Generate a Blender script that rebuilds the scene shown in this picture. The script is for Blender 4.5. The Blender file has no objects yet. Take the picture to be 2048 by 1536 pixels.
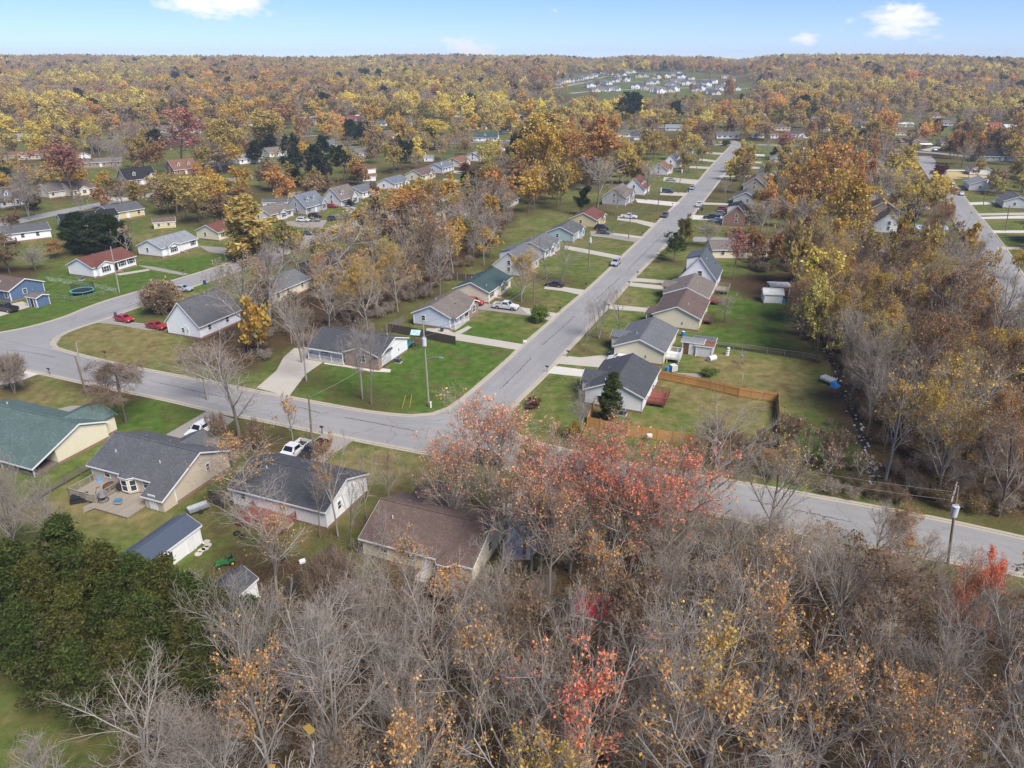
import bpy, math, random
import numpy as np
from mathutils import Vector, Matrix

SC = bpy.context.scene
COL = SC.collection
R = math.radians
random.seed(11)

# ---------------------------------------------------------------- camera
CAM_H, PITCH, FPX = 50.0, R(24.2), 1420.0
cam = bpy.data.cameras.new("camera")
cam.sensor_width = 36.0
cam.lens = 36.0 * FPX / 2048.0
cam.clip_end = 9000.0
cam.clip_start = 0.5
cam_ob = bpy.data.objects.new("camera", cam)
cam_ob.location = (0, 0, CAM_H)
cam_ob.rotation_euler = (R(90) - PITCH, 0, 0)
COL.objects.link(cam_ob)
SC.camera = cam_ob

# ---------------------------------------------------------------- light
SUN_EL, SUN_AZ = R(50), R(140)          # azimuth measured from +Y towards +X
wd = bpy.data.worlds.new("World")
SC.world = wd
wd.use_nodes = True
wn = wd.node_tree
wn.nodes.clear()
def wnode(t, **k):
    n = wn.nodes.new(t)
    for a, b in k.items():
        setattr(n, a, b)
    return n
w_out = wnode("ShaderNodeOutputWorld")
w_bg = wnode("ShaderNodeBackground")
w_bg.inputs[1].default_value = 0.064
sky = wnode("ShaderNodeTexSky", sky_type='NISHITA', sun_disc=False, sun_elevation=SUN_EL,
            sun_rotation=SUN_AZ, altitude=2500.0, air_density=0.85, dust_density=0.0, ozone_density=6.0)
# small fair-weather clouds, placed by direction (azimuth, elevation)
geo = wnode("ShaderNodeNewGeometry")
sep = wnode("ShaderNodeSeparateXYZ")
wn.links.new(geo.outputs["Incoming"], sep.inputs[0])
def wmath(op, a, b=None, clamp=False):
    n = wnode("ShaderNodeMath", operation=op, use_clamp=clamp)
    for i, v in enumerate((a, b)):
        if v is None:
            continue
        if isinstance(v, (int, float)):
            n.inputs[i].default_value = v
        else:
            wn.links.new(v, n.inputs[i])
    return n.outputs[0]
wx = wmath('MULTIPLY', sep.outputs[0], -1.0)
wy = wmath('MULTIPLY', sep.outputs[1], -1.0)
wz = wmath('MULTIPLY', sep.outputs[2], -1.0)
az = wmath('ARCTAN2', wx, wy)
el = wmath('ARCSINE', wz)
cmb = wnode("ShaderNodeCombineXYZ")
wn.links.new(az, cmb.inputs[0])
wn.links.new(wmath('MULTIPLY', el, 2.2), cmb.inputs[1])
nz = wnode("ShaderNodeTexNoise")
nz.inputs["Scale"].default_value = 26.0
nz.inputs["Detail"].default_value = 7.0
nz.inputs["Roughness"].default_value = 0.62
wn.links.new(cmb.outputs[0], nz.inputs["Vector"])
def px_dir(x, y):
    u, v = (x - 1024) / FPX, (y - 768) / FPX
    d = Vector((u, math.cos(PITCH) - v * math.sin(PITCH), -math.sin(PITCH) - v * math.cos(PITCH))).normalized()
    return math.atan2(d.x, d.y), math.asin(d.z)
cloud = None
for (cx, cy, rx, ry, st) in ((445, -2, 95, 34, 1.25), (1800, 42, 62, 27, 1.25), (942, 100, 60, 28, 1.05), (1612, 76, 28, 18, .75),
                             (1692, 48, 32, 14, .7), (1112, 20, 38, 9, .42), (1890, 66, 40, 12, .45), (740, 112, 40, 9, .5), (-400, 60, 130, 34, 1.1),
                             (2600, 10, 150, 40, 1.1), (3000, 80, 90, 24, 1.0), (-900, 0, 150, 50, 1.1), (700, -500, 260, 90, 1.1), (1700, -650, 300, 110, 1.1)):
    a0, e0 = px_dir(cx, cy)
    da = wmath('DIVIDE', wmath('SUBTRACT', az, a0), rx / FPX)
    de = wmath('DIVIDE', wmath('SUBTRACT', el, e0), ry / FPX)
    r2 = wmath('ADD', wmath('MULTIPLY', da, da), wmath('MULTIPLY', de, de))
    g = wmath('MULTIPLY', wmath('POWER', 2.718, wmath('MULTIPLY', r2, -1.0)), st)
    cloud = g if cloud is None else wmath('MAXIMUM', cloud, g)
cm = wmath('MULTIPLY', wmath('SUBTRACT', wmath('ADD', cloud, wmath('MULTIPLY', wmath('SUBTRACT', nz.outputs[0], 0.5), 2.3)), 0.5), 2.0, True)
cm = wmath('MULTIPLY', cm, wmath('MINIMUM', wmath('MULTIPLY', cloud, 2.0), 0.9))
mixc = wnode("ShaderNodeMixRGB")
wn.links.new(cm, mixc.inputs[0])
tint = wnode("ShaderNodeMixRGB", blend_type='MULTIPLY')     # clear autumn air: a touch bluer
tint.inputs[0].default_value = 1.0
tint.inputs[2].default_value = (1.0, .985, 1.15, 1)
wn.links.new(sky.outputs[0], tint.inputs[1])
wn.links.new(tint.outputs[0], mixc.inputs[1])
mixc.inputs[2].default_value = (8.6, 8.4, 8.6, 1)
wn.links.new(mixc.outputs[0], w_bg.inputs[0])
wn.links.new(w_bg.outputs[0], w_out.inputs[0])

sun = bpy.data.lights.new("sun", 'SUN')
sun.energy = 2.7
sun.angle = R(30)
sun.color = (1.0, 0.95, 0.88)
sun_ob = bpy.data.objects.new("sun", sun)
sd = Vector((math.sin(SUN_AZ) * math.cos(SUN_EL), math.cos(SUN_AZ) * math.cos(SUN_EL), math.sin(SUN_EL)))
sun_ob.rotation_euler = sd.to_track_quat('Z', 'Y').to_euler()
sun_ob.location = (0, 0, 200)
COL.objects.link(sun_ob)

SC.view_settings.view_transform = 'Standard'
SC.view_settings.look = 'None'
SC.view_settings.exposure = 1.17
SC.view_settings.gamma = 1.0
SC.view_settings.use_curve_mapping = False
SC.render.engine = 'CYCLES'
SC.cycles.max_bounces = 6
SC.cycles.diffuse_bounces = 3
SC.cycles.glossy_bounces = 2
SC.cycles.transmission_bounces = 3
SC.cycles.volume_bounces = 0
SC.cycles.transparent_max_bounces = 4

# ---------------------------------------------------------------- helpers
def nz2(x, y, s, seed=0):
    """cheap smooth noise in -1..1 (sum of rotated sines), vectorised"""
    rs = np.random.RandomState(seed)
    out = 0
    for k in range(5):
        a = rs.uniform(0, 6.28)
        f = (1.0 / s) * (0.7 + 0.35 * k)
        out = out + np.sin((x * math.cos(a) + y * math.sin(a)) * f * 6.28 + rs.uniform(0, 6.28)) / (1 + .4 * k)
    return out / 2.6

def hgt(x, y):
    """terrain height: flat streets, a wooded rise beyond"""
    x = np.asarray(x, float); y = np.asarray(y, float)
    h = np.interp(y, [0, 700, 900, 1200, 1500, 2100, 2600, 3300, 5200], [0, 0, 7, 21, 33, 46, 50, 46, 40])
    k = np.clip((y - 900) / 900, 0, 1)
    h = h + k * (11 * nz2(x, y, 1500, 3) + 5 * nz2(x, y, 520, 4))
    az_ = x / np.maximum(y, 1)
    h = h - 9.0 * k * np.exp(-((az_ - .10) / .035) ** 2) - 9.0 * k * np.exp(-((az_ - .29) / .03) ** 2)
    h = h + 6 * k * np.exp(-((az_ - .55) / .2) ** 2) + 4 * k * np.exp(-((az_ + .55) / .25) ** 2)
    return h

def P(px, py, z=0.0):
    """ground point seen at a photo pixel"""
    u, v = (px - 1024) / FPX, (py - 768) / FPX
    s, c = math.sin(PITCH), math.cos(PITCH)
    den = s + v * c
    yy = c - v * s
    t = (CAM_H - z) / max(den, 1e-4)
    if t * yy > 690 and z == 0.0:
        lo, hi = 400.0, 6000.0
        tt = lo
        while tt < hi and CAM_H - tt * den > float(hgt(u * tt, yy * tt)):
            tt += 12.0
        t = tt
    return u * t, yy * t

def to_px(x, y, z):
    s, c = math.sin(PITCH), math.cos(PITCH)
    dz = z - CAM_H
    depth = y * c - dz * s
    return 1024 + FPX * x / depth, 768 + FPX * (-(dz * c) - y * s) / depth

def add(name, mesh, parent=None, loc=None, rz=None):
    o = bpy.data.objects.new(name, mesh)
    COL.objects.link(o)
    if parent is not None:
        o.parent = parent
    if loc is not None:
        o.location = loc
    if rz is not None:
        o.rotation_euler = (0, 0, rz)
    return o

def tag(o, label=None, cat=None, group=None, kind=None):
    if label: o["label"] = label
    if cat: o["category"] = cat
    if group: o["group"] = group
    if kind: o["kind"] = kind
    return o

def thing(name, label, cat, loc=(0, 0, 0), rz=0.0, group=None):
    o = add(name, None, None, loc, rz)
    o.empty_display_size = 0.3
    return tag(o, label, cat, group)

class MB:
    """collects geometry for ONE mesh"""
    def __init__(self):
        self.v, self.f, self.m = [], [], []
        self.cur = 0
    def face(self, pts):
        n = len(self.v)
        self.v += [tuple(p) for p in pts]
        self.f.append(tuple(range(n, n + len(pts))))
        self.m.append(self.cur)
    def box(self, x0, y0, z0, x1, y1, z1):
        n = len(self.v)
        self.v += [(x0, y0, z0), (x1, y0, z0), (x1, y1, z0), (x0, y1, z0), (x0, y0, z1), (x1, y0, z1), (x1, y1, z1), (x0, y1, z1)]
        for f in ((0, 3, 2, 1), (4, 5, 6, 7), (0, 1, 5, 4), (1, 2, 6, 5), (2, 3, 7, 6), (3, 0, 4, 7)):
            self.f.append(tuple(n + i for i in f)); self.m.append(self.cur)
        return self
    def hexa(self, low, high):
        n = len(self.v)
        self.v += [tuple(p) for p in low] + [tuple(p) for p in high]
        k = len(low)
        self.f.append(tuple(n + i for i in reversed(range(k)))); self.m.append(self.cur)
        self.f.append(tuple(n + k + i for i in range(k))); self.m.append(self.cur)
        for i in range(k):
            j = (i + 1) % k
            self.f.append((n + i, n + j, n + k + j, n + k + i)); self.m.append(self.cur)
        return self
    def prism_x(self, prof, x0, x1):          # profile of (y, z)
        return self.hexa([(x0, y, z) for y, z in prof][::-1], [(x1, y, z) for y, z in prof][::-1]) if x1 < x0 else \
            self.hexa([(x0, y, z) for y, z in prof], [(x1, y, z) for y, z in prof])
    def prism_y(self, prof, y0, y1):          # profile of (x, z)
        return self.hexa([(x, y0, z) for x, z in prof], [(x, y1, z) for x, z in prof])
    def tube(self, pts, r, sides=6, r1=None):
        pts = [Vector(p) for p in pts]
        n = len(self.v)
        r1 = r if r1 is None else r1
        for i, p in enumerate(pts):
            t = (pts[min(i + 1, len(pts) - 1)] - pts[max(i - 1, 0)]).normalized()
            ref = Vector((0, 0, 1)) if abs(t.z) < .9 else Vector((1, 0, 0))
            a = t.cross(ref).normalized(); b = t.cross(a)
            rr = r + (r1 - r) * i / max(1, len(pts) - 1)
            for k in range(sides):
                q = p + (a * math.cos(6.2832 * k / sides) + b * math.sin(6.2832 * k / sides)) * rr
                self.v.append(tuple(q))
        for i in range(len(pts) - 1):
            for k in range(sides):
                j = (k + 1) % sides
                self.f.append((n + i * sides + k, n + i * sides + j, n + (i + 1) * sides + j, n + (i + 1) * sides + k)); self.m.append(self.cur)
        self.f.append(tuple(n + k for k in range(sides))); self.m.append(self.cur)
        self.f.append(tuple(n + (len(pts) - 1) * sides + k for k in reversed(range(sides)))); self.m.append(self.cur)
        return self
    def cyl(self, x, y, z0, z1, r, sides=12, r1=None):
        return self.tube([(x, y, z0), (x, y, z1)], r, sides, r1)
    def mesh(self, name, mats, smooth=False):
        me = bpy.data.meshes.new(name)
        me.from_pydata(self.v, [], self.f)
        if not isinstance(mats, (list, tuple)):
            mats = [mats]
        for m in mats:
            me.materials.append(m)
        if len(mats) > 1:
            me.polygons.foreach_set("material_index", self.m)
        if smooth:
            me.polygons.foreach_set("use_smooth", [True] * len(me.polygons))
        me.update()
        return fix_normals(me)
    def build(self, name, mats, parent=None, loc=None, rz=None, smooth=False):
        return add(name, self.mesh(name, mats, smooth), parent, loc, rz)

import bmesh
def fix_normals(me):
    bm = bmesh.new(); bm.from_mesh(me)
    bmesh.ops.recalc_face_normals(bm, faces=bm.faces)
    bm.to_mesh(me); bm.free()
    return me

# ---------------------------------------------------------------- materials
_M = {}
def newmat(name):
    m = bpy.data.materials.new(name)
    m.use_nodes = True
    nt = m.node_tree
    return m, nt, nt.nodes["Principled BSDF"]
def N(nt, t, **k):
    n = nt.nodes.new(t)
    for a, b in k.items():
        setattr(n, a, b)
    return n
def L(nt, a, b):
    nt.links.new(a, b)
def noise(nt, scale, detail=4, rough=.6, vec=None):
    n = N(nt, "ShaderNodeTexNoise")
    n.inputs["Scale"].default_value = scale
    n.inputs["Detail"].default_value = detail
    n.inputs["Roughness"].default_value = rough
    if vec is not None:
        L(nt, vec, n.inputs["Vector"])
    return n.outputs["Fac"]
def ramp(nt, fac, stops):
    n = N(nt, "ShaderNodeValToRGB")
    e = n.color_ramp.elements
    while len(e) < len(stops):
        e.new(0.5)
    for i, (p, c) in enumerate(stops):
        e[i].position = p
        e[i].color = (c[0], c[1], c[2], 1) if not isinstance(c, (int, float)) else (c, c, c, 1)
    L(nt, fac, n.inputs[0])
    return n.outputs[0]
def mixc_(nt, fac, a, b, mode='MIX'):
    n = N(nt, "ShaderNodeMixRGB", blend_type=mode)
    for i, v in enumerate((fac, a, b)):
        if isinstance(v, (int, float)):
            n.inputs[i].default_value = v
        elif isinstance(v, tuple):
            n.inputs[i].default_value = (v[0], v[1], v[2], 1)
        else:
            L(nt, v, n.inputs[i])
    return n.outputs[0]
def mth(nt, op, a, b=None, clamp=False):
    n = N(nt, "ShaderNodeMath", operation=op, use_clamp=clamp)
    for i, v in enumerate((a, b)):
        if v is None: continue
        if isinstance(v, (int, float)): n.inputs[i].default_value = v
        else: L(nt, v, n.inputs[i])
    return n.outputs[0]
def bump(nt, bsdf, h, strength=.3, dist=.02):
    b = N(nt, "ShaderNodeBump")
    b.inputs["Strength"].default_value = strength
    b.inputs["Distance"].default_value = dist
    L(nt, h, b.inputs["Height"])
    L(nt, b.outputs[0], bsdf.inputs["Normal"])
def pos(nt):
    return N(nt, "ShaderNodeNewGeometry").outputs["Position"]
def objv(nt):
    return N(nt, "ShaderNodeTexCoord").outputs["Object"]

def plain(name, c, rough=.6, var=.18, scale=3.0, metal=0.0, spec=.4):
    if name in _M: return _M[name]
    m, nt, b = newmat(name)
    f = noise(nt, scale, 5, .6, pos(nt))
    L(nt, mixc_(nt, f, tuple(x * (1 - var) for x in c), tuple(min(1, x * (1 + var)) for x in c)), b.inputs["Base Color"])
    b.inputs["Roughness"].default_value = rough
    b.inputs["Metallic"].default_value = metal
    b.inputs["Specular IOR Level"].default_value = spec
    _M[name] = m
    return m

def siding(name, c):
    if name in _M: return _M[name]
    m, nt, b = newmat(name)
    o = objv(nt)
    sx = N(nt, "ShaderNodeSeparateXYZ"); L(nt, o, sx.inputs[0])
    fr = mth(nt, 'FRACT', mth(nt, 'DIVIDE', sx.outputs[2], 0.16))
    f = noise(nt, 1.2, 4, .6, o)
    stain = noise(nt, .45, 5, .7, pos(nt))
    col = mixc_(nt, f, tuple(x * .9 for x in c), tuple(min(.86, x * 1.06) for x in c))
    low = mth(nt, 'SUBTRACT', 1.0, mth(nt, 'DIVIDE', sx.outputs[2], 1.6), True)
    dirt = mth(nt, 'MULTIPLY', mth(nt, 'MULTIPLY', low, .25), stain, True)
    col = mixc_(nt, dirt, col, tuple(x * .55 for x in (c[0], c[1] * .98, c[2] * .9)))
    L(nt, col, b.inputs["Base Color"])
    b.inputs["Roughness"].default_value = .55
    bump(nt, b, fr, .22, .02)
    _M[name] = m
    return m

def shingle(name, c, var=.42):
    if name in _M: return _M[name]
    m, nt, b = newmat(name)
    o = objv(nt)
    br = N(nt, "ShaderNodeTexBrick")
    br.offset = .5
    br.inputs["Scale"].default_value = 1.0
    br.inputs["Brick Width"].default_value = .32
    br.inputs["Row Height"].default_value = .15
    br.inputs["Mortar Size"].default_value = .012
    lo = tuple(x * (1 - var) for x in c); hi = tuple(x * (1 + var) for x in c)
    for i, cc in enumerate((lo, hi, tuple(x * .4 for x in c))):
        br.inputs[i + 1].default_value = (*cc, 1)
    mp = N(nt, "ShaderNodeMapping"); mp.inputs["Scale"].default_value = (1, 1.1, 1.1)
    sx = N(nt, "ShaderNodeSeparateXYZ"); L(nt, o, sx.inputs[0])
    cb = N(nt, "ShaderNodeCombineXYZ")
    L(nt, mth(nt, 'ADD', sx.outputs[0], sx.outputs[1]), cb.inputs[0])
    L(nt, mth(nt, 'MULTIPLY', sx.outputs[2], 2.2), cb.inputs[1])
    L(nt, cb.outputs[0], br.inputs["Vector"])
    f = ramp(nt, noise(nt, .55, 6, .72, pos(nt)), [(.36, 0.0), (.64, 1.0)])
    f2 = ramp(nt, noise(nt, 3.2, 4, .7, pos(nt)), [(.35, 0.0), (.65, 1.0)])
    col = mixc_(nt, .55, br.outputs["Color"], mixc_(nt, f2, lo, hi))
    col = mixc_(nt, mth(nt, 'MULTIPLY', f, .8), col, tuple(x * .72 for x in c))
    # rain streaks running down the slope
    sm = N(nt, "ShaderNodeMapping"); sm.inputs["Scale"].default_value = (1.3, 1.3, .12)
    L(nt, o, sm.inputs[0])
    st = ramp(nt, noise(nt, 2.0, 4, .6, sm.outputs[0]), [(.5, 0.0), (.72, 1.0)])
    col = mixc_(nt, mth(nt, 'MULTIPLY', st, .3), col, tuple(x * .5 for x in c))
    L(nt, col, b.inputs["Base Color"])
    b.inputs["Roughness"].default_value = .85
    b.inputs["Specular IOR Level"].default_value = .3
    bump(nt, b, br.outputs["Fac"], -.4, .02)
    _M[name] = m
    return m

def glassmat():
    if "window_glass" in _M: return _M["window_glass"]
    m, nt, b = newmat("window_glass")
    f = noise(nt, .9, 2, .5, pos(nt))
    L(nt, mixc_(nt, f, (.012, .014, .018), (.05, .055, .06)), b.inputs["Base Color"])
    b.inputs["Roughness"].default_value = .08
    b.inputs["Specular IOR Level"].default_value = .6
    _M["window_glass"] = m
    return m

def brickmat(name, c):
    if name in _M: return _M[name]
    m, nt, b = newmat(name)
    o = objv(nt)
    sx = N(nt, "ShaderNodeSeparateXYZ"); L(nt, o, sx.inputs[0])
    cb = N(nt, "ShaderNodeCombineXYZ")
    L(nt, mth(nt, 'ADD', sx.outputs[0], sx.outputs[1]), cb.inputs[0]); L(nt, sx.outputs[2], cb.inputs[1])
    br = N(nt, "ShaderNodeTexBrick")
    br.inputs["Scale"].default_value = 1.0
    br.inputs["Brick Width"].default_value = .22
    br.inputs["Row Height"].default_value = .075
    br.inputs["Mortar Size"].default_value = .01
    for i, cc in enumerate((tuple(x * .75 for x in c), tuple(x * 1.2 for x in c), (.3, .27, .24))):
        br.inputs[i + 1].default_value = (*cc, 1)
    L(nt, cb.outputs[0], br.inputs["Vector"])
    L(nt, mixc_(nt, mth(nt, 'MULTIPLY', noise(nt, 2, 4, .6, pos(nt)), .4), br.outputs["Color"], tuple(x * .6 for x in c)), b.inputs["Base Color"])
    b.inputs["Roughness"].default_value = .8
    _M[name] = m
    return m

def woodmat(name, c, rough=.75):
    if name in _M: return _M[name]
    m, nt, b = newmat(name)
    o = objv(nt)
    oi = N(nt, "ShaderNodeObjectInfo")
    mp = N(nt, "ShaderNodeMapping"); mp.inputs["Scale"].default_value = (6, 6, .7)
    L(nt, pos(nt), mp.inputs[0])
    f = noise(nt, 1.5, 5, .65, mp.outputs[0])
    col = mixc_(nt, f, tuple(x * .62 for x in c), tuple(x * 1.3 for x in c))
    col = mixc_(nt, mth(nt, 'MULTIPLY', oi.outputs["Random"], .4), col, tuple(x * .6 for x in c))
    L(nt, col, b.inputs["Base Color"])
    b.inputs["Roughness"].default_value = rough
    _M[name] = m
    return m

def paintmat():
    """vehicle paint: colour comes from the object"""
    if "car_paint" in _M: return _M["car_paint"]
    m, nt, b = newmat("car_paint")
    oi = N(nt, "ShaderNodeObjectInfo")
    f = noise(nt, 2.5, 5, .6, pos(nt))
    L(nt, mixc_(nt, mth(nt, 'MULTIPLY', f, .22), oi.outputs["Color"], (.16, .14, .12)), b.inputs["Base Color"])
    b.inputs["Roughness"].default_value = .3
    b.inputs["Coat Weight"].default_value = .5
    b.inputs["Coat Roughness"].default_value = .12
    _M["car_paint"] = m
    return m

def leafmat(name, inst=False, transl=.35):
    if name in _M: return _M[name]
    m = bpy.data.materials.new(name); m.use_nodes = True
    nt = m.node_tree; nt.nodes.clear()
    out = N(nt, "ShaderNodeOutputMaterial")
    if inst:
        a = N(nt, "ShaderNodeAttribute", attribute_type='INSTANCER', attribute_name="icol")
    else:
        a = N(nt, "ShaderNodeObjectInfo")
    col = a.outputs["Color"]
    r = N(nt, "ShaderNodeAttribute", attribute_type='GEOMETRY', attribute_name="rnd")
    hs = N(nt, "ShaderNodeHueSaturation")
    L(nt, mth(nt, 'ADD', .475, mth(nt, 'MULTIPLY', r.outputs["Fac"], .05)), hs.inputs["Hue"])
    r2 = mth(nt, 'FRACT', mth(nt, 'MULTIPLY', r.outputs["Fac"], 7.31))
    L(nt, mth(nt, 'ADD', .82 if inst else .62, mth(nt, 'MULTIPLY', r2, .4 if inst else .85)), hs.inputs["Value"])
    hs.inputs["Saturation"].default_value = .95
    L(nt, col, hs.inputs["Color"])
    # leaves of one tree differ in patches: some clumps browner
    pn = noise(nt, .35, 3, .6, pos(nt))
    colx = mixc_(nt, ramp(nt, pn, [(.48, 0.0), (.8, .32)]), hs.outputs[0], (.34, .24, .13) if inst else (.16, .10, .05))
    d = N(nt, "ShaderNodeBsdfDiffuse"); L(nt, colx, d.inputs[0])
    t = N(nt, "ShaderNodeBsdfTranslucent"); L(nt, colx, t.inputs[0])
    mx = N(nt, "ShaderNodeMixShader"); mx.inputs[0].default_value = transl
    L(nt, d.outputs[0], mx.inputs[1]); L(nt, t.outputs[0], mx.inputs[2])
    L(nt, mx.outputs[0], out.inputs[0])
    _M[name] = m
    return m

def barkmat(name, dark, light):
    """thick wood is dark, twigs are pale: 'rnd' carries branch thickness + chance"""
    if name in _M: return _M[name]
    m, nt, b = newmat(name)
    r = N(nt, "ShaderNodeAttribute", attribute_type='GEOMETRY', attribute_name="rnd")
    f = noise(nt, 1.6, 4, .7, pos(nt))
    col = ramp(nt, r.outputs["Fac"], [(0.0, dark), (.35, tuple(x * .8 for x in light)), (.62, light), (1.0, (light[0] * .68, light[1] * .55, light[2] * .43))])
    col = mixc_(nt, mth(nt, 'MULTIPLY', f, .45), col, tuple(x * .6 for x in dark))
    oi = N(nt, "ShaderNodeObjectInfo")
    col = mixc_(nt, mth(nt, 'MULTIPLY', oi.outputs["Random"], .35), col, tuple(x * .75 for x in light))
    L(nt, col, b.inputs["Base Color"])
    b.inputs["Roughness"].default_value = .9
    b.inputs["Specular IOR Level"].default_value = .15
    _M[name] = m
    return m

WHITE = plain("white_trim", (.74, .74, .73), .5, .06)
GLASS = glassmat()
BLACK = plain("black_plastic", (.02, .02, .022), .45, .2)
TYRE = plain("tyre_rubber", (.018, .018, .018), .8, .2)
STEEL = plain("galvanised_steel", (.42, .44, .46), .4, .15, metal=.6)
CONC = plain("weathered_concrete", (.46, .42, .36), .9, .2, .5)
BRICK = brickmat("red_brick", (.30, .12, .085))
# ================================================================ setting
def inpoly(x, y, poly):
    x = np.asarray(x); y = np.asarray(y)
    c = np.zeros(x.shape, bool)
    n = len(poly); j = n - 1
    for i in range(n):
        xi, yi = poly[i]; xj, yj = poly[j]
        k = ((yi > y) != (yj > y)) & (x < (xj - xi) * (y - yi) / (yj - yi + 1e-12) + xi)
        c ^= k; j = i
    return c

def WP(px):
    return [P(a, b) for a, b in px]

WOODS = [WP(p) for p in (
    [(250, 1230), (480, 1250), (440, 1400), (330, 1490), (230, 1400)],
    [(430, 1310), (560, 1225), (690, 1115), (760, 1175), (960, 1185), (1090, 1115), (1330, 1075), (1570, 1090), (1800, 1135), (2048, 1180), (2700, 1330), (2900, 2600), (-900, 2600), (-900, 1620), (190, 1560)],
    [(1570, 540), (1620, 522), (1720, 512), (1900, 560), (2100, 700), (2300, 860), (2300, 1080), (1960, 1040), (1745, 985), (1700, 900), (1650, 800), (1650, 700), (1595, 640)],
    [(385, 640), (470, 615), (575, 560), (700, 530), (800, 480), (900, 430), (1010, 410), (1040, 440), (960, 500), (880, 580), (760, 640), (640, 690), (560, 700), (500, 755), (380, 735)],
    [(1435, 552), (1590, 545), (1595, 600), (1500, 600), (1440, 575)],
    [(420, 1110), (470, 1090), (640, 1100), (660, 1120), (520, 1260), (400, 1290)],
    [(110, 730), (320, 760), (310, 800), (180, 790)],
    [(440, 850), (560, 860), (620, 880), (560, 920), (450, 930), (430, 880)],
    [(820, 1000), (1000, 990), (1010, 1120), (960, 1180), (760, 1170)],
    [(-400, 640), (-300, 500), (-50, 470), (0, 520), (90, 540), (60, 560), (-40, 590), (-200, 660)],
)]
DAMP = [WP(p) for p in (        # lush, dark green grass
    [(1560, 820), (1680, 860), (1720, 950), (1560, 930)],
    [(90, 540), (560, 500), (480, 560), (150, 620), (0, 680), (-200, 700)],
    [(600, 760), (880, 650), (1040, 640), (1030, 700), (890, 820), (640, 800)],
    [(1400, 560), (1580, 600), (1600, 690), (1400, 690)],
    [(200, 780), (420, 815), (340, 880), (200, 850)],
)]
DRY = [WP(p) for p in (        # straw-coloured winter lawn
    [(100, 690), (160, 650), (330, 660), (380, 690), (380, 740), (220, 715)],
    [(0, 1030), (60, 1040), (270, 1060), (320, 1030), (180, 960), (60, 1010)],
    [(700, 885), (870, 915), (900, 960), (760, 1000), (640, 940)],
    [(-200, 760), (60, 760), (160, 780), (100, 815), (-200, 800)],
    [(1330, 760), (1550, 800), (1550, 900), (1400, 870)],
    [(1400, 700), (1560, 720), (1640, 780), (1560, 800), (1420, 770)],
)]

def axis(lo, hi, step, far_lo, far_hi, grow=1.13):
    a = list(np.arange(lo, hi + .1, step))
    s, p = step, lo
    left = []
    while p > far_lo:
        s *= grow; p -= s; left.append(p)
    s, p = step, a[-1]
    right = []
    while p < far_hi:
        s *= grow; p += s; right.append(p)
    return np.array(left[::-1] + a + right)

gx = axis(-190, 210, 1.5, -4200, 4200, 1.09)
gy = axis(20, 330, 1.5, -150, 5000, 1.07)
GX, GY = np.meshgrid(gx, gy)
jx = GX + 2.2 * nz2(GX, GY, 9, 1) + 1.0 * nz2(GX, GY, 3.5, 2)
jy = GY + 2.2 * nz2(GX, GY, 8, 5) + 1.0 * nz2(GX, GY, 3.1, 6)
def region(polys):
    m = np.zeros(GX.shape)
    for p in polys:
        m = np.maximum(m, inpoly(jx, jy, p).astype(float))
    for _ in range(2):
        q = m.copy()
        q[1:-1, 1:-1] = (m[1:-1, 1:-1] * 2 + m[:-2, 1:-1] + m[2:, 1:-1] + m[1:-1, :-2] + m[1:-1, 2:]) / 6
        m = q
    return m
a_lit, a_damp, a_dry = region(WOODS), region(DAMP), region(DRY)
patch = nz2(GX, GY, 130, 8)
farw = np.clip((GY - 560) / 250, 0, 1)
a_lit = np.maximum(a_lit, np.clip((patch + .25) * 1.2, .12, .85) * np.clip((GY - 200) / 130, 0, 1))
a_lit = np.maximum(a_lit, farw * np.clip(.55 + patch, 0, .9))
# bright mown ground in the subdivision on the rise
sub = np.exp(-(((GX / np.maximum(GY, 1)) - .165) / .085) ** 2) * np.clip((GY - 950) / 100, 0, 1) * np.clip((1650 - GY) / 100, 0, 1)
a_lit = a_lit * (1 - sub); 
a_damp = np.maximum(a_damp, sub * .6)
GZ = hgt(GX, GY)
ny, nx = GX.shape
idx = np.arange(ny * nx).reshape(ny, nx)
quads = np.stack([idx[:-1, :-1], idx[:-1, 1:], idx[1:, 1:], idx[1:, :-1]], -1).reshape(-1, 4)

def np_mesh(name, verts, faces, mats, attrs=None, midx=None, smooth=False):
    """faces: (n,3) or (n,4) int array, or a list of such arrays"""
    if not isinstance(faces, list):
        faces = [faces]
    faces = [f for f in faces if len(f)]
    loops = np.concatenate([f.reshape(-1) for f in faces]).astype(np.int32)
    tot = np.concatenate([np.full(len(f), f.shape[1], np.int32) for f in faces])
    start = np.concatenate([[0], np.cumsum(tot)[:-1]]).astype(np.int32)
    me = bpy.data.meshes.new(name)
    me.vertices.add(len(verts)); me.vertices.foreach_set("co", np.asarray(verts, np.float32).reshape(-1))
    me.loops.add(len(loops)); me.loops.foreach_set("vertex_index", loops)
    me.polygons.add(len(tot)); me.polygons.foreach_set("loop_start", start)
    me.polygons.foreach_set("loop_total", tot)
    if not isinstance(mats, (list, tuple)): mats = [mats]
    for m in mats: me.materials.append(m)
    if midx is not None: me.polygons.foreach_set("material_index", np.asarray(midx, np.int32))
    if smooth: me.polygons.foreach_set("use_smooth", np.ones(len(tot), bool))
    me.update(calc_edges=True)
    for k, v in (attrs or {}).items():
        a = me.attributes.new(k, 'FLOAT', 'POINT'); a.data.foreach_set("value", np.asarray(v, np.float32).reshape(-1))
    return me

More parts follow.
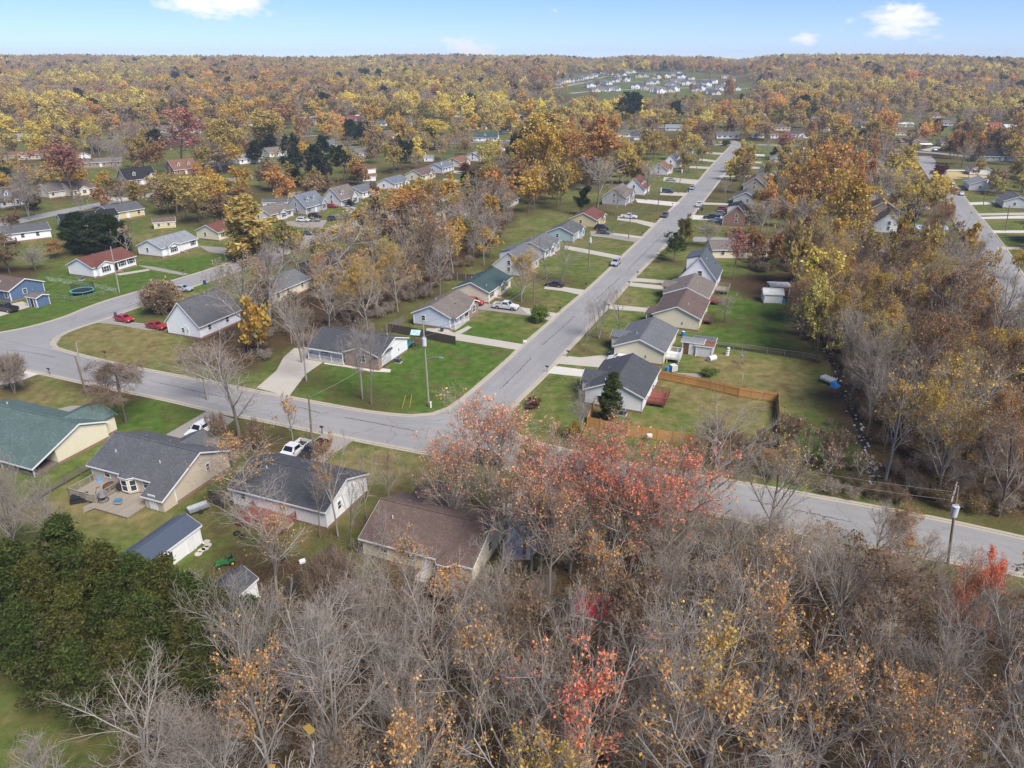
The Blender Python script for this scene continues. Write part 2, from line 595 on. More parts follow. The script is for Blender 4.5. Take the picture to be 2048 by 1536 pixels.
def ground_mat():
    m, nt, b = newmat("ground_grass_and_litter")
    p = pos(nt)
    def at(n): return N(nt, "ShaderNodeAttribute", attribute_name=n).outputs["Fac"]
    n1 = noise(nt, .09, 6, .62, p); n2 = noise(nt, .55, 6, .7, p); n3 = noise(nt, 3.2, 5, .75, p); n4 = noise(nt, .25, 5, .65, p)
    green = ramp(nt, n2, [(.3, (.055, .090, .020)), (.5, (.112, .155, .036)), (.68, (.20, .185, .068))])
    lush = ramp(nt, n2, [(.3, (.045, .080, .014)), (.55, (.090, .155, .028)), (.75, (.165, .185, .052))])
    dry = ramp(nt, n2, [(.3, (.125, .118, .038)), (.5, (.22, .178, .075)), (.72, (.34, .26, .125))])
    lit = ramp(nt, n3, [(.32, (.03, .02, .012)), (.5, (.080, .051, .030)), (.62, (.145, .089, .048)), (.76, (.29, .17, .08))])
    pd = ramp(nt, n1, [(.48, 0.0), (.62, 1.0)])
    col = mixc_(nt, mth(nt, 'MULTIPLY', pd, .75), green, dry)
    col = mixc_(nt, at("damp"), col, mixc_(nt, ramp(nt, n4, [(.55, 0.0), (.72, .6)]), lush, dry))
    col = mixc_(nt, mth(nt, 'MULTIPLY', at("dry"), ramp(nt, n4, [(.3, .35), (.6, 1.0)])), col, dry)
    # fallen leaves blown over every lawn
    fl = ramp(nt, n3, [(.57, 0.0), (.66, .75)])
    col = mixc_(nt, mth(nt, 'MULTIPLY', fl, ramp(nt, n4, [(.4, .2), (.7, 1.0)])), col, (.17, .098, .045))
    bl = ramp(nt, n4, [(.54, 0.0), (.66, .65)])
    col = mixc_(nt, bl, col, mixc_(nt, .5, lit, (.12, .09, .035)))
    lm = mth(nt, 'MULTIPLY', at("litter"), ramp(nt, n2, [(.25, .55), (.5, 1.0)]))
    col = mixc_(nt, lm, col, lit)
    col = mixc_(nt, mth(nt, 'MULTIPLY', noise(nt, 9, 3, .7, p), .35), col, mixc_(nt, .5, col, (.02, .02, .008)))
    L(nt, col, b.inputs["Base Color"])
    b.inputs["Roughness"].default_value = 1.0
    b.inputs["Specular IOR Level"].default_value = .05
    bump(nt, b, n3, .6, .15)
    return m
gm = np_mesh("ground", np.stack([GX, GY, GZ], -1).reshape(-1, 3), quads, ground_mat(),
             {"litter": a_lit, "damp": a_damp, "dry": a_dry}, smooth=True)
GROUND = tag(add("ground", gm), kind="structure")

# ---------------------------------------------------------------- roads
def asphalt():
    m, nt, b = newmat("old_grey_asphalt")
    p = pos(nt)
    n1 = noise(nt, .07, 5, .6, p); n2 = noise(nt, .5, 6, .7, p); n3 = noise(nt, 14, 3, .7, p)
    col = ramp(nt, n1, [(.3, (.27, .26, .25)), (.55, (.335, .325, .31)), (.75, (.385, .37, .35))])
    col = mixc_(nt, mth(nt, 'MULTIPLY', n2, .5), col, (.255, .248, .24))
    col = mixc_(nt, mth(nt, 'MULTIPLY', n3, .35), col, (.16, .158, .16))
    # cracks and sealed joints
    v = N(nt, "ShaderNodeTexVoronoi", feature='DISTANCE_TO_EDGE'); v.inputs["Scale"].default_value = .085
    wv = N(nt, "ShaderNodeVectorMath", operation='ADD'); L(nt, p, wv.inputs[0])
    nn = N(nt, "ShaderNodeTexNoise"); nn.inputs["Scale"].default_value = .5; L(nt, p, nn.inputs["Vector"])
    sc = N(nt, "ShaderNodeVectorMath", operation='SCALE'); L(nt, nn.outputs["Color"], sc.inputs[0]); sc.inputs["Scale"].default_value = 2.5
    L(nt, sc.outputs[0], wv.inputs[1]); L(nt, wv.outputs[0], v.inputs["Vector"])
    cr = ramp(nt, v.outputs["Distance"], [(0.0, 1.0), (.006, 0.0)])
    col = mixc_(nt, mth(nt, 'MULTIPLY', cr, .55), col, (.08, .08, .085))
    ac = N(nt, "ShaderNodeAttribute", attribute_name="across").outputs["Fac"]
    wob = mth(nt, 'ADD', ac, mth(nt, 'MULTIPLY', mth(nt, 'SUBTRACT', noise(nt, .12, 3, .5, p), .5), .10))
    for c_ in (.17, .36, .62, .81):          # wheel tracks worn into each lane
        g_ = mth(nt, 'SUBTRACT', 1.0, mth(nt, 'DIVIDE', mth(nt, 'ABSOLUTE', mth(nt, 'SUBTRACT', wob, c_)), .085), True)
        col = mixc_(nt, mth(nt, 'MULTIPLY', g_, .30), col, (.22, .215, .21))
    pt = N(nt, "ShaderNodeTexVoronoi", distance='CHEBYCHEV'); pt.inputs["Scale"].default_value = .045; L(nt, p, pt.inputs["Vector"])
    sx_ = N(nt, "ShaderNodeSeparateColor"); L(nt, pt.outputs["Color"], sx_.inputs[0])
    col = mixc_(nt, ramp(nt, sx_.outputs[0], [(.72, 0.0), (.74, .30)]), col, (.23, .228, .23))
    # oil and damp stains
    st = ramp(nt, noise(nt, .33, 4, .5, p), [(.66, 0.0), (.78, .4)])
    col = mixc_(nt, st, col, (.15, .15, .155))
    L(nt, col, b.inputs["Base Color"])
    b.inputs["Roughness"].default_value = .85
    b.inputs["Specular IOR Level"].default_value = .3
    bump(nt, b, n3, .3, .01)
    return m
ASPH = asphalt()
def concrete_mat(name, c, leaf=.35):
    m, nt, b = newmat(name)
    p = pos(nt)
    n1 = noise(nt, .3, 5, .6, p); n2 = noise(nt, 2.4, 5, .7, p); n3 = noise(nt, 11, 4, .7, p)
    col = mixc_(nt, n1, tuple(x * .78 for x in c), tuple(min(1, x * 1.12) for x in c))
    col = mixc_(nt, mth(nt, 'MULTIPLY', n2, .5), col, tuple(x * .72 for x in c))
    lf = ramp(nt, n3, [(.58, 0.0), (.66, 1.0)])
    col = mixc_(nt, mth(nt, 'MULTIPLY', mth(nt, 'MULTIPLY', lf, ramp(nt, n1, [(.35, 0.0), (.65, 1.0)])), leaf), col, (.14, .085, .045))
    L(nt, col, b.inputs["Base Color"])
    b.inputs["Roughness"].default_value = .9
    b.inputs["Specular IOR Level"].default_value = .2
    return m
DRIVE = concrete_mat("driveway_concrete", (.50, .455, .385))
DRIVEW = concrete_mat("pale_new_concrete", (.62, .585, .52), .2)
DRIVED = concrete_mat("dark_old_driveway", (.33, .30, .265), .6)
KERB = concrete_mat("kerb_concrete", (.46, .405, .33), .9)

def chaikin(pts, n=2):
    pts = [np.array(p, float) for p in pts]
    for _ in range(n):
        q = [pts[0]]
        for a, b in zip(pts[:-1], pts[1:]):
            q += [a * .75 + b * .25, a * .25 + b * .75]
        q.append(pts[-1]); pts = q
    return pts
def resample(pts, n):
    pts = np.array(pts); d = np.r_[0, np.cumsum(np.linalg.norm(np.diff(pts, axis=0), axis=1))]
    t = np.linspace(0, d[-1], n)
    return np.stack([np.interp(t, d, pts[:, 0]), np.interp(t, d, pts[:, 1])], -1)
ROADPOLY = []
def sheet(name, verts, faces, mat, kind="structure"):
    v = np.array(verts); out = []
    for f in faces:
        a = sum(v[f[i]][0] * v[f[(i + 1) % len(f)]][1] - v[f[(i + 1) % len(f)]][0] * v[f[i]][1] for i in range(len(f)))
        out.append(tuple(f) if a > 0 else tuple(reversed(f)))
    me = bpy.data.meshes.new(name)
    me.from_pydata([tuple(p) for p in verts], [], out)
    me.materials.append(mat); me.update()
    o = add(name, me)
    return tag(o, kind=kind)
def strip(name, left, right, mat, z, n=90, smooth=2, world=False):
    l = resample(chaikin(left if world else WP(left), smooth), n); r = resample(chaikin(right if world else WP(right), smooth), n)
    ROADPOLY.append([tuple(q) for q in l] + [tuple(q) for q in r[::-1]])
    vs = [(q[0], q[1], float(hgt(*q)) + z) for q in l] + [(q[0], q[1], float(hgt(*q)) + z) for q in r]
    o = sheet(name, vs, [(i, i + 1, n + i + 1, n + i) for i in range(n - 1)], mat)
    at_ = o.data.attributes.new("across", 'FLOAT', 'POINT'); at_.data.foreach_set("value", [0.0] * n + [1.0] * n)
    return o
def centre(name, line, width, mat, z, n=60):
    c = resample(chaikin(WP(line), 2), n)
    t = np.gradient(c, axis=0); t /= np.linalg.norm(t, axis=1)[:, None]
    nn = np.stack([-t[:, 1], t[:, 0]], -1) * width / 2
    return strip(name, list(c + nn), list(c - nn), mat, z, n, 0, True)

M_L = [(1463, 290), (1416, 338), (1394, 366), (1355, 406), (1312, 447), (1279, 480), (1239, 518), (1216, 541), (1173, 581), (1117, 627), (1099, 645), (1048, 688), (1020, 716), (995, 738), (957, 771)]
M_R = [(1497, 292), (1459, 335), (1432, 371), (1404, 406), (1381, 437), (1347, 472), (1319, 505), (1277, 546), (1254, 571), (1223, 607), (1195, 635), (1152, 683), (1127, 708), (1102, 738), (1069, 771), (1040, 798)]
B_N = [(-260, 640), (-120, 662), (0, 678), (96, 692), (142, 705), (211, 723), (300, 741), (432, 766), (500, 780), (576, 794), (622, 803), (693, 816), (754, 826), (805, 831), (900, 840), (1010, 866), (1063, 883), (1150, 905), (1300, 936), (1420, 955), (1500, 969), (1620, 990), (1727, 1008), (1848, 1032), (1955, 1055), (2100, 1088), (2400, 1160)]
B_S = [(-260, 690), (-120, 712), (0, 732), (46, 741), (84, 747), (157, 764), (330, 799), (416, 820), (553, 847), (622, 863), (703, 878), (754, 889), (800, 897), (868, 910), (960, 927), (1069, 946), (1200, 972), (1400, 1022), (1577, 1060), (1655, 1075), (1778, 1101), (1887, 1122), (1984, 1138), (2120, 1166), (2400, 1230)]
C_L = [(-40, 672), (30, 660), (63, 653), (127, 635), (157, 622), (203, 604), (254, 589), (300, 576), (343, 561), (396, 546), (432, 533), (465, 523), (548, 498), (584, 482), (609, 472), (678, 449), (744, 429), (779, 416), (906, 378), (957, 360), (1000, 344), (1040, 322)]
C_R = [(110, 690), (116, 676), (135, 663), (157, 655), (200, 643), (254, 622), (300, 607), (355, 584), (411, 566), (465, 547), (553, 514), (589, 503), (642, 485), (698, 467), (754, 449), (792, 436), (916, 391), (967, 370), (1010, 352), (1056, 326)]
strip("road", M_L, M_R, ASPH, .016)
strip("road", B_N, B_S, ASPH, .020, 160)
strip("road", C_L, C_R, ASPH, .012)
centre("road", [(-60, 468), (0, 450), (102, 428), (178, 413), (244, 400), (305, 389), (381, 376), (432, 364), (500, 352), (560, 345)], 8.2, ASPH, .012)
E_R = [(1862, 312), (1892, 345), (1915, 375), (1941, 411), (1968, 442), (2003, 485), (2024, 517), (2052, 560), (2110, 650), (2200, 800)]
E_L = [(1828, 312), (1850, 345), (1872, 380), (1893, 418), (1908, 445), (1928, 482), (1952, 530), (1990, 600), (2030, 680), (2110, 830)]
strip("road", E_L, E_R, ASPH, .016)
centre("road", [(1660, 285), (1740, 295), (1820, 302), (1893, 308), (1960, 316)], 8.0, ASPH, .012)
centre("road", [(1385, 478), (1450, 480), (1560, 485), (1700, 492), (1850, 508), (1960, 522)], 7.0, ASPH, .012)
centre("road", [(1380, 291), (1440, 289), (1480, 289), (1536, 290), (1650, 293)], 8.0, ASPH, .020)
centre("road", [(600, 300), (690, 294), (760, 291), (880, 288), (1020, 281), (1120, 279)], 7.0, ASPH, .012)
centre("road", [(560, 274), (640, 271), (720, 268), (806, 264), (860, 264)], 7.0, ASPH, .012)
centre("road", [(660, 240), (720, 232), (790, 226)], 6.5, ASPH, .012)
for ln in ([(1140, 188), (1180, 184), (1240, 181), (1330, 179), (1420, 176), (1500, 177)], [(1196, 168), (1250, 165), (1330, 163), (1420, 160)], [(1105, 178), (1150, 170), (1195, 158), (1215, 152)]):
    centre("road", ln, 9.0, ASPH, .05)
# rounded corners where the two streets meet
def patch_poly(name, px, mat, z):
    w = WP(px); ROADPOLY.append(w)
    return sheet(name, [(a, b, z) for a, b in w], [tuple(range(len(w)))], mat)
patch_poly("road", [(995, 738), (957, 771), (924, 799), (899, 817), (868, 828), (838, 832), (805, 831), (900, 850), (1000, 880), (1063, 883), (1041, 874), (1023, 863), (1014, 845), (1018, 825), (1033, 804), (1069, 771)], ASPH, .014)

patch_poly("road", [(-60, 676), (0, 668), (40, 660), (112, 650), (122, 676), (112, 690), (100, 694), (0, 700), (-60, 700)], ASPH, .018)
DRIVES = [
    (DRIVE, [(853, 657), (893, 657), (908, 666), (1049, 689), (1034, 700), (908, 680), (852, 667)]),
    (DRIVED, [(940, 600), (984, 609), (1040, 614), (1075, 620), (1060, 632), (984, 622), (945, 618)]),
    (DRIVE, [(1040, 614), (1116, 627), (1105, 642), (1058, 631)]),
    (DRIVE, [(1090, 571), (1127, 574), (1169, 580), (1161, 590), (1124, 582), (1088, 578)]),
    (DRIVE, [(1130, 491), (1160, 496), (1242, 512), (1233, 518), (1128, 498)]),
    (DRIVED, [(1180, 462), (1219, 465), (1284, 474), (1274, 485), (1218, 476), (1182, 472)]),
    (DRIVE, [(1228, 466), (1284, 473), (1281, 477), (1226, 470)]),
    (DRIVE, [(1236, 432), (1274, 439), (1314, 447), (1305, 455), (1270, 445), (1234, 440)]),
    (DRIVEW, [(1270, 397), (1360, 405), (1350, 413), (1275, 405)]),
    (DRIVE, [(1320, 382), (1374, 386), (1367, 392), (1318, 390)]),
    (DRIVE, [(1328, 354), (1398, 360), (1390, 369), (1326, 362)]),
    (DRIVE, [(1380, 332), (1422, 334), (1417, 338), (1378, 336)]),
    (DRIVE, [(1400, 317), (1432, 321), (1427, 324), (1398, 321)]),
    (DRIVE, [(1411, 304), (1448, 306), (1444, 309), (1409, 308)]),
    (DRIVEW, [(1109, 732), (1190, 742), (1184, 756), (1090, 746)]),
    (DRIVE, [(1126, 711), (1160, 715), (1200, 711), (1228, 712), (1252, 722), (1222, 737), (1107, 727)]),
    (DRIVE, [(1224, 609), (1295, 616), (1290, 624), (1217, 618)]),
    (DRIVE, [(1262, 565), (1340, 573), (1330, 580), (1256, 572)]),
    (DRIVE, [(1272, 556), (1334, 561), (1330, 567), (1265, 563)]),
    (DRIVEW, [(1386, 430), (1420, 432), (1452, 425), (1450, 436), (1420, 440), (1384, 439)]),
    (DRIVE, [(1407, 405), (1466, 407), (1464, 411), (1405, 409)]),
    (DRIVEW, [(1483, 307), (1530, 309), (1529, 313), (1480, 311)]),
    (DRIVE, [(1472, 320), (1524, 324), (1522, 327), (1469, 323)]),
    (DRIVE, [(1456, 332), (1522, 334), (1520, 338), (1453, 336)]),
    (DRIVE, [(1440, 351), (1502, 351), (1500, 354), (1438, 354)]),
    (DRIVED, [(1450, 292), (1436, 283), (1470, 281), (1484, 287)]),
    (DRIVE, [(1916, 374), (1990, 376), (1990, 380), (1918, 378)]),
    (DRIVEW, [(1937, 405), (2060, 401), (2060, 407), (1941, 410)]),
    (DRIVE, [(1953, 427), (2060, 425), (2060, 430), (1957, 431)]),
    (DRIVEW, [(1962, 434), (2060, 431), (2060, 437), (1966, 438)]),
    (DRIVEW, [(1984, 461), (2070, 461), (2070, 466), (1988, 466)]),
    (DRIVE, [(1992, 494), (2070, 494), (2070, 499), (1996, 499)]),
    (DRIVEW, [(1890, 339), (1975, 341), (1976, 344), (1892, 342)]),
    (DRIVE, [(1840, 300), (1872, 293), (1885, 295), (1862, 303)]),
    (DRIVED, [(196, 646), (223, 636), (269, 645), (340, 652), (340, 661), (292, 660), (228, 649)]),
    (DRIVED, [(274, 530), (305, 533), (378, 548), (366, 551), (300, 539)]),
    (DRIVE, [(232, 548), (296, 538), (300, 541), (240, 551)]),
    (DRIVED, [(396, 491), (457, 496), (461, 511), (416, 503)]),
    (DRIVE, [(-60, 622), (0, 612), (45, 603), (66, 612), (0, 633), (-50, 650)]),
    (DRIVED, [(574, 443), (655, 440), (645, 455), (600, 455), (570, 450)]),
    (DRIVE, [(686, 418), (745, 422), (741, 428), (700, 426)]),
    (DRIVE, [(888, 357), (940, 364), (936, 369), (886, 362)]),
    (DRIVE, [(908, 341), (962, 347), (958, 351), (906, 346)]),
    (DRIVE, [(170, 384), (205, 390), (262, 397), (240, 403), (180, 393)]),
    (DRIVED, [(317, 878), (416, 821), (470, 839), (419, 878), (340, 890)]),
    (DRIVED, [(645, 867), (710, 880), (668, 907), (625, 945), (535, 940), (560, 905), (625, 885)]),
    (DRIVEW, [(1062, 946), (1122, 957), (1112, 1000), (1100, 1060), (1060, 1120), (1004, 1120), (1006, 1000), (1030, 985)]),
    (DRIVEW, [(-60, 754), (46, 741), (78, 748), (30, 766), (-60, 778)]),
    (DRIVED, [(100, 822), (140, 812), (188, 811), (170, 835)]),
    (DRIVE, [(513, 776), (553, 741), (567, 715), (589, 696), (640, 700), (650, 722), (612, 748), (578, 793)]),
    (DRIVEW, [(650, 722), (690, 724), (730, 732), (782, 739), (780, 745), (740, 743), (690, 734), (648, 728)]),
    (DRIVE, [(1215, 705), (1240, 692), (1252, 697), (1228, 710)]),
    (DRIVED, [(1340, 745), (1405, 748), (1400, 757), (1345, 757)]),
    (DRIVE, [(908, 666), (936, 652), (944, 655), (922, 668)]),
    (DRIVED, [(1700, 498), (1780, 502), (1790, 512), (1700, 506)]),
    (DRIVE, [(1030, 500), (1010, 560), (1018, 562), (1036, 505)]) if False else (DRIVE, [(560, 300), (590, 299), (592, 302), (560, 303)]),
    (DRIVEW, [(700, 241), (712, 231), (722, 231), (714, 241)]),
    (DRIVE, [(600, 236), (660, 231), (662, 235), (602, 240)]),
]
for i, (mt, px) in enumerate(DRIVES):
    w = WP(px)
    ROADPOLY.append(w)
    sheet("driveway", [(a, b, float(hgt(a, b)) + .028 + .0005 * (i % 7)) for a, b in w], [tuple(range(len(w)))], mt)
STRAW = concrete_mat("bleached_straw", (.52, .40, .19), .1)
w = WP([(1893, 343), (1971, 345), (1974, 356), (1897, 358)])
sheet("straw_mulch_bed", [(a, b, .035) for a, b in w], [tuple(range(len(w)))], STRAW)

TAR = plain("crack_sealant", (.055, .055, .06), .6, .3)
def seal(px, wd=.16):
    c = resample(chaikin(WP(px), 2), 40)
    r_ = random.Random(int(px[0][0]))
    c = c + np.array([[r_.uniform(-.09, .09), r_.uniform(-.09, .09)] for _ in c])
    t = np.gradient(c, axis=0); t /= np.linalg.norm(t, axis=1)[:, None]
    nn = np.stack([-t[:, 1], t[:, 0]], -1) * np.array([[wd * r_.uniform(.2, .6)] for _ in c])
    vs = [(*q, .0255) for q in c + nn] + [(*q, .0255) for q in c - nn]
    sheet("crack_seal", vs, [(i, i + 1, 41 + i, 40 + i) for i in range(39)], TAR)
for s_ in ([(690, 835), (760, 848), (830, 862)], [(1000, 778), (1030, 750), (1062, 716)], [(1085, 690), (1110, 668), (1150, 632)], [(560, 805), (600, 815), (640, 826)], [(300, 762), (380, 780), (450, 795)], [(905, 870), (960, 880), (1020, 893)],
           [(940, 800), (965, 812), (985, 818)], [(20, 700), (70, 706), (110, 715)], [(180, 640), (230, 622), (300, 598)], [(1180, 610), (1215, 578), (1240, 555)], [(1500, 1000), (1600, 1022), (1700, 1044)], [(1255, 540), (1290, 505), (1330, 465)], [(700, 460), (760, 440), (800, 428)]):
    seal(s_)
# kerbs follow the street edges and dip at every driveway
def kerb(line, skip=()):
    c = resample(chaikin(WP(line), 2), 220)
    mb = MB(); mg = MB()
    dpoly = [WP(px) for _, px in DRIVES] + [WP(s) for s in skip]
    t = np.gradient(c, axis=0); t /= np.linalg.norm(t, axis=1)[:, None]
    nn = np.stack([-t[:, 1], t[:, 0]], -1)
    ins = np.zeros(len(c), bool)
    for p in dpoly:
        for dx in (-.8, 0, .8):
            ins |= inpoly(c[:, 0] + dx, c[:, 1] + dx * .3, p)
    for i in range(len(c) - 1):
        h = .035 if (ins[i] or ins[i + 1]) else .12
        a0, a1 = c[i] - nn[i] * .12, c[i] + nn[i] * .12
        b0, b1 = c[i + 1] - nn[i + 1] * .12, c[i + 1] + nn[i + 1] * .12
        mb.hexa([(*a0, 0), (*b0, 0), (*b1, 0), (*a1, 0)], [(*a0, h), (*b0, h), (*b1, h), (*a1, h)])
        g = .5
        a0, a1 = c[i] - nn[i] * g, c[i] + nn[i] * g
        b0, b1 = c[i + 1] - nn[i + 1] * g, c[i + 1] + nn[i + 1] * g
        mg.face([(*a0, .026), (*b0, .026), (*b1, .026), (*a1, .026)])
    tag(mb.build("kerb", KERB), kind="structure")
    tag(mg.build("gutter", KERB), kind="structure")
kerb([(1463, 290), (1416, 338), (1394, 366), (1355, 406), (1312, 447), (1279, 480), (1239, 518), (1216, 541), (1173, 581), (1117, 627), (1099, 645), (1048, 688), (1020, 716), (995, 738), (957, 771), (924, 799), (899, 817), (868, 828), (838, 832), (805, 831), (754, 826), (693, 816), (622, 803), (576, 794), (500, 780), (432, 766), (300, 741), (211, 723), (142, 705), (112, 697), (104, 690), (106, 680), (127, 667), (157, 655), (200, 643), (254, 622), (300, 607), (355, 584), (465, 547), (553, 514), (642, 485), (754, 449), (916, 391), (967, 370)])
kerb([(1497, 292), (1459, 335), (1432, 371), (1404, 406), (1381, 437), (1358, 460)])
kerb([(1347, 474), (1319, 505), (1277, 546), (1254, 571), (1223, 607), (1195, 635), (1152, 683), (1127, 708), (1102, 738), (1069, 771), (1033, 804), (1018, 825), (1014, 845), (1023, 863), (1041, 874), (1063, 883), (1150, 905), (1300, 936), (1500, 969), (1620, 990), (1848, 1032), (1955, 1055), (2100, 1088)])
kerb([(-120, 712), (0, 732), (84, 747), (157, 764), (330, 799), (416, 820), (553, 847), (703, 878), (800, 897), (960, 927), (1069, 946), (1200, 972), (1400, 1022), (1577, 1060), (1778, 1101), (1984, 1138), (2120, 1166)])
kerb([(-40, 672), (30, 660), (63, 653), (127, 635), (157, 622), (203, 604), (254, 589), (300, 576), (343, 561), (396, 546), (465, 523), (548, 498), (609, 472), (678, 449), (744, 429), (906, 378), (957, 360)])
kerb([(1875, 330), (1892, 345), (1915, 375), (1941, 411), (1968, 442), (2003, 485), (2024, 517), (2052, 560)])
# leaf-filled drainage ditch and the stony creek at its end
w = WP([(1430, 688), (1520, 700), (1600, 712), (1640, 722), (1640, 727), (1600, 718), (1520, 706), (1430, 693)])
sheet("ditch", [(a, b, .01) for a, b in w], [tuple(range(len(w)))], concrete_mat("wet_leaves", (.06, .04, .025), .8))
CRK = [(1655, 700), (1668, 740), (1690, 790), (1712, 840), (1728, 890), (1742, 930), (1752, 975)]
def creekmat():
    m, nt, b = newmat("shallow_creek_water")
    b.inputs["Base Color"].default_value = (.03, .03, .025, 1); b.inputs["Roughness"].default_value = .08
    bump(nt, b, noise(nt, 1.5, 3, .5, pos(nt)), .15, .05)
    return m
cw = resample(chaikin(WP(CRK), 2), 40)
sheet("creek", [(q[0] - .4, q[1], .03) for q in cw] + [(q[0] + .4, q[1], .03) for q in cw], [(i, i + 1, 41 + i, 40 + i) for i in range(39)], creekmat())
sb = MB()
rr = random.Random(5)
for q in cw:
    for _ in range(3 if q[1] < P(0, 850)[1] else 1):
        x, y, s = q[0] + rr.gauss(0, .5), q[1] + rr.uniform(-.7, .7), rr.uniform(.06, .2)
        sb.hexa([(x - s, y - s * .7, 0), (x + s, y - s, 0), (x + s * .8, y + s, 0), (x - s, y + s * .8, 0)],
                [(x - s * .5, y - s * .5, s), (x + s * .6, y - s * .4, s * .9), (x + s * .4, y + s * .5, s * 1.1), (x - s * .5, y + s * .4, s * .8)])
tag(sb.build("creek_stones", plain("pale_stone", (.55, .50, .46), .9, .35, 1.5)), "pale loose stones lining the creek bed at the wood's edge", "stones", kind="stuff")

# autumn haze
def haze():
    m = bpy.data.materials.new("thin_autumn_haze"); m.use_nodes = True
    nt = m.node_tree; nt.nodes.clear()
    o_ = N(nt, "ShaderNodeOutputMaterial"); v = N(nt, "ShaderNodeVolumePrincipled")
    v.inputs["Color"].default_value = (.80, .88, 1.0, 1); v.inputs["Density"].default_value = .00016
    L(nt, v.outputs[0], o_.inputs["Volume"])
    x0, x1, y0, y1 = gx[0] - 20, gx[-1] + 20, gy[0] - 20, gy[-1] + 20
    mb = MB().box(x0, y0, float(GZ.min()) - 1.5, x1, y1, 135)
    return tag(mb.build("haze", m), kind="stuff")
haze()
# ================================================================ buildings
WALLC = dict(white=(.84, .84, .84), cream=(.74, .67, .50), beige=(.56, .50, .40), paleblue=(.58, .63, .70), grey=(.42, .43, .44), ltgrey=(.60, .61, .61),
             teal=(.38, .52, .52), blue=(.10, .16, .27), taupe=(.34, .31, .27), tan=(.56, .48, .37), yellow=(.62, .53, .30), greywhite=(.68, .68, .66), slate=(.28, .34, .35))
ROOFC = dict(dark=(.080, .083, .092), charcoal=(.115, .117, .125), grey=(.15, .155, .165), ltgrey=(.27, .28, .29), brown=(.15, .105, .088), taupe=(.19, .16, .14), redbrown=(.17, .065, .05),
             green=(.105, .155, .143), greyblue=(.165, .185, .215), darkgreen=(.05, .085, .085), black=(.022, .022, .026), red=(.30, .06, .06), navy=(.05, .06, .075), white=(.6, .6, .6), rust=(.22, .11, .07))
def wallm(k):
    return BRICK if k == 'brick' else (brickmat("tan_brick", (.34, .22, .15)) if k == 'tanbrick' else siding("siding_" + k, WALLC[k]))
def roofm(k): return shingle("shingles_" + k, ROOFC[k])
_mesh = {}
def cached(key, fn):
    if key not in _mesh:
        _mesh[key] = fn()
    return _mesh[key]
def win_mesh(w, h):
    def f():
        mb = MB(); b = .09; d = .07
        mb.box(-w / 2 - b, -d, -h / 2 - b, -w / 2, 0, h / 2 + b); mb.box(w / 2, -d, -h / 2 - b, w / 2 + b, 0, h / 2 + b)
        mb.box(-w / 2, -d, h / 2, w / 2, 0, h / 2 + b); mb.box(-w / 2, -d - .03, -h / 2 - b, w / 2, 0, -h / 2)
        mb.box(-w / 2, -d + .015, -.03, w / 2, 0, .03)
        if w > 1.3: mb.box(-.035, -d + .012, -h / 2, .035, 0, h / 2)
        return mb.mesh("window_frame", WHITE)
    return cached(("win", w, h), f)
def pane_mesh(w, h):
    return cached(("pane", w, h), lambda: MB().box(-w / 2, -.032, -h / 2, w / 2, -.004, h / 2).mesh("window_pane", GLASS))
def shut_mesh(w, h, c):
    def f():
        mb = MB().box(-.2, -.045, -h / 2 - .05, .2, 0, h / 2 + .05)
        for k in range(6): mb.box(-.16, -.06, -h / 2 + .05 + k * h / 6, .16, -.044, -h / 2 + .05 + (k + .55) * h / 6)
        return mb.mesh("shutter", plain("shutter_" + c, dict(black=(.025, .027, .03), navy=(.03, .05, .10), red=(.22, .05, .04), green=(.04, .08, .05), brown=(.10, .06, .04))[c], .5))
    return cached(("shut", w, h, c), f)
def put_window(house, x, y, z, rot, w=.85, h=1.2, shut=None):
    o = add("window", win_mesh(w, h), house, (x, y, z), rot)
    add("pane", pane_mesh(w, h), o)
    if shut:
        for s in (-1, 1):
            add("shutter", shut_mesh(w, h, shut), o, (s * (w / 2 + .3), 0, 0))
    return o
DOORC = {}
def door_mesh(c):
    def f():
        mb = MB(); mb.cur = 0
        mb.box(-.46, -.05, 0, .46, -.005, 2.03)
        for zz in (.2, 1.1):
            for xx in (-.36, .06): mb.box(xx, -.065, zz, xx + .3, -.049, zz + .72)
        mb.cur = 1
        mb.box(-.56, -.07, 0, -.46, 0, 2.13); mb.box(.46, -.07, 0, .56, 0, 2.13); mb.box(-.46, -.07, 2.03, .46, 0, 2.13)
        return mb.mesh("door", [plain("door_" + c, dict(white=(.72, .72, .72), black=(.03, .03, .035), red=(.3, .04, .03), green=(.05, .12, .09), brown=(.13, .07, .04), blue=(.05, .1, .22))[c], .45), WHITE])
    return cached(("door", c), f)

HOUSES = []           # (x, y, radius, ref phrase) for trees and labels
FOOT = []
def rot2(x, y, a):
    return x * math.cos(a) - y * math.sin(a), x * math.sin(a) + y * math.cos(a)

def slab(mb, p0, p1, x0, x1, th=.15, axis='x'):
    """roof slope: p0=(y,z) top line, p1=(y,z) bottom line, extruded along axis from x0 to x1"""
    def q(y, z, x):
        return (x, y, z) if axis == 'x' else (y, x, z)
    lo = [q(p0[0], p0[1], x0), q(p1[0], p1[1], x0), q(p1[0], p1[1], x1), q(p0[0], p0[1], x1)]
    mb.hexa(lo, [(a, b, c + th) for a, b, c in lo])

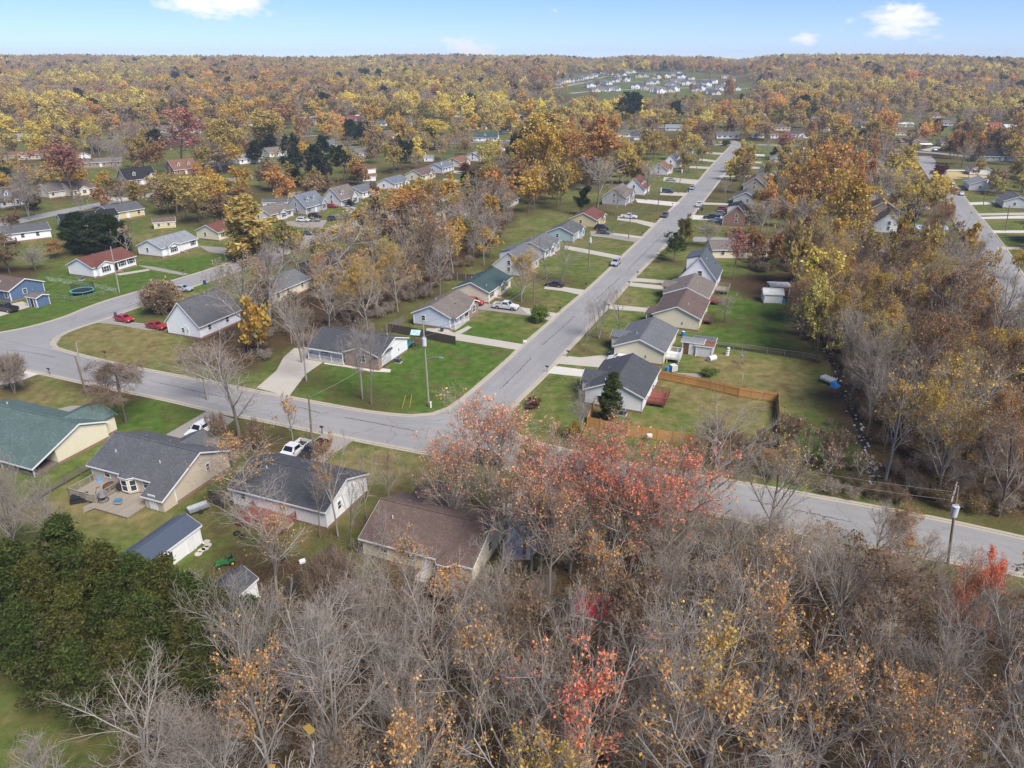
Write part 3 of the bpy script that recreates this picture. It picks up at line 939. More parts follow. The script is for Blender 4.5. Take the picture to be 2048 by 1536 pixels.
def house(px, py, cx, cy, yaw, w, d, wall, roof, label, ref=None, eave=2.85, pitch=.42, wings=(), porch=None, dormers=(), shed_dormer=None, shut=None,
          win=None, door=('F', 0.0, 'white'), chimney=None, deck=None, back_ext=None, vents=2, found=True, name="house", cat="house", hidden=False,
          ov=.4, lod=None, world=None, wing_wall=None, group=None, bay=None, util=None, brickfront=False):
    ax, ay = world if world else P(px, py)
    a = R(yaw)
    lx, ly = rot2(cx * w / 2, cy * d / 2, a)
    ox, oy = ax - lx, ay - ly
    oz = float(hgt(ox, oy))
    ppm = FPX / math.hypot(oy, CAM_H - oz) 
    if lod is None: lod = 0 if ppm > 7.5 else (1 if ppm > 3.6 else 2)
    H = thing(name, label, cat, (ox, oy, oz), a, group)
    HOUSES.append((ox, oy, oz, w, d, yaw, ref, eave + pitch * d / 2))
    FOOT.append([(ox + rot2(sx * (w / 2 + .8), sy * (d / 2 + .8), a)[0], oy + rot2(sx * (w / 2 + .8), sy * (d / 2 + .8), a)[1]) for sx, sy in ((-1, -1), (1, -1), (1, 1), (-1, 1))])
    wm, rm = wallm(wall), roofm(roof)
    hw, hd = w / 2, d / 2
    zb = .42 if found else .06
    zr = eave + pitch * hd
    walls = MB(); roofb = MB(); trim = MB(); fnd = MB()
    walls.prism_x([(-hd, zb), (hd, zb), (hd, eave), (0, zr), (-hd, eave)], -hw, hw)
    if found: fnd.box(-hw + .03, -hd + .03, -.3, hw - .03, hd - .03, zb + .01)
    rx = hw + .32
    for s in (-1, 1):
        o = ov + (back_ext[0] if (back_ext and s == 1) else 0)
        yE, zE = s * (hd + o), zr - pitch * (hd + o)
        slab(roofb, (0, zr + .02), (yE, zE + .02), -rx, rx)
        e0, e1 = sorted((yE, yE + s * .05))
        trim.box(-rx, e0, zE - .06, rx, e1, zE + .13)
        for sx in (-1, 1):       # rake boards
            x0, x1 = sorted((sx * rx, sx * (rx + .045)))
            slab(trim, (0, zr - .08), (yE, zE - .08), x0, x1, .22)
    if lod < 2:
        rb = MB().box(-rx, -.13, zr + .12, rx, .13, zr + .215)
    if back_ext:
        n = 4
        for k in range(n):
            xx = -hw + .2 + k * (w - .4) / (n - 1)
            MB().box(xx - .07, hd + back_ext[0] - .07, 0, xx + .07, hd + back_ext[0] + .07, zr - pitch * (hd + back_ext[0]) + .02).build("porch_post", WHITE, H)
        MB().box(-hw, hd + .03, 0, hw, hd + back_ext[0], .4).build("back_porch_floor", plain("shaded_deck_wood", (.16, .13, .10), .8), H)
    wins = []
    gabfront = []
    for wg in wings:
        wxc, ww, pr = wg[0], wg[1], wg[2]
        side = wg[3] if len(wg) > 3 else -1
        wp = wg[4] if len(wg) > 4 else pitch
        zrw = eave + wp * ww / 2
        y0 = side * (hd + pr)
        yi = side * max(0.0, (zr - zrw) / pitch)
        mbw = walls if not (wing_wall and side == -1) else MB()
        mbw.prism_y([(wxc - ww / 2, zb), (wxc + ww / 2, zb), (wxc + ww / 2, eave - .004), (wxc, zrw - .004), (wxc - ww / 2, eave - .004)], y0, side * (hd * .3))
        if mbw is not walls:
            mbw.build("brick_gable_wall" if 'brick' in wing_wall else "gable_wall", wallm(wing_wall), H)
        if found: fnd.box(wxc - ww / 2 + .03, min(y0, 0) + .03, -.3, wxc + ww / 2 - .03, max(y0, 0) - .03, zb + .008)
        yf = y0 + side * .3
        for s in (-1, 1):
            o = .3
            slab(roofb, (wxc, zrw + .035), (wxc + s * (ww / 2 + o), zrw - wp * (ww / 2 + o) + .035), min(yf, yi), max(yf, yi), .15, 'y')
            q0, q1 = sorted((yf, yf + side * .045))
            slab(trim, (wxc, zrw - .07), (wxc + s * (ww / 2 + o), zrw - wp * (ww / 2 + o) - .07), q0, q1, .22, 'y')
        gabfront.append((wxc, y0, side, ww, zrw))
    if porch:
        x0, x1, pd = porch[:3]
        yo = -(hd + pd)
        slab(roofb, (-hd + .1, eave + .1), (yo - .25, eave - .28), x0 - .2, x1 + .2, .12)
        trim.box(x0 - .2, yo - .3, eave - .36, x1 + .2, yo - .25, eave - .14)
        MB().box(x0, yo, 0, x1, -hd - .01, zb - .06).build("porch_floor", CONC, H)
        n = max(2, int((x1 - x0) / 2.2) + 1)
        pm = cached(("post", round(eave, 1)), lambda: MB().box(-.07, -.07, 0, .07, .07, eave - zb - .2).mesh("porch_post", WHITE))
        for k in range(n):
            add("porch_post", pm, H, (x0 + .15 + k * (x1 - x0 - .3) / (n - 1), yo + .15, zb - .06))
        if lod == 0 or len(porch) > 3:
            rl = MB()
            rl.box(x0 + .1, yo + .13, zb + .75, x1 - .1, yo + .18, zb + .82)
            k = x0 + .2
            while k < x1 - .2:
                rl.box(k, yo + .14, zb, k + .04, yo + .17, zb + .75); k += .16
            rl.build("porch_railing", WHITE, H)
    if util:      # lean-to room under the main roof slope at the back
        x0, x1, pd = util
        zt = zr - pitch * (hd + pd)
        walls.hexa([(x0, hd - .1, .06), (x1, hd - .1, .06), (x1, hd + pd, .06), (x0, hd + pd, .06)], [(x0, hd - .1, eave), (x1, hd - .1, eave), (x1, hd + pd, zt), (x0, hd + pd, zt)])
        slab(roofb, (hd + ov - .3, zr - pitch * (hd + ov - .3) + .025), (hd + pd + .3, zt - pitch * .3 + .025), x0 - .32, x1 + .2, .15)
        trim.box(x0 - .32, hd + pd + .3, zt - pitch * .3 - .06, x1 + .2, hd + pd + .35, zt - pitch * .3 + .13)
        for xx in (x0 - .365, x1 + .2):
            slab(trim, (hd + ov, zr - pitch * (hd + ov) - .08), (hd + pd + .3, zt - pitch * .3 - .08), xx, xx + .045, .22)
        add("door", door_mesh('white'), H, ((x0 + x1) / 2 + .1, hd + pd, .12), math.pi)
    if bay:       # three-sided bay with its own little hipped roof
        bx, bw, bp, side = bay
        y0, y1 = side * hd, side * (hd + bp)
        k = bw * .28
        pl = [(bx - bw / 2, y0 - side * .2), (bx - bw / 2, y0), (bx - bw / 2 + k, y1), (bx + bw / 2 - k, y1), (bx + bw / 2, y0), (bx + bw / 2, y0 - side * .2)]
        if side > 0: pl = pl[::-1]
        walls.hexa([(x, y, .45) for x, y in pl], [(x, y, eave - .1) for x, y in pl])
        lo = [(bx + (x - bx) * 1.18, y + side * .14, eave - .1) for x, y in pl]
        hi = [(bx + (x - bx) * .42, y0 - side * .95 + (y - y0) * .1, eave + .55) for x, y in pl]
        bo = MB().hexa(lo, hi); bo.build("bay_roof", rm, H)
        trim2 = MB().hexa([(x, y, eave - .2) for x, y, z in lo], [(x, y, eave - .085) for x, y, z in lo]); trim2.build("bay_fascia", WHITE, H)
        ang = math.atan2(bp, k)
        bz = 1.55
        put_window(H, bx, y1, bz, math.pi if side > 0 else 0, bw - 2 * k - .25, 1.55)
        for s in (-1, 1):
            put_window(H, bx + s * (bw / 2 - k / 2), (y0 + y1) / 2, bz, (math.pi - s * ang) if side > 0 else (s * ang), .62, 1.5)
    # ---- dormers
    for dx in dormers:
        dw, dh = 1.35, 1.35
        yf = -hd * .72
        zf = zr - pitch * hd * .72
        D = MB(); D.cur = 0
        zt = zf + dh
        zpk = zt + .55
        yb_t = -max(0.0, (zr - zt) / pitch); yb_p = -max(0.0, (zr - zpk) / pitch)
        D.prism_y([(dx - dw / 2, zf - .2), (dx + dw / 2, zf - .2), (dx + dw / 2, zt), (dx, zpk), (dx - dw / 2, zt)], yf, min(-.1, yb_p))
        D.cur = 1
        for s in (-1, 1):
            slab(D, (dx, zpk + .02), (dx + s * (dw / 2 + .18), zt - .13), yf - .2, min(-.05, yb_p), .1, 'y')
        D.cur = 2
        for s in (-1, 1):
            slab(D, (dx, zpk - .05), (dx + s * (dw / 2 + .18), zt - .2), yf - .24, yf - .2, .16, 'y')
        dm = D.build("dormer", [wm if wall not in ('brick', 'tanbrick') else wallm('greywhite'), rm, WHITE], H)
        o = add("window_frame", win_mesh(.7, 1.0), dm, (dx, yf, zf + .8))
        add("pane", pane_mesh(.7, 1.0), dm, (dx, yf, zf + .8))
    if shed_dormer:
        x0, x1, side = shed_dormer
        yf = side * hd * .8; zf = zr - pitch * hd * .8
        D = MB(); D.cur = 0
        zt = zr - .35
        D.hexa([(x0, 0, zf - .2), (x1, 0, zf - .2), (x1, yf, zf - .2), (x0, yf, zf - .2)], [(x0, 0, zr - .05), (x1, 0, zr - .05), (x1, yf, zt - .55), (x0, yf, zt - .55)])
        D.cur = 1
        slab(D, (0, zr + .12), (yf + side * .3, zt - .5 - .05), x0 - .2, x1 + .2, .12)
        dm = D.build("shed_dormer", [wm if wall not in ('brick',) else wallm('greywhite'), rm], H)
        for k in range(2):
            xx = x0 + (k + .5) * (x1 - x0) / 2
            add("window_frame", win_mesh(.8, .8), dm, (xx, yf, (zf + zt) / 2 - .25), 0 if side < 0 else math.pi)
            add("pane", pane_mesh(.8, .8), dm, (xx, yf, (zf + zt) / 2 - .25), 0 if side < 0 else math.pi)
    # ---- openings
    zw = zb + 1.45
    if win is None:
        win = {}
        rnd_ = random.Random(int(px * 7 + py))
        taken = [(g[0] - g[3] / 2 - .6, g[0] + g[3] / 2 + .6) for g in gabfront if g[2] == -1]
        fr = []
        k = max(2, int(w // 3.2))
        for i in range(k):
            x = -hw + (i + .5) * w / k
            if abs(x - (door[1] if door else 99)) < 1.3 or any(p <= x <= q for p, q in taken): continue
            fr.append((x, zw, .95, 1.3))
        win['F'] = fr
        win['B'] = [(-hw * .6, zw + .1, .8, 1.0), (hw * .15, zw + .1, .8, 1.0), (hw * .65, zw + .1, .9, 1.2)] if lod < 2 else []
        win['L'] = [(0.9, zw, .8, 1.1)] if lod < 2 and pitch < .7 else [(0, zw, .8, 1.1), (0, eave + .7, .8, 1.1)]
        win['R'] = win['L']
    for s, lst in win.items():
        for q in lst:
            u, z, ww, hh = q[:4]
            sh = shut if s in ('F', 'W') else None
            if len(q) > 4: sh = q[4]
            if s == 'F': put_window(H, u, -hd, z, 0, ww, hh, sh if lod < 2 or shut else None)
            elif s == 'B': put_window(H, u, hd, z, math.pi, ww, hh, sh)
            elif s == 'R': put_window(H, hw, u, z, math.pi / 2, ww, hh, sh)
            elif s == 'L': put_window(H, -hw, u, z, -math.pi / 2, ww, hh, sh)
            elif s == 'U' and util: put_window(H, u, hd + util[2], z, math.pi, ww, hh, sh)
    for (gx_, gy_, side, gw, zrw) in gabfront:
        if gw > 2.4:
            put_window(H, gx_, gy_, zw, 0 if side < 0 else math.pi, 1.5 if gw > 3.4 else .9, 1.35, shut)
        if lod < 2 and gw > 3:
            MB().box(-.22, -.05, -.3, .22, 0, .3).build("gable_vent", WHITE, H, (gx_, gy_, zrw - .75), 0 if side < 0 else math.pi)
    if door:
        s, u, c = door
        y, r_ = (-hd, 0) if s == 'F' else (hd, math.pi)
        if s == 'R': add("door", door_mesh(c), H, (hw, u, zb - .02), math.pi / 2)
        elif s == 'L': add("door", door_mesh(c), H, (-hw, u, zb - .02), -math.pi / 2)
        else: add("door", door_mesh(c), H, (u, y, zb - .02), r_)
        if found and lod < 2 and s in 'FB' and not porch:
            sy = -1 if s == 'F' else 1
            st = MB(); st.box(u - .7, min(y, y + sy * 1.2), 0, u + .7, max(y, y + sy * 1.2) , zb - .05); st.box(u - .7, min(y + sy * 1.2, y + sy * 1.55), 0, u + .7, max(y + sy * 1.2, y + sy * 1.55), .19)
            st.build("front_steps" if s == 'F' else "back_steps", BRICK if s == 'F' else CONC, H)
    wo = walls.build("wall", wm, H)
    ro = roofb.build("roof", rm, H)
    if found: fnd.build("foundation", BRICK, H)
    trim.build("fascia", WHITE, H)
    if lod < 2:
        rb.build("ridge_cap", rm, ro)
        ct = cached(("corner", wall, zb, round(eave, 2)), lambda: MB().box(-.055, -.055, zb, .055, .055, eave - .1).mesh("corner_trim", WHITE if wall not in ('cream',) else wm))
        for sx in (-1, 1):
            for sy in (-1, 1):
                add("corner_trim", ct, H, (sx * hw, sy * hd, 0))
        rv = random.Random(int(px + py * 3))
        for k in range(vents):
            xx, yy = rv.uniform(-hw * .8, hw * .8), rv.choice((-1, 1)) * rv.uniform(.25, .7) * hd
            zz = zr - pitch * abs(yy) + .15
            if k % 2: cached("pipevent", lambda: MB().cyl(0, 0, -.1, .38, .07, 8).mesh("roof_vent", plain("vent_pipe", (.6, .6, .6), .5)))
            v = cached("pipevent", lambda: MB().cyl(0, 0, -.1, .42, .07, 8).mesh("roof_vent", plain("vent_pipe", (.6, .6, .6), .5))) if k % 2 else \
                cached("boxvent", lambda: MB().box(-.18, -.18, -.12, .18, .18, .16).mesh("roof_vent", plain("vent_box", (.12, .12, .13), .6)))
            add("roof_vent", v, ro, (xx, yy, zz))
        ds = cached(("spout", round(eave, 2)), lambda: MB().tube([(0, 0, eave - .15), (0, 0, .25), (0, -.33, .12)], .045, 6).mesh("downspout", WHITE))
        for sx in (-1, 1):
            add("downspout", ds, H, (sx * (hw - .12), -hd - .07, 0))
    if lod == 0:
        MB().box(-.1, -.12, 0, .1, 0, .5).build("meter_box", STEEL, H, (hw, hd * .3, 1.3), math.pi / 2)
    if chimney:
        MB().box(chimney - .45, -.35, zr - 1.0, chimney + .45, .35, zr + .9).box(chimney - .52, -.42, zr + .9, chimney + .52, .42, zr + 1.05).build("chimney", BRICK, ro)
    if deck:
        deck_part(H, *deck, hd=hd, hw=hw)
    return H

DECKM = woodmat("weathered_deck_wood", (.33, .28, .22))
REDDECK = woodmat("red_stained_deck", (.26, .075, .055))
BRDECK = woodmat("brown_deck_wood", (.17, .10, .07))
def deck_part(H, side, u0, u1, dep, z, mat, boards=False, rail=True, hd=4, hw=6):
    """deck on the back ('B') or left/right side; boards lie parallel to the wall's normal"""
    base = MB()
    y0, y1 = (hd + .03, hd + dep) if side == 'B' else (-hd - dep, -hd - .03)
    base.box(u0 + .05, y0 + .02, z - .22, u1 - .05, y1 - .05, z - .045)
    for x in np.linspace(u0 + .15, u1 - .15, 4):
        for y in (y0 + .3, y1 - .15): base.box(x - .06, y - .06, 0, x + .06, y + .06, z - .2)
    D = base.build("deck", mat, H)
    nb = int((u1 - u0) / (.145 if boards else .29))
    bw = (u1 - u0) / nb
    bm_ = MB().box(-bw / 2 + .006, y0, z - .045, bw / 2 - .006, y1, z).mesh("deck_board", mat)
    for k in range(nb):
        add("deck_board", bm_, D, (u0 + (k + .5) * bw, 0, random.uniform(-.004, .004)))
    if rail:
        rl = MB()
        path = [(u0 + .05, y0 + .1), (u0 + .05, y1 - .05 if side == 'B' else y0 + .05), (u1 - .05, y1 - .05 if side == 'B' else y0 + .05), (u1 - .05, y0 + .1)] if side == 'B' else \
            [(u0 + .05, y1 - .1), (u0 + .05, y0 + .05), (u1 - .05, y0 + .05), (u1 - .05, y1 - .1)]
        for (a0, b0), (a1, b1) in zip(path[:-1], path[1:]):
            n = max(1, int(math.hypot(a1 - a0, b1 - b0) / .15))
            for k in range(n + 1):
                t = k / n; x, y = a0 + (a1 - a0) * t, b0 + (b1 - b0) * t
                s = .05 if k % 10 == 0 else .02
                rl.box(x - s, y - s, z, x + s, y + s, z + .9)
            rl.box(min(a0, a1) - .06, min(b0, b1) - .06, z + .9, max(a0, a1) + .06, max(b0, b1) + .06, z + .95)
        rl.build("railing", mat, D)
    return D
# ---------------------------------------------------------------- the houses
ROOFC['steel'] = (.095, .115, .135)
def ordinal(n):
    w_ = ["first", "second", "third", "fourth", "fifth", "sixth", "seventh", "eighth", "ninth", "tenth", "eleventh", "twelfth", "thirteenth", "fourteenth", "fifteenth", "sixteenth", "seventeenth", "eighteenth", "nineteenth"]
    t_ = {2: "twenty", 3: "thirty", 4: "forty", 5: "fifty"}
    if n <= 19: return w_[n - 1]
    return (t_[n // 10] + ("-" + w_[n % 10 - 1] if n % 10 else "")) if n % 10 else {20: "twentieth", 30: "thirtieth", 40: "fortieth", 50: "fiftieth"}[n]
ORD = [ordinal(k + 1) for k in range(30)]
WL, WR, NB_, SB = 68.3, 248.3, -21.7, 158.3
def PC(*a, **k): return house(*a, **k)

# south of the cross street (we see their backs)
house(119, 930, -1, 1, SB, 19, 8.0, 'cream', 'green', "cream house with large teal green roof in the left foreground", "the green-roofed house", wings=[(-5.5, 6.5, 2.2)], back_ext=(3.4,), door=None,
      win={'B': [(-4, 1.8, .9, 1.2), (2, 1.8, .9, 1.2)]}, pitch=.38, vents=3)
N2 = house(330, 1026, -1, 1, SB, 14, 9.3, 'tan', 'charcoal', "beige house with mottled dark grey roof, bay window and wooden back deck", "the beige house with the deck", eave=2.8, pitch=.46,
      world=(P(330, 1026)[0] + 2.0 * math.cos(R(68.3)), P(330, 1026)[1] + 2.0 * math.sin(R(68.3))),
      util=(-6.98, -4.0, 2.0), bay=(.4, 2.6, .9, 1), win={'B': [(4.3, 2.0, .85, 1.15), (-2.4, 1.85, 1.0, 1.2)], 'L': [(-1.0, 2.3, .5, .9)], 'R': []}, wings=[(-1.5, 5.0, 1.6)], door=None,
      deck=('B', 2.2, 6.8, 3.9, .5, DECKM, True, True), vents=4)
deck_part(N2, "B", -3.9, 2.15, 4.7, .3, DECKM, True, False, hd=4.65, hw=7)
house(655, 1061, -1, 1, SB, 13.6, 8.6, 'white', 'dark', "white house with blackish roof behind bare trees, red deck at its back", "the red deck house", pitch=.40,
      win={'B': [(5.3, 1.9, .85, .9), (-.6, 1.9, .8, 1.0)], 'L': [(1.6, 1.9, .6, 1.0)], 'R': [(0, 1.9, .8, 1.0)]}, door=('B', -1.6, 'white'),
      deck=('B', -2.6, 3.6, 3.4, .85, REDDECK, True, True), vents=3)
house(945, 1172, -1, 1, SB, 13.2, 9.2, 'cream', 'brown', "cream house with brown roof half hidden behind the red maples", "the maple-side brown roof", eave=2.7, pitch=.42, wings=[(2.6, 6.0, 1.8)],
      bay=(-3.6, 2.3, 1.0, 1), win={'B': [(4, 1.9, .9, 1.1), (.6, 1.9, .9, 1.1)], 'L': [(0, 1.9, .8, 1.1)], 'R': [(0, 1.9, .8, 1.1)]}, door=('B', -1.2, 'white'))
house(19, 852, -1, -1, SB, 12, 9, 'paleblue', 'taupe', "pale house corner with brown eave at the left picture edge", None, found=True)

# corner lot north of the cross street
house(765, 737, 1, -1, NB_, 15.2, 9.1, 'white', 'dark', "white ranch house with slate roof and railed porch on the corner lawn", "the corner ranch house", eave=2.75, pitch=.36,
      wings=[(4.1, 7.0, 1.2)], wing_wall='tanbrick', porch=(-7.4, .4, 1.6, 1), door=('F', -.6, 'white'), win={'F': [(-4.6, 1.8, 1.6, 1.1)], 'R': [], 'L': [(0, 1.8, .8, 1)], 'B': [(3, 1.8, .9, 1.1), (-3, 1.8, .9, 1.1)]})
# west side of the main street, going up
house(900, 660, -1, -1, WL, 12.2, 8.4, 'paleblue', 'taupe', "pale blue sided house with taupe roof, porch and brick front gable", "the pale blue house", wings=[(3.4, 4.6, 1.1)], wing_wall='tanbrick', porch=(-6.0, 1.0, 1.2),
      door=('F', -1.2, 'blue'), win={'F': [(-3.6, 1.8, 1.0, 1.3)], 'L': [(1.9, 1.9, .8, 1.0)], 'R': [], 'B': [(-2, 1.9, .8, 1.0), (2.6, 1.9, .8, 1.0)]}, pitch=.44)
house(977, 608, -1, -1, WL, 13.5, 8.6, 'cream', 'darkgreen', "cream house with dark green shingle roof and small arched front gable", "the dark green roof", wings=[(.6, 3.2, .5)], shut='black', door=('F', -2.2, 'white'),
      win={'F': [(-4.7, 1.85, 1.0, 1.3), (4.2, 1.85, 1.0, 1.3)], 'L': [], 'R': [], 'B': [(-2, 1.9, .8, 1.0)]}, vents=5)
house(1048, 556, -1, -1, WL, 11, 8.4, 'ltgrey', 'grey', "pale grey house with steep front gable behind the golden tree", "the pale grey house", pitch=.85, shed_dormer=(-3.5, 3.5, 1), eave=2.9)
house(1089, 520, -1, -1, WL, 12.5, 9, 'greywhite', 'grey', "white house with ash grey roof behind two bare yard trees", "the ash-roofed white house", wings=[(-1.5, 4.0, .8), (4.2, 3.2, .6)], pitch=.42, shut='black')
house(1146, 486, -1, -1, WL, 11, 8.4, 'teal', 'charcoal', "teal green house with dark grey roof by two parked dark cars", "the teal house", wings=[(2.4, 3.6, .8)], pitch=.42)
house(1192, 457, -1, -1, WL, 11.5, 9, 'yellow', 'redbrown', "pale yellow house with red brown roof and white front gable", "the yellow house", wings=[(1.5, 4.2, .8)], pitch=.45, shut='black')
house(1250, 413, -1, -1, WL, 13, 9, 'grey', 'taupe', "grey house with tall gable and brown cross roof along the street", "the tall grey gabled house", eave=3.4, pitch=.75, wings=[(3.5, 5, .8)], shut='black')
house(1287, 392, -1, -1, WL, 11.5, 8.6, 'white', 'redbrown', "white steep gabled house with red metal front dormers", "the white house with red dormers", eave=2.9, pitch=.95, dormers=(-2.5, 2.5))
house(1334, 352, -1, -1, WL, 12, 8.6, 'ltgrey', 'rust', "grey house with rusty brown roof near the middle of the street", None, eave=2.9, pitch=.7, wings=[(2.5, 4, .8)])
house(1356, 338, -1, -1, WL, 11, 8.2, 'white', 'dark', "white cape house with slate blue dormers beside an evergreen shrub", None, eave=2.9, pitch=1.0, dormers=(-2.4, 2.4))
house(1380, 312, -1, -1, WL, 12, 9, 'cream', 'brown', "cream gabled house high up on the west side of the street", None, pitch=.75, eave=3.0, shed_dormer=(-3, 3, -1))
house(1385, 292, -1, -1, 0, 14, 9, 'taupe', 'black', "house with near black roof at the top of the street", None, pitch=.6, wings=[(5, 5, 2.0)])
house(1433, 278, -1, -1, -3, 16, 8.5, 'white', 'charcoal', "white long house with dark shutters facing down the street's end", "the white house at the street's end", shut='black', pitch=.42, wings=[(6, 3.5, .5)])
house(1504, 277, -1, -1, -4, 9, 8, 'cream', 'taupe', "small cream house behind a rust-coloured tree beyond the street end", None, pitch=.4)
house(1574, 277, -1, -1, -4, 20, 8.5, 'white', 'dark', "long white house with dark roof and white gable beyond street end", "the long white house", wings=[(.5, 5, .8)], pitch=.42)
house(1541, 277, -1, -1, -4, 5.5, 6, 'white', 'brown', "white single garage beside the long white house", None, pitch=.35, found=False, name="garage", cat="garage")
# east side of the main street
house(1283, 828, 1, 1, WR, 12.2, 9.2, 'white', 'dark', "white house with charcoal shingle roof, tall cedar at its near corner", "the white house by the cedar", wings=[(0.8, 4.6, 1.4)], eave=2.9, pitch=.42,
      win={'B': [(3.6, 1.8, .7, 1.1), (-2.5, 1.9, 1.5, 1.2)], 'R': [], 'F': [(3.6, 1.8, .9, 1.2)], 'L': []}, door=('B', .2, 'white'), deck=('B', -1.8, 2.9, 3.0, .7, REDDECK, True, True))
house(1325, 733, 1, 1, WR, 13, 9.0, 'cream', 'grey', "cream house with medium grey roof and white railed back deck", "the grey-roofed cream house", wings=[(.2, 3.6, 1.7)], pitch=.40,
      win={'B': [(4.2, 1.9, .8, 1.0), (-3, 1.9, .9, 1.1)], 'R': [], 'L': [], 'F': [(4, 1.9, .9, 1.2)]}, door=('B', 1.2, 'white'), deck=('B', .6, 4.3, 2.6, .9, plain("white_deck", (.66, .65, .62), .6), False, True))
house(1396, 664, 1, 1, WR, 13, 9.4, 'cream', 'brown', "cream house with plain brown roof, porch facing the street", "the brown-roofed cream house", porch=(2.2, 6.4, 1.6), pitch=.42, eave=2.9,
      win={'B': [(3, 1.9, .8, 1.0), (-3, 1.9, .9, 1.1)], 'R': [], 'L': [], 'F': [(0, 1.9, .9, 1.2), (-4, 1.9, .9, 1.2)]}, deck=('B', -1.6, 1.4, 2.2, .9, BRDECK, False, True))
house(1412, 620, 1, 1, WR, 12, 9.4, 'beige', 'taupe', "tan house with taupe roof and small front wing, two down from steep white house", "the taupe-roofed house", wings=[(-1.5, 4, 1.4)], pitch=.40, deck=('B', -1, 2, 2.4, .9, REDDECK, False, True))
house(1428, 588, 1, 1, WR, 11, 8.2, 'white', 'steel', "steep white house with blue grey roof and one attic window", "the steep white house", pitch=1.18, eave=3.6, shed_dormer=(-3.6, 3.6, -1),
      win={'R': [(.3, 4.6, .9, 1.3, None), (-1.8, 1.8, .7, 1.0)], 'L': [], 'F': [(3, 1.9, .9, 1.2)], 'B': [(-3, 1.9, .9, 1.2)]}, deck=('B', 1.4, 5.4, 3.2, .9, DECKM, False, True))
house(1424, 519, 1, 1, SB + 21, 16, 8.5, 'cream', 'taupe', "beige house with long taupe roof behind the steep white house", "the long beige house", pitch=.36, world=None)
house(1497, 455, 1, 1, WR, 10.5, 8.6, 'brick', 'black', "red brick gabled house with one white attic window", "the red brick gabled house", eave=2.9, pitch=.95, shed_dormer=(-3, 3, -1))
house(1512, 412, 1, 1, WR, 11, 8.6, 'grey', 'charcoal', "grey house half hidden behind an orange tree beside the brick house", None, pitch=.5)
house(1528, 384, 1, 1, WR, 11, 8.6, 'taupe', 'brown', "brown house hidden among trees past the brick gabled house", None, pitch=.7)
house(1550, 358, 1, 1, WR, 11, 8.4, 'cream', 'green', "cream house with green metal roof east of the main street", None, pitch=.45)
house(1561, 342, 1, 1, WR, 11, 8.4, 'white', 'ltgrey', "white house with pale grey roof beside the green metal roof", None, pitch=.45)
house(1571, 328, 1, 1, WR, 11, 8.4, 'ltgrey', 'taupe', "grey house third from the top on the east side", None, pitch=.45)
house(1583, 312, 1, 1, WR, 11, 8.4, 'white', 'grey', "white house near the top of the street's east side", None, pitch=.5)
# west of the east street
house(1698, 548, 1, 1, SB + 18, 21, 9, 'cream', 'black', "long cream house with blackish roof buried in the right-hand wood", "the long black-roofed house", pitch=.40, win={'B': [(4, 1.8, 1.2, 1.2), (6, 1.8, 1.0, 1.2), (-4, 1.8, .9, 1.1)]})
house(1805, 470, 1, 1, WR, 10, 9, 'white', 'brown', "white steep gabled house beside a dark round evergreen", "the white gable by the round evergreen", pitch=.9, eave=2.8)
house(1792, 435, 1, 1, WR, 11, 8.6, 'tanbrick', 'rust', "house with dull rust roof behind the forked bare tree", None, pitch=.6)
house(1778, 405, 1, 1, WR, 11, 8.6, 'grey', 'grey', "grey house with grey roof behind the forked bare tree", None, pitch=.5)
house(1775, 372, 1, 1, WR, 11, 8.6, 'white', 'ltgrey', "white gabled house third up the row west of the east street", None, pitch=.5)
house(1772, 350, 1, 1, WR, 11, 8.6, 'white', 'grey', "white gabled house second from the top of that row", None, pitch=.5)
house(1768, 330, 1, 1, WR, 11, 8.6, 'cream', 'rust', "cream house with pale rust roof topping the row", None, pitch=.5)
house(1800, 291, -1, -1, 0, 18, 9, 'brick', 'brown', "red brick ranch house with white trimmed gable and carport", "the red brick ranch house", wings=[(1, 5.5, 1.5)], pitch=.36, shut=None, wing_wall='brick')
house(1790, 272, -1, -1, 0, 22, 9, 'tan', 'brown', "long brown house behind the red brick ranch", None, pitch=.32)
house(1795, 255, -1, -1, 0, 14, 9, 'taupe', 'white', "brown house with bright white metal roof", None, pitch=.25)
house(1882, 293, -1, -1, -3, 8, 8, 'cream', 'brown', "small cream house left of the large rust tree", None, pitch=.5)
house(1955, 323, -1, -1, -2, 27, 9.5, 'slate', 'black', "slate green house with very large black roof at right edge", "the big black-roofed house", pitch=.62, eave=3.0)
house(1970, 345, 1, -1, WL, 13, 9, 'white', 'brown', "white house with low brown roof before the big black roof", None, pitch=.35)
house(1990, 385, -1, -1, WL, 14, 10, 'ltgrey', 'ltgrey', "pale grey house with weathered grey roof at the right edge", None, pitch=.4)
house(2060, 420, -1, -1, WL, 13, 9, 'ltgrey', 'charcoal', "grey house cut by the right picture edge behind a bare tree", None, pitch=.4)
# the west street, north-west side (front to the street)
house(189, 557, -1, -1, WL, 13.2, 8.6, 'white', 'redbrown', "white house with red brown roof and black shutters beside the trampoline", "the red-brown roof", wings=[(-3.4, 4.6, 1.0)], shut='black', door=('F', .4, 'black'), pitch=.44,
      win={'F': [(2.4, 1.85, 1.3, 1.3), (5.2, 1.85, 1.3, 1.3)], 'L': [], 'R': [], 'B': [(-2, 1.9, .8, 1.0), (3, 1.9, .8, 1.0)]})
house(326, 516, -1, -1, WL, 13.5, 8.8, 'white', 'ltgrey', "white house with light grey roof and steel blue shutters", "the light-grey roof", wings=[(-3.2, 4.0, 1.0)], shut='navy', door=('F', .6, 'white'), pitch=.42)
house(439, 483, -1, -1, WL, 12.5, 8.6, 'cream', 'redbrown', "cream house with maroon roof behind the conical golden tree", "the maroon-roofed cream house", shut='brown', pitch=.44)
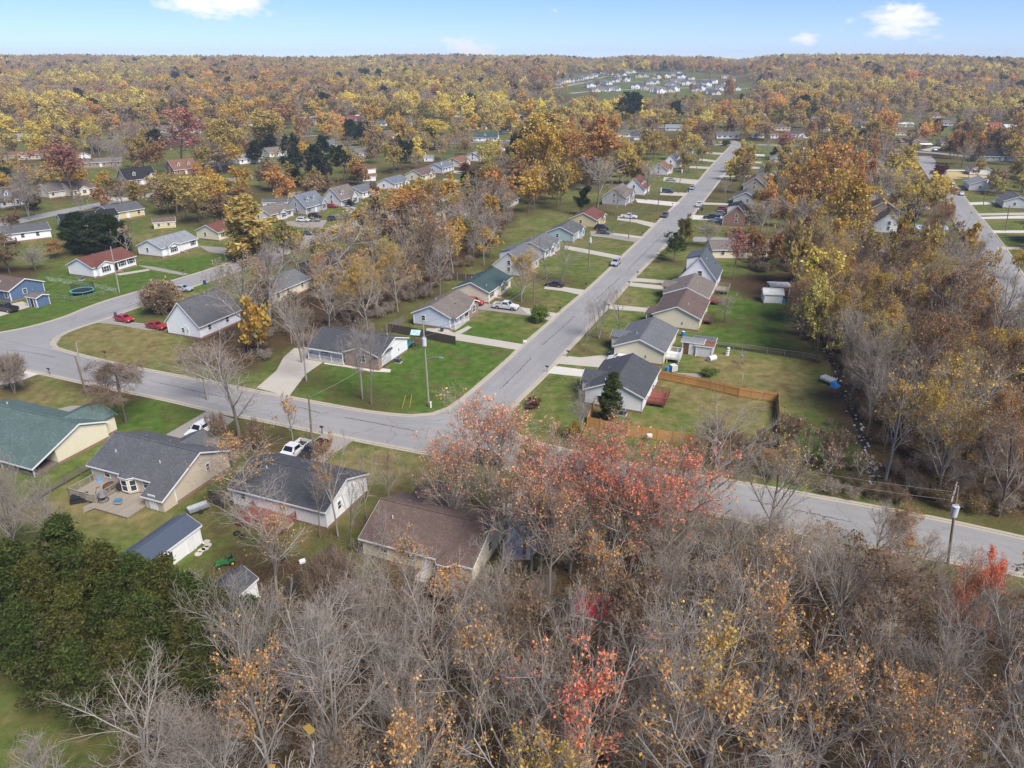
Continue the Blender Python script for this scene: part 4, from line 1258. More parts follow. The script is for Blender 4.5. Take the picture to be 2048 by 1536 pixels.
house(543, 446, -1, -1, WL, 12, 8.6, 'greywhite', 'taupe', "white house with taupe roof and peaked porch by three parked cars", "the taupe-roofed white house", wings=[(0, 3.6, .9)], pitch=.5, shut='black')
house(613, 431, -1, -1, WL, 12, 8.4, 'grey', 'greyblue', "grey cape house with blue grey roof and two dormers", "the grey cape house", pitch=.95, eave=3.0, dormers=(-2.8, 1.0), wings=[(4.2, 3.0, .8, -1, .9)], shut='black')
house(683, 415, -1, -1, WL, 11.5, 8.4, 'ltgrey', 'taupe', "grey cape house with brown roof and single dormer", "the brown-roofed cape house", pitch=.95, eave=3.0, dormers=(-2.6,), wings=[(2.6, 4.4, 1.0, -1, .9)], shut='navy')
house(725, 399, -1, -1, WL, 13, 9, 'white', 'grey', "white house with grey hipped-looking roof beside a clipped hedge", "the hedge-fronted white house", wings=[(3, 4, 1.0)], pitch=.42)
house(790, 381, -1, -1, WL, 13, 9, 'white', 'greyblue', "white house with slate blue roof behind the orange-tipped trees", None, wings=[(2.4, 3.6, 1.0)], pitch=.44)
house(845, 363, -1, -1, WL, 13, 9, 'cream', 'brown', "cream house with brown roof and black shutters on the curve", None, wings=[(.5, 4.0, 1.0)], pitch=.48, shut='black')
house(885, 348, -1, -1, WL, 13, 9, 'paleblue', 'greyblue', "pale house with light blue metal roof on the curve", "the light blue roofed house", pitch=.42)
house(920, 336, -1, -1, WL, 13, 9, 'cream', 'rust', "cream house with brown roof behind a burgundy shrub", None, wings=[(1.5, 4.0, 1.0)], pitch=.48)
house(960, 324, -1, -1, WL, 13, 9, 'white', 'ltgrey', "white house with pale grey roof next to the tan cape house", None, pitch=.45)
house(989, 316, -1, -1, WL, 12, 8.6, 'tan', 'taupe', "tan cape house with two dark-roofed dormers", None, pitch=.95, eave=3, dormers=(-2.5, 2.5))
house(1008, 303, -1, -1, WL, 12, 8.6, 'white', 'charcoal', "white house behind a parked black car at the bend", None, pitch=.6)
# the west street, inner side
house(339, 669, 1, -1, WR, 11.5, 8.2, 'white', 'charcoal', "white steep gabled house with dark roof next to two red cars", "the white house by red cars", pitch=1.02, eave=3.0, dormers=(3.4,), win={'R': [(-.1, 1.5, .6, .9)], 'L': [], 'F': [(0, 1.8, .9, 1.2), (-3.5, 1.8, .9, 1.2)], 'B': [(3, 1.8, .8, 1.0), (-2, 1.8, .8, 1.0)]}, door=('R', .8, 'white'))
house(545, 612, 1, 1, WR, 14, 8.6, 'cream', 'grey', "cream house with grey roof screened by bare trees", "the screened cream house", pitch=.42)
house(600, 548, 1, -1, WR, 11, 8.4, 'taupe', 'brown', "small brown house screened by bare trees near the bend", None, pitch=.4)
house(930, 420, 1, -1, WR, 11, 8.4, 'tanbrick', 'rust', "peach brick cape house with rusty dormer", None, pitch=.9, eave=3, dormers=(-2, 2))
house(975, 416, 1, -1, WR, 11, 8.4, 'white', 'brown', "white gabled house with brown roof beside the peach brick house", None, pitch=.8)
house(800, 468, 1, -1, WR, 12, 8.6, 'tanbrick', 'taupe', "pinkish brick house glimpsed through bare trees", None, pitch=.45)
house(870, 440, 1, -1, WR, 12, 8.6, 'cream', 'brown', "cream house glimpsed through the central bare trees", None, pitch=.45)
# blue corner house
house(25, 605, 1, -1, NB_, 12, 8.2, 'blue', 'brown', "blue house with brown roof at the left picture edge", "the blue house", pitch=.42, shut=None, win={'R': [(-.6, 1.8, .9, 1.0)], 'F': [(4.6, 1.7, .9, 1.4), (-2, 1.7, .9, 1.4)], 'B': [], 'L': []}, door=('F', 1.2, 'white'))
# the far west street
house(104, 476, 1, -1, 40, 19, 8.6, 'white', 'charcoal', "long white house with grey roof near the left edge", "the long white house at left", pitch=.36, win={'F': [(2, 1.8, .9, 1.1), (6, 1.8, .9, 1.1), (-4, 1.8, .9, 1.1)]}, door=('F', -2, 'white'), deck=('F', -4, 0, 2.6, .8, BRDECK, False, True))
house(240, 447, 1, -1, 40, 17, 8.6, 'white', 'black', "white house with long navy black roof behind the pines", None, pitch=.36)
house(290, 432, 1, -1, WL - 12, 12, 9, 'yellow', 'charcoal', "pale yellow house with dark roof behind the yellow-leaved trees", None, pitch=.42)
house(3, 418, -1, -1, 66, 13, 8.6, 'white', 'grey', "white cape house with dormers at the left picture edge", None, pitch=.95, eave=3, dormers=(-2.6, 2.6), wings=[(-.2, 3, .8, -1, .9)])
house(100, 398, -1, -1, 60, 10, 8.6, 'cream', 'taupe', "cream house with taupe roof left of two dark cars", None, pitch=.6)
house(145, 395, -1, -1, 60, 10, 8.6, 'cream', 'brown', "cream fronted house with brown roof beside two dark cars", None, pitch=.6, wings=[(0, 4, 1)])
house(255, 374, -1, -1, 50, 14, 9, 'tan', 'black', "cream cape house with black roof and white peaked dormers", "the black-roofed cape house", pitch=.95, eave=3, dormers=(-2.5,), wings=[(4, 4.5, 1.2, -1, .9)])
house(350, 352, -1, -1, 50, 12, 8.6, 'brick', 'rust', "brown cape house with two white dormers", None, pitch=.95, eave=3, dormers=(-2.6, 2.6))
house(415, 345, -1, -1, 50, 14, 9, 'brick', 'ltgrey', "brick house with pale grey roof left of white house", None, pitch=.4)
house(480, 330, -1, -1, 50, 14, 9, 'white', 'ltgrey', "white house with pale grey roof beside the brick house", None, pitch=.45, wings=[(3, 4, 1)])
house(540, 316, -1, -1, 50, 14, 9, 'white', 'taupe', "white house with taupe roof left of the dark pines", None, pitch=.55)
house(10, 322, -1, -1, 20, 18, 9, 'tan', 'rust', "tan house glimpsed under trees at the far left", None, pitch=.36)
house(160, 338, -1, -1, 30, 20, 9, 'tanbrick', 'taupe', "brick ranch hidden behind red-leaved trees", None, pitch=.36)
house(318, 287, -1, -1, 20, 22, 9, 'blue', 'navy', "dark blue house with navy roof in the left woods", None, pitch=.36)
# behind the dark pines and beyond
house(718, 317, -1, -1, 55, 13, 9, 'white', 'taupe', "white house with taupe roof left of the round dark pine", None, pitch=.5, wings=[(2, 4, 1)])
house(650, 300, -1, -1, 55, 13, 9, 'white', 'grey', "white house with grey roof between the dark pines", None, pitch=.55)
house(622, 312, -1, -1, 55, 12, 9, 'cream', 'taupe', "cream house with taupe roof just behind the dark pines", None, pitch=.5)
house(738, 252, -1, -1, -12, 16, 8.5, 'white', 'charcoal', "white ranch with black shutters and dark roof, middle distance", None, shut='black', pitch=.42)
house(762, 276, -1, -1, -30, 13, 9, 'white', 'grey', "white house with peaked front gable below the white ranch", None, pitch=.5, wings=[(3, 5, 1.5)])
house(800, 255, -1, -1, -8, 9, 8, 'white', 'navy', "small white house with dark roof right of the white ranch", None, pitch=.6)
house(782, 247, -1, -1, -8, 10, 7, 'yellow', 'tan' if False else 'taupe', "low tan building behind the white ranch", None, pitch=.25)
house(862, 256, -1, -1, -8, 9, 8, 'white', 'navy', "white house with navy roof between two yellow trees", None, pitch=.6)
house(835, 243, -1, -1, -8, 13, 8, 'tanbrick', 'rust', "pinkish house with tan roof behind the yellow trees", None, pitch=.5)
house(932, 260, -1, -1, -6, 17, 8.5, 'white', 'charcoal', "white house with dark roof above the green-roofed one", None, pitch=.45)
house(945, 283, -1, -1, -6, 18, 9, 'white', 'darkgreen', "white gabled house with dark green roof", None, pitch=.7, dormers=(0,))
house(997, 268, -1, -1, -4, 10, 8, 'cream', 'brown', "cream house left of the large golden trees", None, pitch=.7, shut='black')
house(672, 232, -1, -1, 60, 13, 9, 'cream', 'brown', "pale house with tall gable in the far middle distance", None, pitch=.9)
house(695, 244, -1, -1, 10, 16, 9, 'tanbrick', 'red', "house with faded red roof in the far middle distance", None, pitch=.4)
house(1232, 275, -1, -1, -6, 13, 9, 'white', 'charcoal', "white house behind orange trees left of the street top", None, pitch=.5)
house(1262, 281, -1, -1, -6, 10, 9, 'white', 'dark', "white gabled house beside it behind orange trees", None, pitch=.7)
house(1225, 292, -1, -1, -6, 14, 9, 'tan', 'dark', "tan house with dark roof under the orange trees", None, pitch=.4)
house(1290, 262, -1, -1, -6, 15, 8, 'brick', 'taupe', "brick house behind trees left of the dark-roofed house", None, pitch=.4)
house(1040, 245, -1, -1, -6, 14, 9, 'white', 'red', "red-roofed house among the far golden trees", None, pitch=.4)
for (x, y, w_, wl_, rf_, lb) in ((600, 250, 14, 'white', 'grey', "white house among gold trees at far left centre"), (860, 222, 15, 'white', 'ltgrey', "white house at the wood's edge beyond the dark cedar"), (800, 226, 14, 'greywhite', 'ltgrey', "pale house with metal roof beyond the dark cedar"),
                                 (1545, 262, 14, 'cream', 'brown', "cream house behind the long white house"), (1640, 262, 14, 'tanbrick', 'red', "red-roofed house right of the long white house"), (1690, 250, 14, 'white', 'rust', "white house left of the willow-like golden tree"),
                                 (1900, 215, 14, 'white', 'white', "white roofed barn on the wooded right slope"), (1850, 205, 18, 'white', 'ltgrey', "long white building in the wood on the right"), (1600, 215, 12, 'greywhite', 'white', "white roofed shed among the right-hand trees"),
                                 (2010, 262, 16, 'white', 'white', "white building under trees near the right edge"), (1980, 258, 10, 'brick', 'red', "small red building under trees near the right edge"), (1660, 173, 20, 'greywhite', 'white', "pale barn beyond the yellow field on the right")):
    house(x, y, -1, -1, -5, w_, 9, wl_, rf_, lb, None, pitch=.45, lod=2)

GL = sorted([(310, 266), (372, 268), (24, 284), (120, 322), (905, 236), (1012, 238), (1086, 240), (652, 216), (572, 214), (1172, 266), (1330, 262), (1505, 242), (1622, 246), (1722, 256), (1852, 240), (1886, 252), (1090, 252), (470, 252), (420, 240), (930, 222), (1420, 246)])
rs = random.Random(9)
for i, (x, y) in enumerate(GL):
    house(x, y, -1, -1, rs.choice((-20, -5, 8, 40)), rs.uniform(12, 17), 9, rs.choice(('white', 'greywhite', 'cream', 'white')), rs.choice(('grey', 'ltgrey', 'charcoal', 'taupe', 'rust')), "pale house glimpsed among far autumn trees, %s from left of those" % ORD[i], None, pitch=rs.uniform(.4, .6), lod=2, group="houses glimpsed among the far trees")
# subdivision on the sunlit rise
rs = random.Random(4)
FAR = [(1112 + k * 9.5, 171 - k * 1.9, 62) for k in range(9)]
FAR += [(1192, 150, 0), (1212, 149, 0), (1235, 156, 10), (1252, 164, -20), (1228, 165, 30), (1205, 168, 20), (1180, 176, 20), (1210, 184, -20), (1192, 184, 15), (1222, 181, 40), (1277, 156, 0), (1292, 155, 0),
        (1306, 160, 0), (1322, 155, 0), (1345, 153, 0), (1362, 158, 0), (1300, 170, 10), (1338, 173, -25), (1350, 168, 0), (1380, 160, 25), (1372, 172, 0), (1402, 172, 0), (1392, 184, 0), (1425, 168, 30), (1440, 182, 0),
        (1310, 186, 0), (1338, 186, 0), (1272, 178, 0), (1290, 182, 0), (1420, 188, 0), (1255, 148, 0), (1395, 140, 0), (1350, 141, 0), (1168, 140, 0), (1455, 146, 0)]
FAR += [(x + 9, y + (2 if k % 2 else -2), yw + 15) for k, (x, y, yw) in enumerate(FAR[9:]) if y > 147 and k % 4 != 3] + [(1455, 172, 0), (1462, 164, 0), (1470, 182, 10), (1448, 158, 0)]
FAR.sort()
for i, (x, y, yw) in enumerate(FAR):
    wl_, rf_ = rs.choice(['white', 'cream', 'greywhite', 'white', 'beige']), rs.choice(['charcoal', 'dark', 'charcoal', 'navy', 'taupe', 'grey'])
    big = (x, y) == (1395, 140)
    house(x, y, 0, 0, yw + rs.uniform(-6, 6), 22 if big else rs.uniform(12, 16), 10, wl_, 'white' if big else rf_, "white-roofed barn alone on the meadow above the hillside subdivision" if big else "@far%d" % i, None, pitch=rs.uniform(.5, .75), eave=rs.choice((3.0, 3.2, 4.6)),
          wings=[(rs.uniform(-2, 2), 5.5, 1.5)], lod=2, group=None if big else "houses in the hillside subdivision", vents=0)
fh = sorted([o for o in COL.objects if str(o.get("label", "")).startswith("@far")], key=lambda o: to_px(*o.location)[0])
for i, o in enumerate(fh):
    o["@x"] = 0; del o["@x"]
rows = {}
for o in fh:
    y = to_px(*o.location)[1]
    rows.setdefault("uppermost" if y < 154 else ("upper middle" if y < 165 else ("lower middle" if y < 176 else "lowest")), []).append(o)
for r_, lst in rows.items():
    for i, o in enumerate(lst):
        o["label"] = "pale house in the far hillside subdivision, %s row, %s from left" % (r_, ordinal(i + 1))
# white institutional building and water tower on the left ridge
house(208, 152, -1, -1, 0, 46, 16, 'white', 'white', "long white institutional building on the far left ridge", None, pitch=.15, eave=7, lod=2, found=False, name="building", cat="building", win={'F': [(-18 + 4 * k, 3.5, 1.6, 1.8) for k in range(10)]})
house(262, 150, -1, -1, 0, 30, 14, 'cream', 'ltgrey', "cream block beside the white building on the far ridge", None, pitch=.15, eave=6, lod=2, found=False, name="building", cat="building", win={'F': [(-12 + 4 * k, 3.5, 1.6, 1.8) for k in range(7)]})
house(1000 + 440 // 4.0, 148, -1, -1, 0, 20, 10, 'white', 'white', "white building at the foot of the far ridge", None, pitch=.3, eave=4, lod=2, found=False, name="building", cat="building")
wx_, wy_ = P(355, 128)
wh = float(hgt(wx_, wy_))
ppm_ = FPX / math.hypot(wy_, 1)
tw = thing("water_tower", "pale grey water tower rising above the left ridge treeline", "water tower", (wx_, wy_, wh))
tz = 30
mb = MB()
for k in range(6):
    a_ = k * math.pi / 3
    mb.tube([(7 * math.cos(a_), 7 * math.sin(a_), 0), (5.5 * math.cos(a_), 5.5 * math.sin(a_), tz)], .45, 6)
mb.cyl(0, 0, 0, tz, 1.1, 10); mb.build("leg", STEEL, tw)
mb = MB(); mb.tube([(0, 0, tz - 3), (0, 0, tz)], 2, 24, 8.5); mb.tube([(0, 0, tz), (0, 0, tz + 12)], 8.5, 24); mb.tube([(0, 0, tz + 12), (0, 0, tz + 15)], 8.5, 24, 1.0)
mb.build("tank", plain("tank_paint", (.62, .64, .62), .5), tw)
# ================================================================ vehicles
PAINT = paintmat()
CGLASS = plain("car_glass", (.012, .014, .017), .07, .2, spec=.8)
RIM = plain("alloy_rim", (.38, .38, .40), .3, .1, metal=.7)
HEADL = plain("headlight_lens", (.62, .62, .6), .1, .05, spec=.7)
TAILL = plain("tail_light_lens", (.28, .012, .01), .2, .1)
# station: x (front positive), belt z, half width at belt, roof z (None = bonnet / boot), half width at roof
SHAPES = dict(
    sedan=dict(L=4.7, W=.90, st=[(2.35, .62, .66, None, 0), (2.2, .74, .80, None, 0), (1.15, .94, .88, None, 0), (.95, .96, .89, .98, .86), (.15, .97, .90, 1.43, .64), (-1.0, .98, .90, 1.42, .63), (-1.75, 1.0, .88, 1.03, .82), (-2.2, .98, .84, None, 0), (-2.35, .78, .74, None, 0)], cab=(3, 6), ax=(1.42, -1.36), wr=.33),
    hatch=dict(L=4.2, W=.89, st=[(2.1, .62, .68, None, 0), (1.95, .76, .80, None, 0), (1.15, .98, .87, None, 0), (1.0, 1.0, .88, 1.02, .85), (.2, 1.01, .89, 1.50, .66), (-1.35, 1.03, .88, 1.47, .64), (-2.0, 1.02, .84, 1.05, .78), (-2.1, .7, .78, None, 0)], cab=(3, 6), ax=(1.28, -1.3), wr=.33),
    suv=dict(L=4.75, W=.95, st=[(2.38, .72, .74, None, 0), (2.25, .92, .86, None, 0), (1.2, 1.08, .93, None, 0), (1.0, 1.1, .94, 1.12, .90), (.35, 1.11, .95, 1.72, .72), (-1.8, 1.12, .94, 1.70, .70), (-2.3, 1.1, .90, 1.14, .84), (-2.38, .8, .86, None, 0)], cab=(3, 6), ax=(1.45, -1.4), wr=.37),
    van=dict(L=5.0, W=.97, st=[(2.5, .7, .76, None, 0), (2.3, .95, .88, None, 0), (1.6, 1.1, .94, None, 0), (1.4, 1.12, .95, 1.14, .92), (.6, 1.13, .97, 1.78, .78), (-2.2, 1.13, .96, 1.78, .76), (-2.45, 1.1, .94, 1.16, .88), (-2.5, .8, .9, None, 0)], cab=(3, 6), ax=(1.5, -1.5), wr=.36),
    pickup=dict(L=5.8, W=.99, st=[(2.9, .78, .82, None, 0), (2.75, 1.02, .92, None, 0), (1.45, 1.18, .97, None, 0), (1.25, 1.2, .98, 1.22, .94), (.65, 1.2, .99, 1.86, .74), (-.55, 1.2, .99, 1.85, .74), (-.95, 1.2, .98, 1.22, .92)], cab=(3, 6), ax=(1.85, -1.75), wr=.41, bed=True),
)
def car_meshes(kind):
    S = SHAPES[kind]; st = S["st"]
    z0 = .30 if kind not in ("pickup", "suv") else .40
    body = MB(); glass = MB()
    n = len(st)
    # lower body: loft of rectangles with tuck-in at the sill
    rings = []
    for (x, zb, wb, zr, wr) in st:
        rings.append([(x, -wb * .94, z0), (x, -wb, z0 + (zb - z0) * .55), (x, -wb * .97, zb), (x, wb * .97, zb), (x, wb, z0 + (zb - z0) * .55), (x, wb * .94, z0)])
    def loft(rs, mb, closed=True):
        k = len(rs[0])
        for a, b in zip(rs[:-1], rs[1:]):
            for i in range(k if closed else k - 1):
                j = (i + 1) % k
                mb.face([a[i], a[j], b[j], b[i]])
        mb.face(rs[0]); mb.face(rs[-1][::-1])
    loft(rings, body)
    c0, c1 = S["cab"]
    crings = []
    for (x, zb, wb, zr, wr) in st[c0:c1 + 1]:
        crings.append([(x, -wb * .955, zb - .02), (x, -wr, zr), (x, wr, zr), (x, wb * .955, zb - .02)])
    loft(crings, body)
    # glass panels sit just proud of the cabin skin
    def lerp(a, b, t): return tuple(a[i] + (b[i] - a[i]) * t for i in range(3))
    def quadglass(a, b, c, d, off, m=.1, mv=.12):
        p = [lerp(lerp(a, b, m), lerp(d, c, m), mv), lerp(lerp(a, b, 1 - m), lerp(d, c, 1 - m), mv), lerp(lerp(a, b, 1 - m), lerp(d, c, 1 - m), 1 - mv), lerp(lerp(a, b, m), lerp(d, c, m), 1 - mv)]
        glass.face([(q[0] + off[0], q[1] + off[1], q[2] + off[2]) for q in p])
    k = len(crings)
    f0, f1 = crings[0], crings[1]
    quadglass(f0[0], f0[3], f1[2], f1[1], (.02, 0, .025), .08, .1)
    r0, r1 = crings[-1], crings[-2]
    quadglass(r0[0], r0[3], r1[2], r1[1], (-.02, 0, .02), .1, .16)
    for s, (lo, hi) in ((-1, (0, 1)), (1, (3, 2))):
        quadglass(crings[1][lo], crings[2][lo], crings[2][hi], crings[1][hi], (0, s * .014, .008), .03, .14)
        glass.face([(q[0], q[1] + s * .014, q[2] + .008) for q in (lerp(crings[0][lo], crings[1][lo], .35), crings[1][lo], lerp(crings[1][lo], crings[1][hi], .84), lerp(crings[0][lo], crings[1][lo], .55))])
        glass.face([(q[0], q[1] + s * .014, q[2] + .008) for q in (lerp(crings[-2][lo], crings[-1][lo], .08), lerp(crings[-2][lo], crings[-1][lo], .6), lerp(crings[-2][lo], crings[-2][hi], .80))])
    if S.get("bed"):
        W = .98; zt = 1.2; x0, x1 = -2.9, -.96
        body.box(x0, -W, z0 + .05, x1, -W + .09, zt); body.box(x0, W - .09, z0 + .05, x1, W, zt)
        body.box(x0, -W + .09, z0 + .1, x0 + .08, W - .09, zt - .02); body.box(x0 + .08, -W + .09, z0 + .1, x1, W - .09, .74)
        glass.box(x0 + .09, -W + .1, .742, x1 - .02, W - .1, .76)
    # dark arches, bumpers, sills
    for ax in S["ax"]:
        for s in (-1, 1):
            glass.tube([(ax, s * S["W"] * .93, S["wr"]), (ax, s * (S["W"] + .012), S["wr"])], S["wr"] * 1.17, 14)
    xf, xb = st[0][0], (st[-1][0] if not S.get("bed") else -2.9)
    glass.box(xf - .12, -.62, z0 - .02, xf + .03, .62, z0 + .16)
    glass.box(xf - .02, -.34, z0 + .2, xf + .02, .34, z0 + .34)
    glass.box(xb - .03, -.7, z0 - .02, xb + .12, .7, z0 + .14)
    hl = MB().box(-.1, -.17, -.07, .035, .17, .07); tl = MB().box(-.035, -.1, -.13, .1, .1, .13)
    mir = MB().box(-.06, -.1, -.06, .06, .1, .07)
    wr = S["wr"]
    ty = MB(); ty.tube([(0, -.11, 0), (0, .11, 0)], wr, 18)
    rim = MB(); rim.tube([(0, -.125, 0), (0, .125, 0)], wr * .62, 12); rim.tube([(0, -.135, 0), (0, .135, 0)], wr * .16, 8)
    return dict(body=body.mesh("car_body", PAINT), glass=glass.mesh("car_glass", CGLASS), headlight=hl.mesh("headlight", HEADL), tail=tl.mesh("tail_light", TAILL),
                mirror=mir.mesh("mirror", BLACK), tyre=ty.mesh("tyre", TYRE, True), rim=rim.mesh("rim", RIM))
CARS = {}
CARPOLY = []
def car(kind, px, py, yaw, col, label, cat=None):
    M = CARS.setdefault(kind, None) or car_meshes(kind); CARS[kind] = M
    S = SHAPES[kind]
    x, y = P(px, py)
    z = float(hgt(x, y)) + .03
    t = thing({"sedan": "parked_car", "hatch": "parked_car", "suv": "parked_suv", "van": "parked_van", "pickup": "pickup_truck"}[kind], label, cat or {"pickup": "pickup truck", "van": "van", "suv": "suv"}.get(kind, "car"), (x, y, z), R(yaw), "parked vehicles")
    b = add("body", M["body"], t); b.color = (*col, 1)
    add("windows_and_trim", M["glass"], t)
    st = S["st"]
    for ax in S["ax"]:
        for s in (-1, 1):
            w = add("wheel", M["tyre"], t, (ax, s * (S["W"] - .1), S["wr"]))
            add("rim", M["rim"], w)
    zl = st[1][1] - .1
    xb = st[-1][0] if not S.get("bed") else -2.9
    for s in (-1, 1):
        add("headlight", M["headlight"], t, (st[1][0] + .09, s * st[1][2] * .74, zl - .02))
        add("tail_light", M["tail"], t, (xb + .02, s * S["W"] * .84, .93 if kind != 'sedan' else .84))
        m_ = add("mirror", M["mirror"], t, (st[4][0] + .55, s * (S["W"] + .08), st[4][1] + .04)); m_.color = (*col, 1)
    CARPOLY.append((x, y))
    return t
WHT, BLK, RED, SIL, DGR, BLU, GRY = (.72, .72, .73), (.012, .012, .014), (.45, .012, .02), (.42, .44, .47), (.05, .052, .06), (.03, .08, .2), (.18, .19, .21)
car('pickup', 1012, 618, -21.7, WHT, "white pickup truck with black tyres in the driveway by the utility pole")
car('suv', 948, 609, -21.7, (.40, .015, .02), "red suv tucked between the pale blue and cream houses")
car('sedan', 1109, 573, 158.3, BLK, "black sedan in the driveway under a bare yard tree")
car('suv', 1231, 530, 248.3, SIL, "silver suv parked at the kerb midway up the street")
car('suv', 1204, 459, -21.7, BLK, "black suv, farther of two dark cars by the teal house")
car('hatch', 1207, 468, -21.7, DGR, "dark hatchback, nearer of two dark cars by the teal house")
car('pickup', 1258, 437, -21.7, WHT, "white pickup truck in the driveway of the tall grey gabled house")
car('suv', 1330, 434, 248.3, DGR, "dark suv parked at the kerb below the white red-dormered house")
car('van', 1335, 386, -21.7, (.02, .025, .05), "dark blue van in a driveway beside the upper street")
car('sedan', 1342, 362, -21.7, SIL, "silver sedan in the driveway above the dark blue van")
car('suv', 1384, 379, 248.3, (.28, .36, .42), "pale blue suv parked on the upper street beside a blue bin")
car('pickup', 1398, 413, 68.3, WHT, "white pickup truck parked on the street's right side by bins")
car('suv', 1447, 422, -21.7, (.22, .03, .03), "maroon suv, farthest of the cars beside the brick gabled house")
car('suv', 1443, 431, -21.7, GRY, "grey suv in the middle of the brick house driveway")
car('pickup', 1423, 438, 158.3, BLK, "black pickup truck beside the brick house driveway")
car('hatch', 1430, 444, 158.3, (.25, .42, .5), "light blue hatchback on the grass by the brick house")
car('sedan', 1460, 434, -21.7, DGR, "dark sedan nearest the brick house wall")
car('suv', 1470, 404, 158.3, (.36, .42, .48), "silver blue suv in the driveway behind the brick house")
car('suv', 1951, 371, 170, WHT, "white suv on the grass drive, left of the white van")
car('van', 1975, 379, 0, WHT, "white van with black windows near the right edge")
car('sedan', 1985, 371, 175, DGR, "dark sedan behind the white van at right")
car('sedan', 1922, 390, 68, WHT, "white sedan peeking out behind the rust-green tree")
car('sedan', 1871, 303, 0, (.02, .05, .14), "blue sedan stopped on the street before the brick ranch")
car('suv', 1848, 293, 90, BLK, "black suv under the brick ranch carport")
car('suv', 1583, 489, -5, SIL, "silver suv on the lane behind the bare trees")
car('sedan', 1770, 400, 40, DGR, "dark sedan under trees in a side yard at right")
car('hatch', 250, 643, -24, RED, "bright red hatchback at the mouth of the gravel drive")
car('sedan', 314, 657, -24, (.38, .01, .02), "bright red sedan beside the steep white gable")
car('sedan', 367, 582, -12, SIL, "silver sedan on the verge behind the round bare bush")
car('pickup', 14, 622, 158, BLK, "black pickup truck by the blue house at left edge")
car('suv', 402, 868, 248.3, WHT, "white suv with dark glass roof in the old concrete drive")
car('pickup', 588, 911, 248.3, (.70, .70, .71), "white crew cab pickup parked behind the blackish roof")
car('pickup', 628, 911, 248.3, BLK, "black pickup parked alongside the white crew cab")
car('suv', 975, 927, -22, BLK, "black suv at the kerb behind orange maple leaves")
car('suv', 607, 444, -8, WHT, "white suv, left of three cars before the taupe-roofed house")
car('sedan', 627, 443, -8, GRY, "grey sedan between the white suv and the black suv")
car('suv', 631, 435, -8, BLK, "black suv beside the grey cape house")
car('suv', 669, 441, -5, DGR, "dark grey suv at the end of the grey cape's lawn")
car('sedan', 719, 438, 25, WHT, "white sedan on the bend of the west street")
car('pickup', 739, 430, 25, (.03, .05, .10), "dark blue pickup just beyond the white sedan on the bend")
car('pickup', 622, 470, 10, DGR, "dark grey pickup on the west street behind bare twigs")
car('pickup', 690, 465, 5, (.66, .66, .67), "white pickup by the orange shrub on the west street")
car('sedan', 698, 419, -12, (.36, .42, .50), "steel blue sedan in the brown cape's driveway")
car('sedan', 664, 415, -12, (.35, .02, .015), "dark red sedan beside an orange shrub at the cape houses")
car('hatch', 652, 414, -12, (.5, .12, .02), "orange hatchback left of the dark red sedan")
car('suv', 552, 529, 60, (.30, .31, .33), "grey suv half hidden by bare branches at the corner")
car('suv', 195, 389, -12, BLK, "black suv, left of two on the far-left driveway")
car('suv', 226, 393, -12, BLK, "black suv, right of two on the far-left driveway")
car('sedan', 1018, 308, 0, BLK, "black sedan by the white house at the bend")
car('hatch', 1237, 724, 158.3, WHT, "white hatchback half hidden by the grey-roofed cream house")
car('sedan', 732, 224, 0, WHT, "white car in the far middle distance by a white post")

# ================================================================ sheds and yard things
def shed(px, py, cx, cy, yaw, w, d, wall, roof, label, eave=2.1, pitch=.55, **k):
    return house(px, py, cx, cy, yaw, w, d, wall, roof, label, None, eave=eave, pitch=pitch, found=False, name="shed", cat="shed", vents=0, ov=.12, **k)
_M["shingles_seam"] = plain("blue_grey_seam_metal", (.10, .125, .165), .4, .15, metal=.3)
ROOFC["seam"] = (.1, .125, .165)
WALLC["rust"] = (.17, .08, .045); WALLC["brownwood"] = (.16, .10, .06)
S1 = shed(405, 1087, 1, -1, WL, 8.2, 3.9, 'white', 'seam', "white shed with ribbed blue grey metal roof and shuttered window", eave=2.3, pitch=.5, lod=0, shut='black',
          win={'F': [(-.9, 1.35, .8, .8)], 'L': [], 'R': [], 'B': []}, door=('F', 2.6, 'white'))
ro = [c for c in S1.children if c.name.startswith("roof")][0]
rib = MB()
hd = 1.95 + .12
zr_ = 2.3 + .5 * 1.95
slab(rib, (0, zr_ + .165), (-hd, zr_ - .5 * hd + .165), -.022, .022, .035); slab(rib, (0, zr_ + .165), (hd, zr_ - .5 * hd + .165), -.022, .022, .035)
rm_ = rib.mesh("roof_rib", _M["shingles_seam"])
for k in range(29):
    add("roof_rib", rm_, ro, (-4.2 + k * .3, 0, 0))
shed(517, 1193, 1, -1, WL, 4.6, 3.4, 'white', 'dark', "small white shed with dark mossy roof beside the plank fence", lod=0, win={}, door=None, pitch=.6)
shed(58, 613, -1, -1, NB_, 3.0, 3.0, 'blue', 'taupe', "small blue shed with open dark doorway beside the blue house", lod=1, win={}, door=('F', 0, 'black'), pitch=.3, eave=2.3)  # black door slab paints the shaded inside of the open doorway
shed(352, 455, 1, -1, 25, 6.5, 4, 'yellow', 'brown', "pale yellow shed with two windows under a yellow tree", lod=1, door=None, win={'F': [(-1.8, 1.3, .8, .9), (1.2, 1.3, .8, .9)], 'R': []})
shed(848, 323, -1, -1, -5, 5, 4, 'white', 'greywhite' if False else 'ltgrey', "tiny white shed alone on the lawn by the round dark pine", lod=1, win={'F': [(-1, 1.3, .7, .8)]}, door=('R', 0, 'black'))
shed(752, 346, 1, -1, 40, 4.5, 3.6, 'white', 'redbrown', "upper of two small barn sheds with red brown roofs", lod=2, win={}, door=None)
shed(752, 362, 1, -1, 10, 6, 3.6, 'white', 'rust', "lower of two small barn sheds with red brown roofs", lod=2, win={}, door=None)
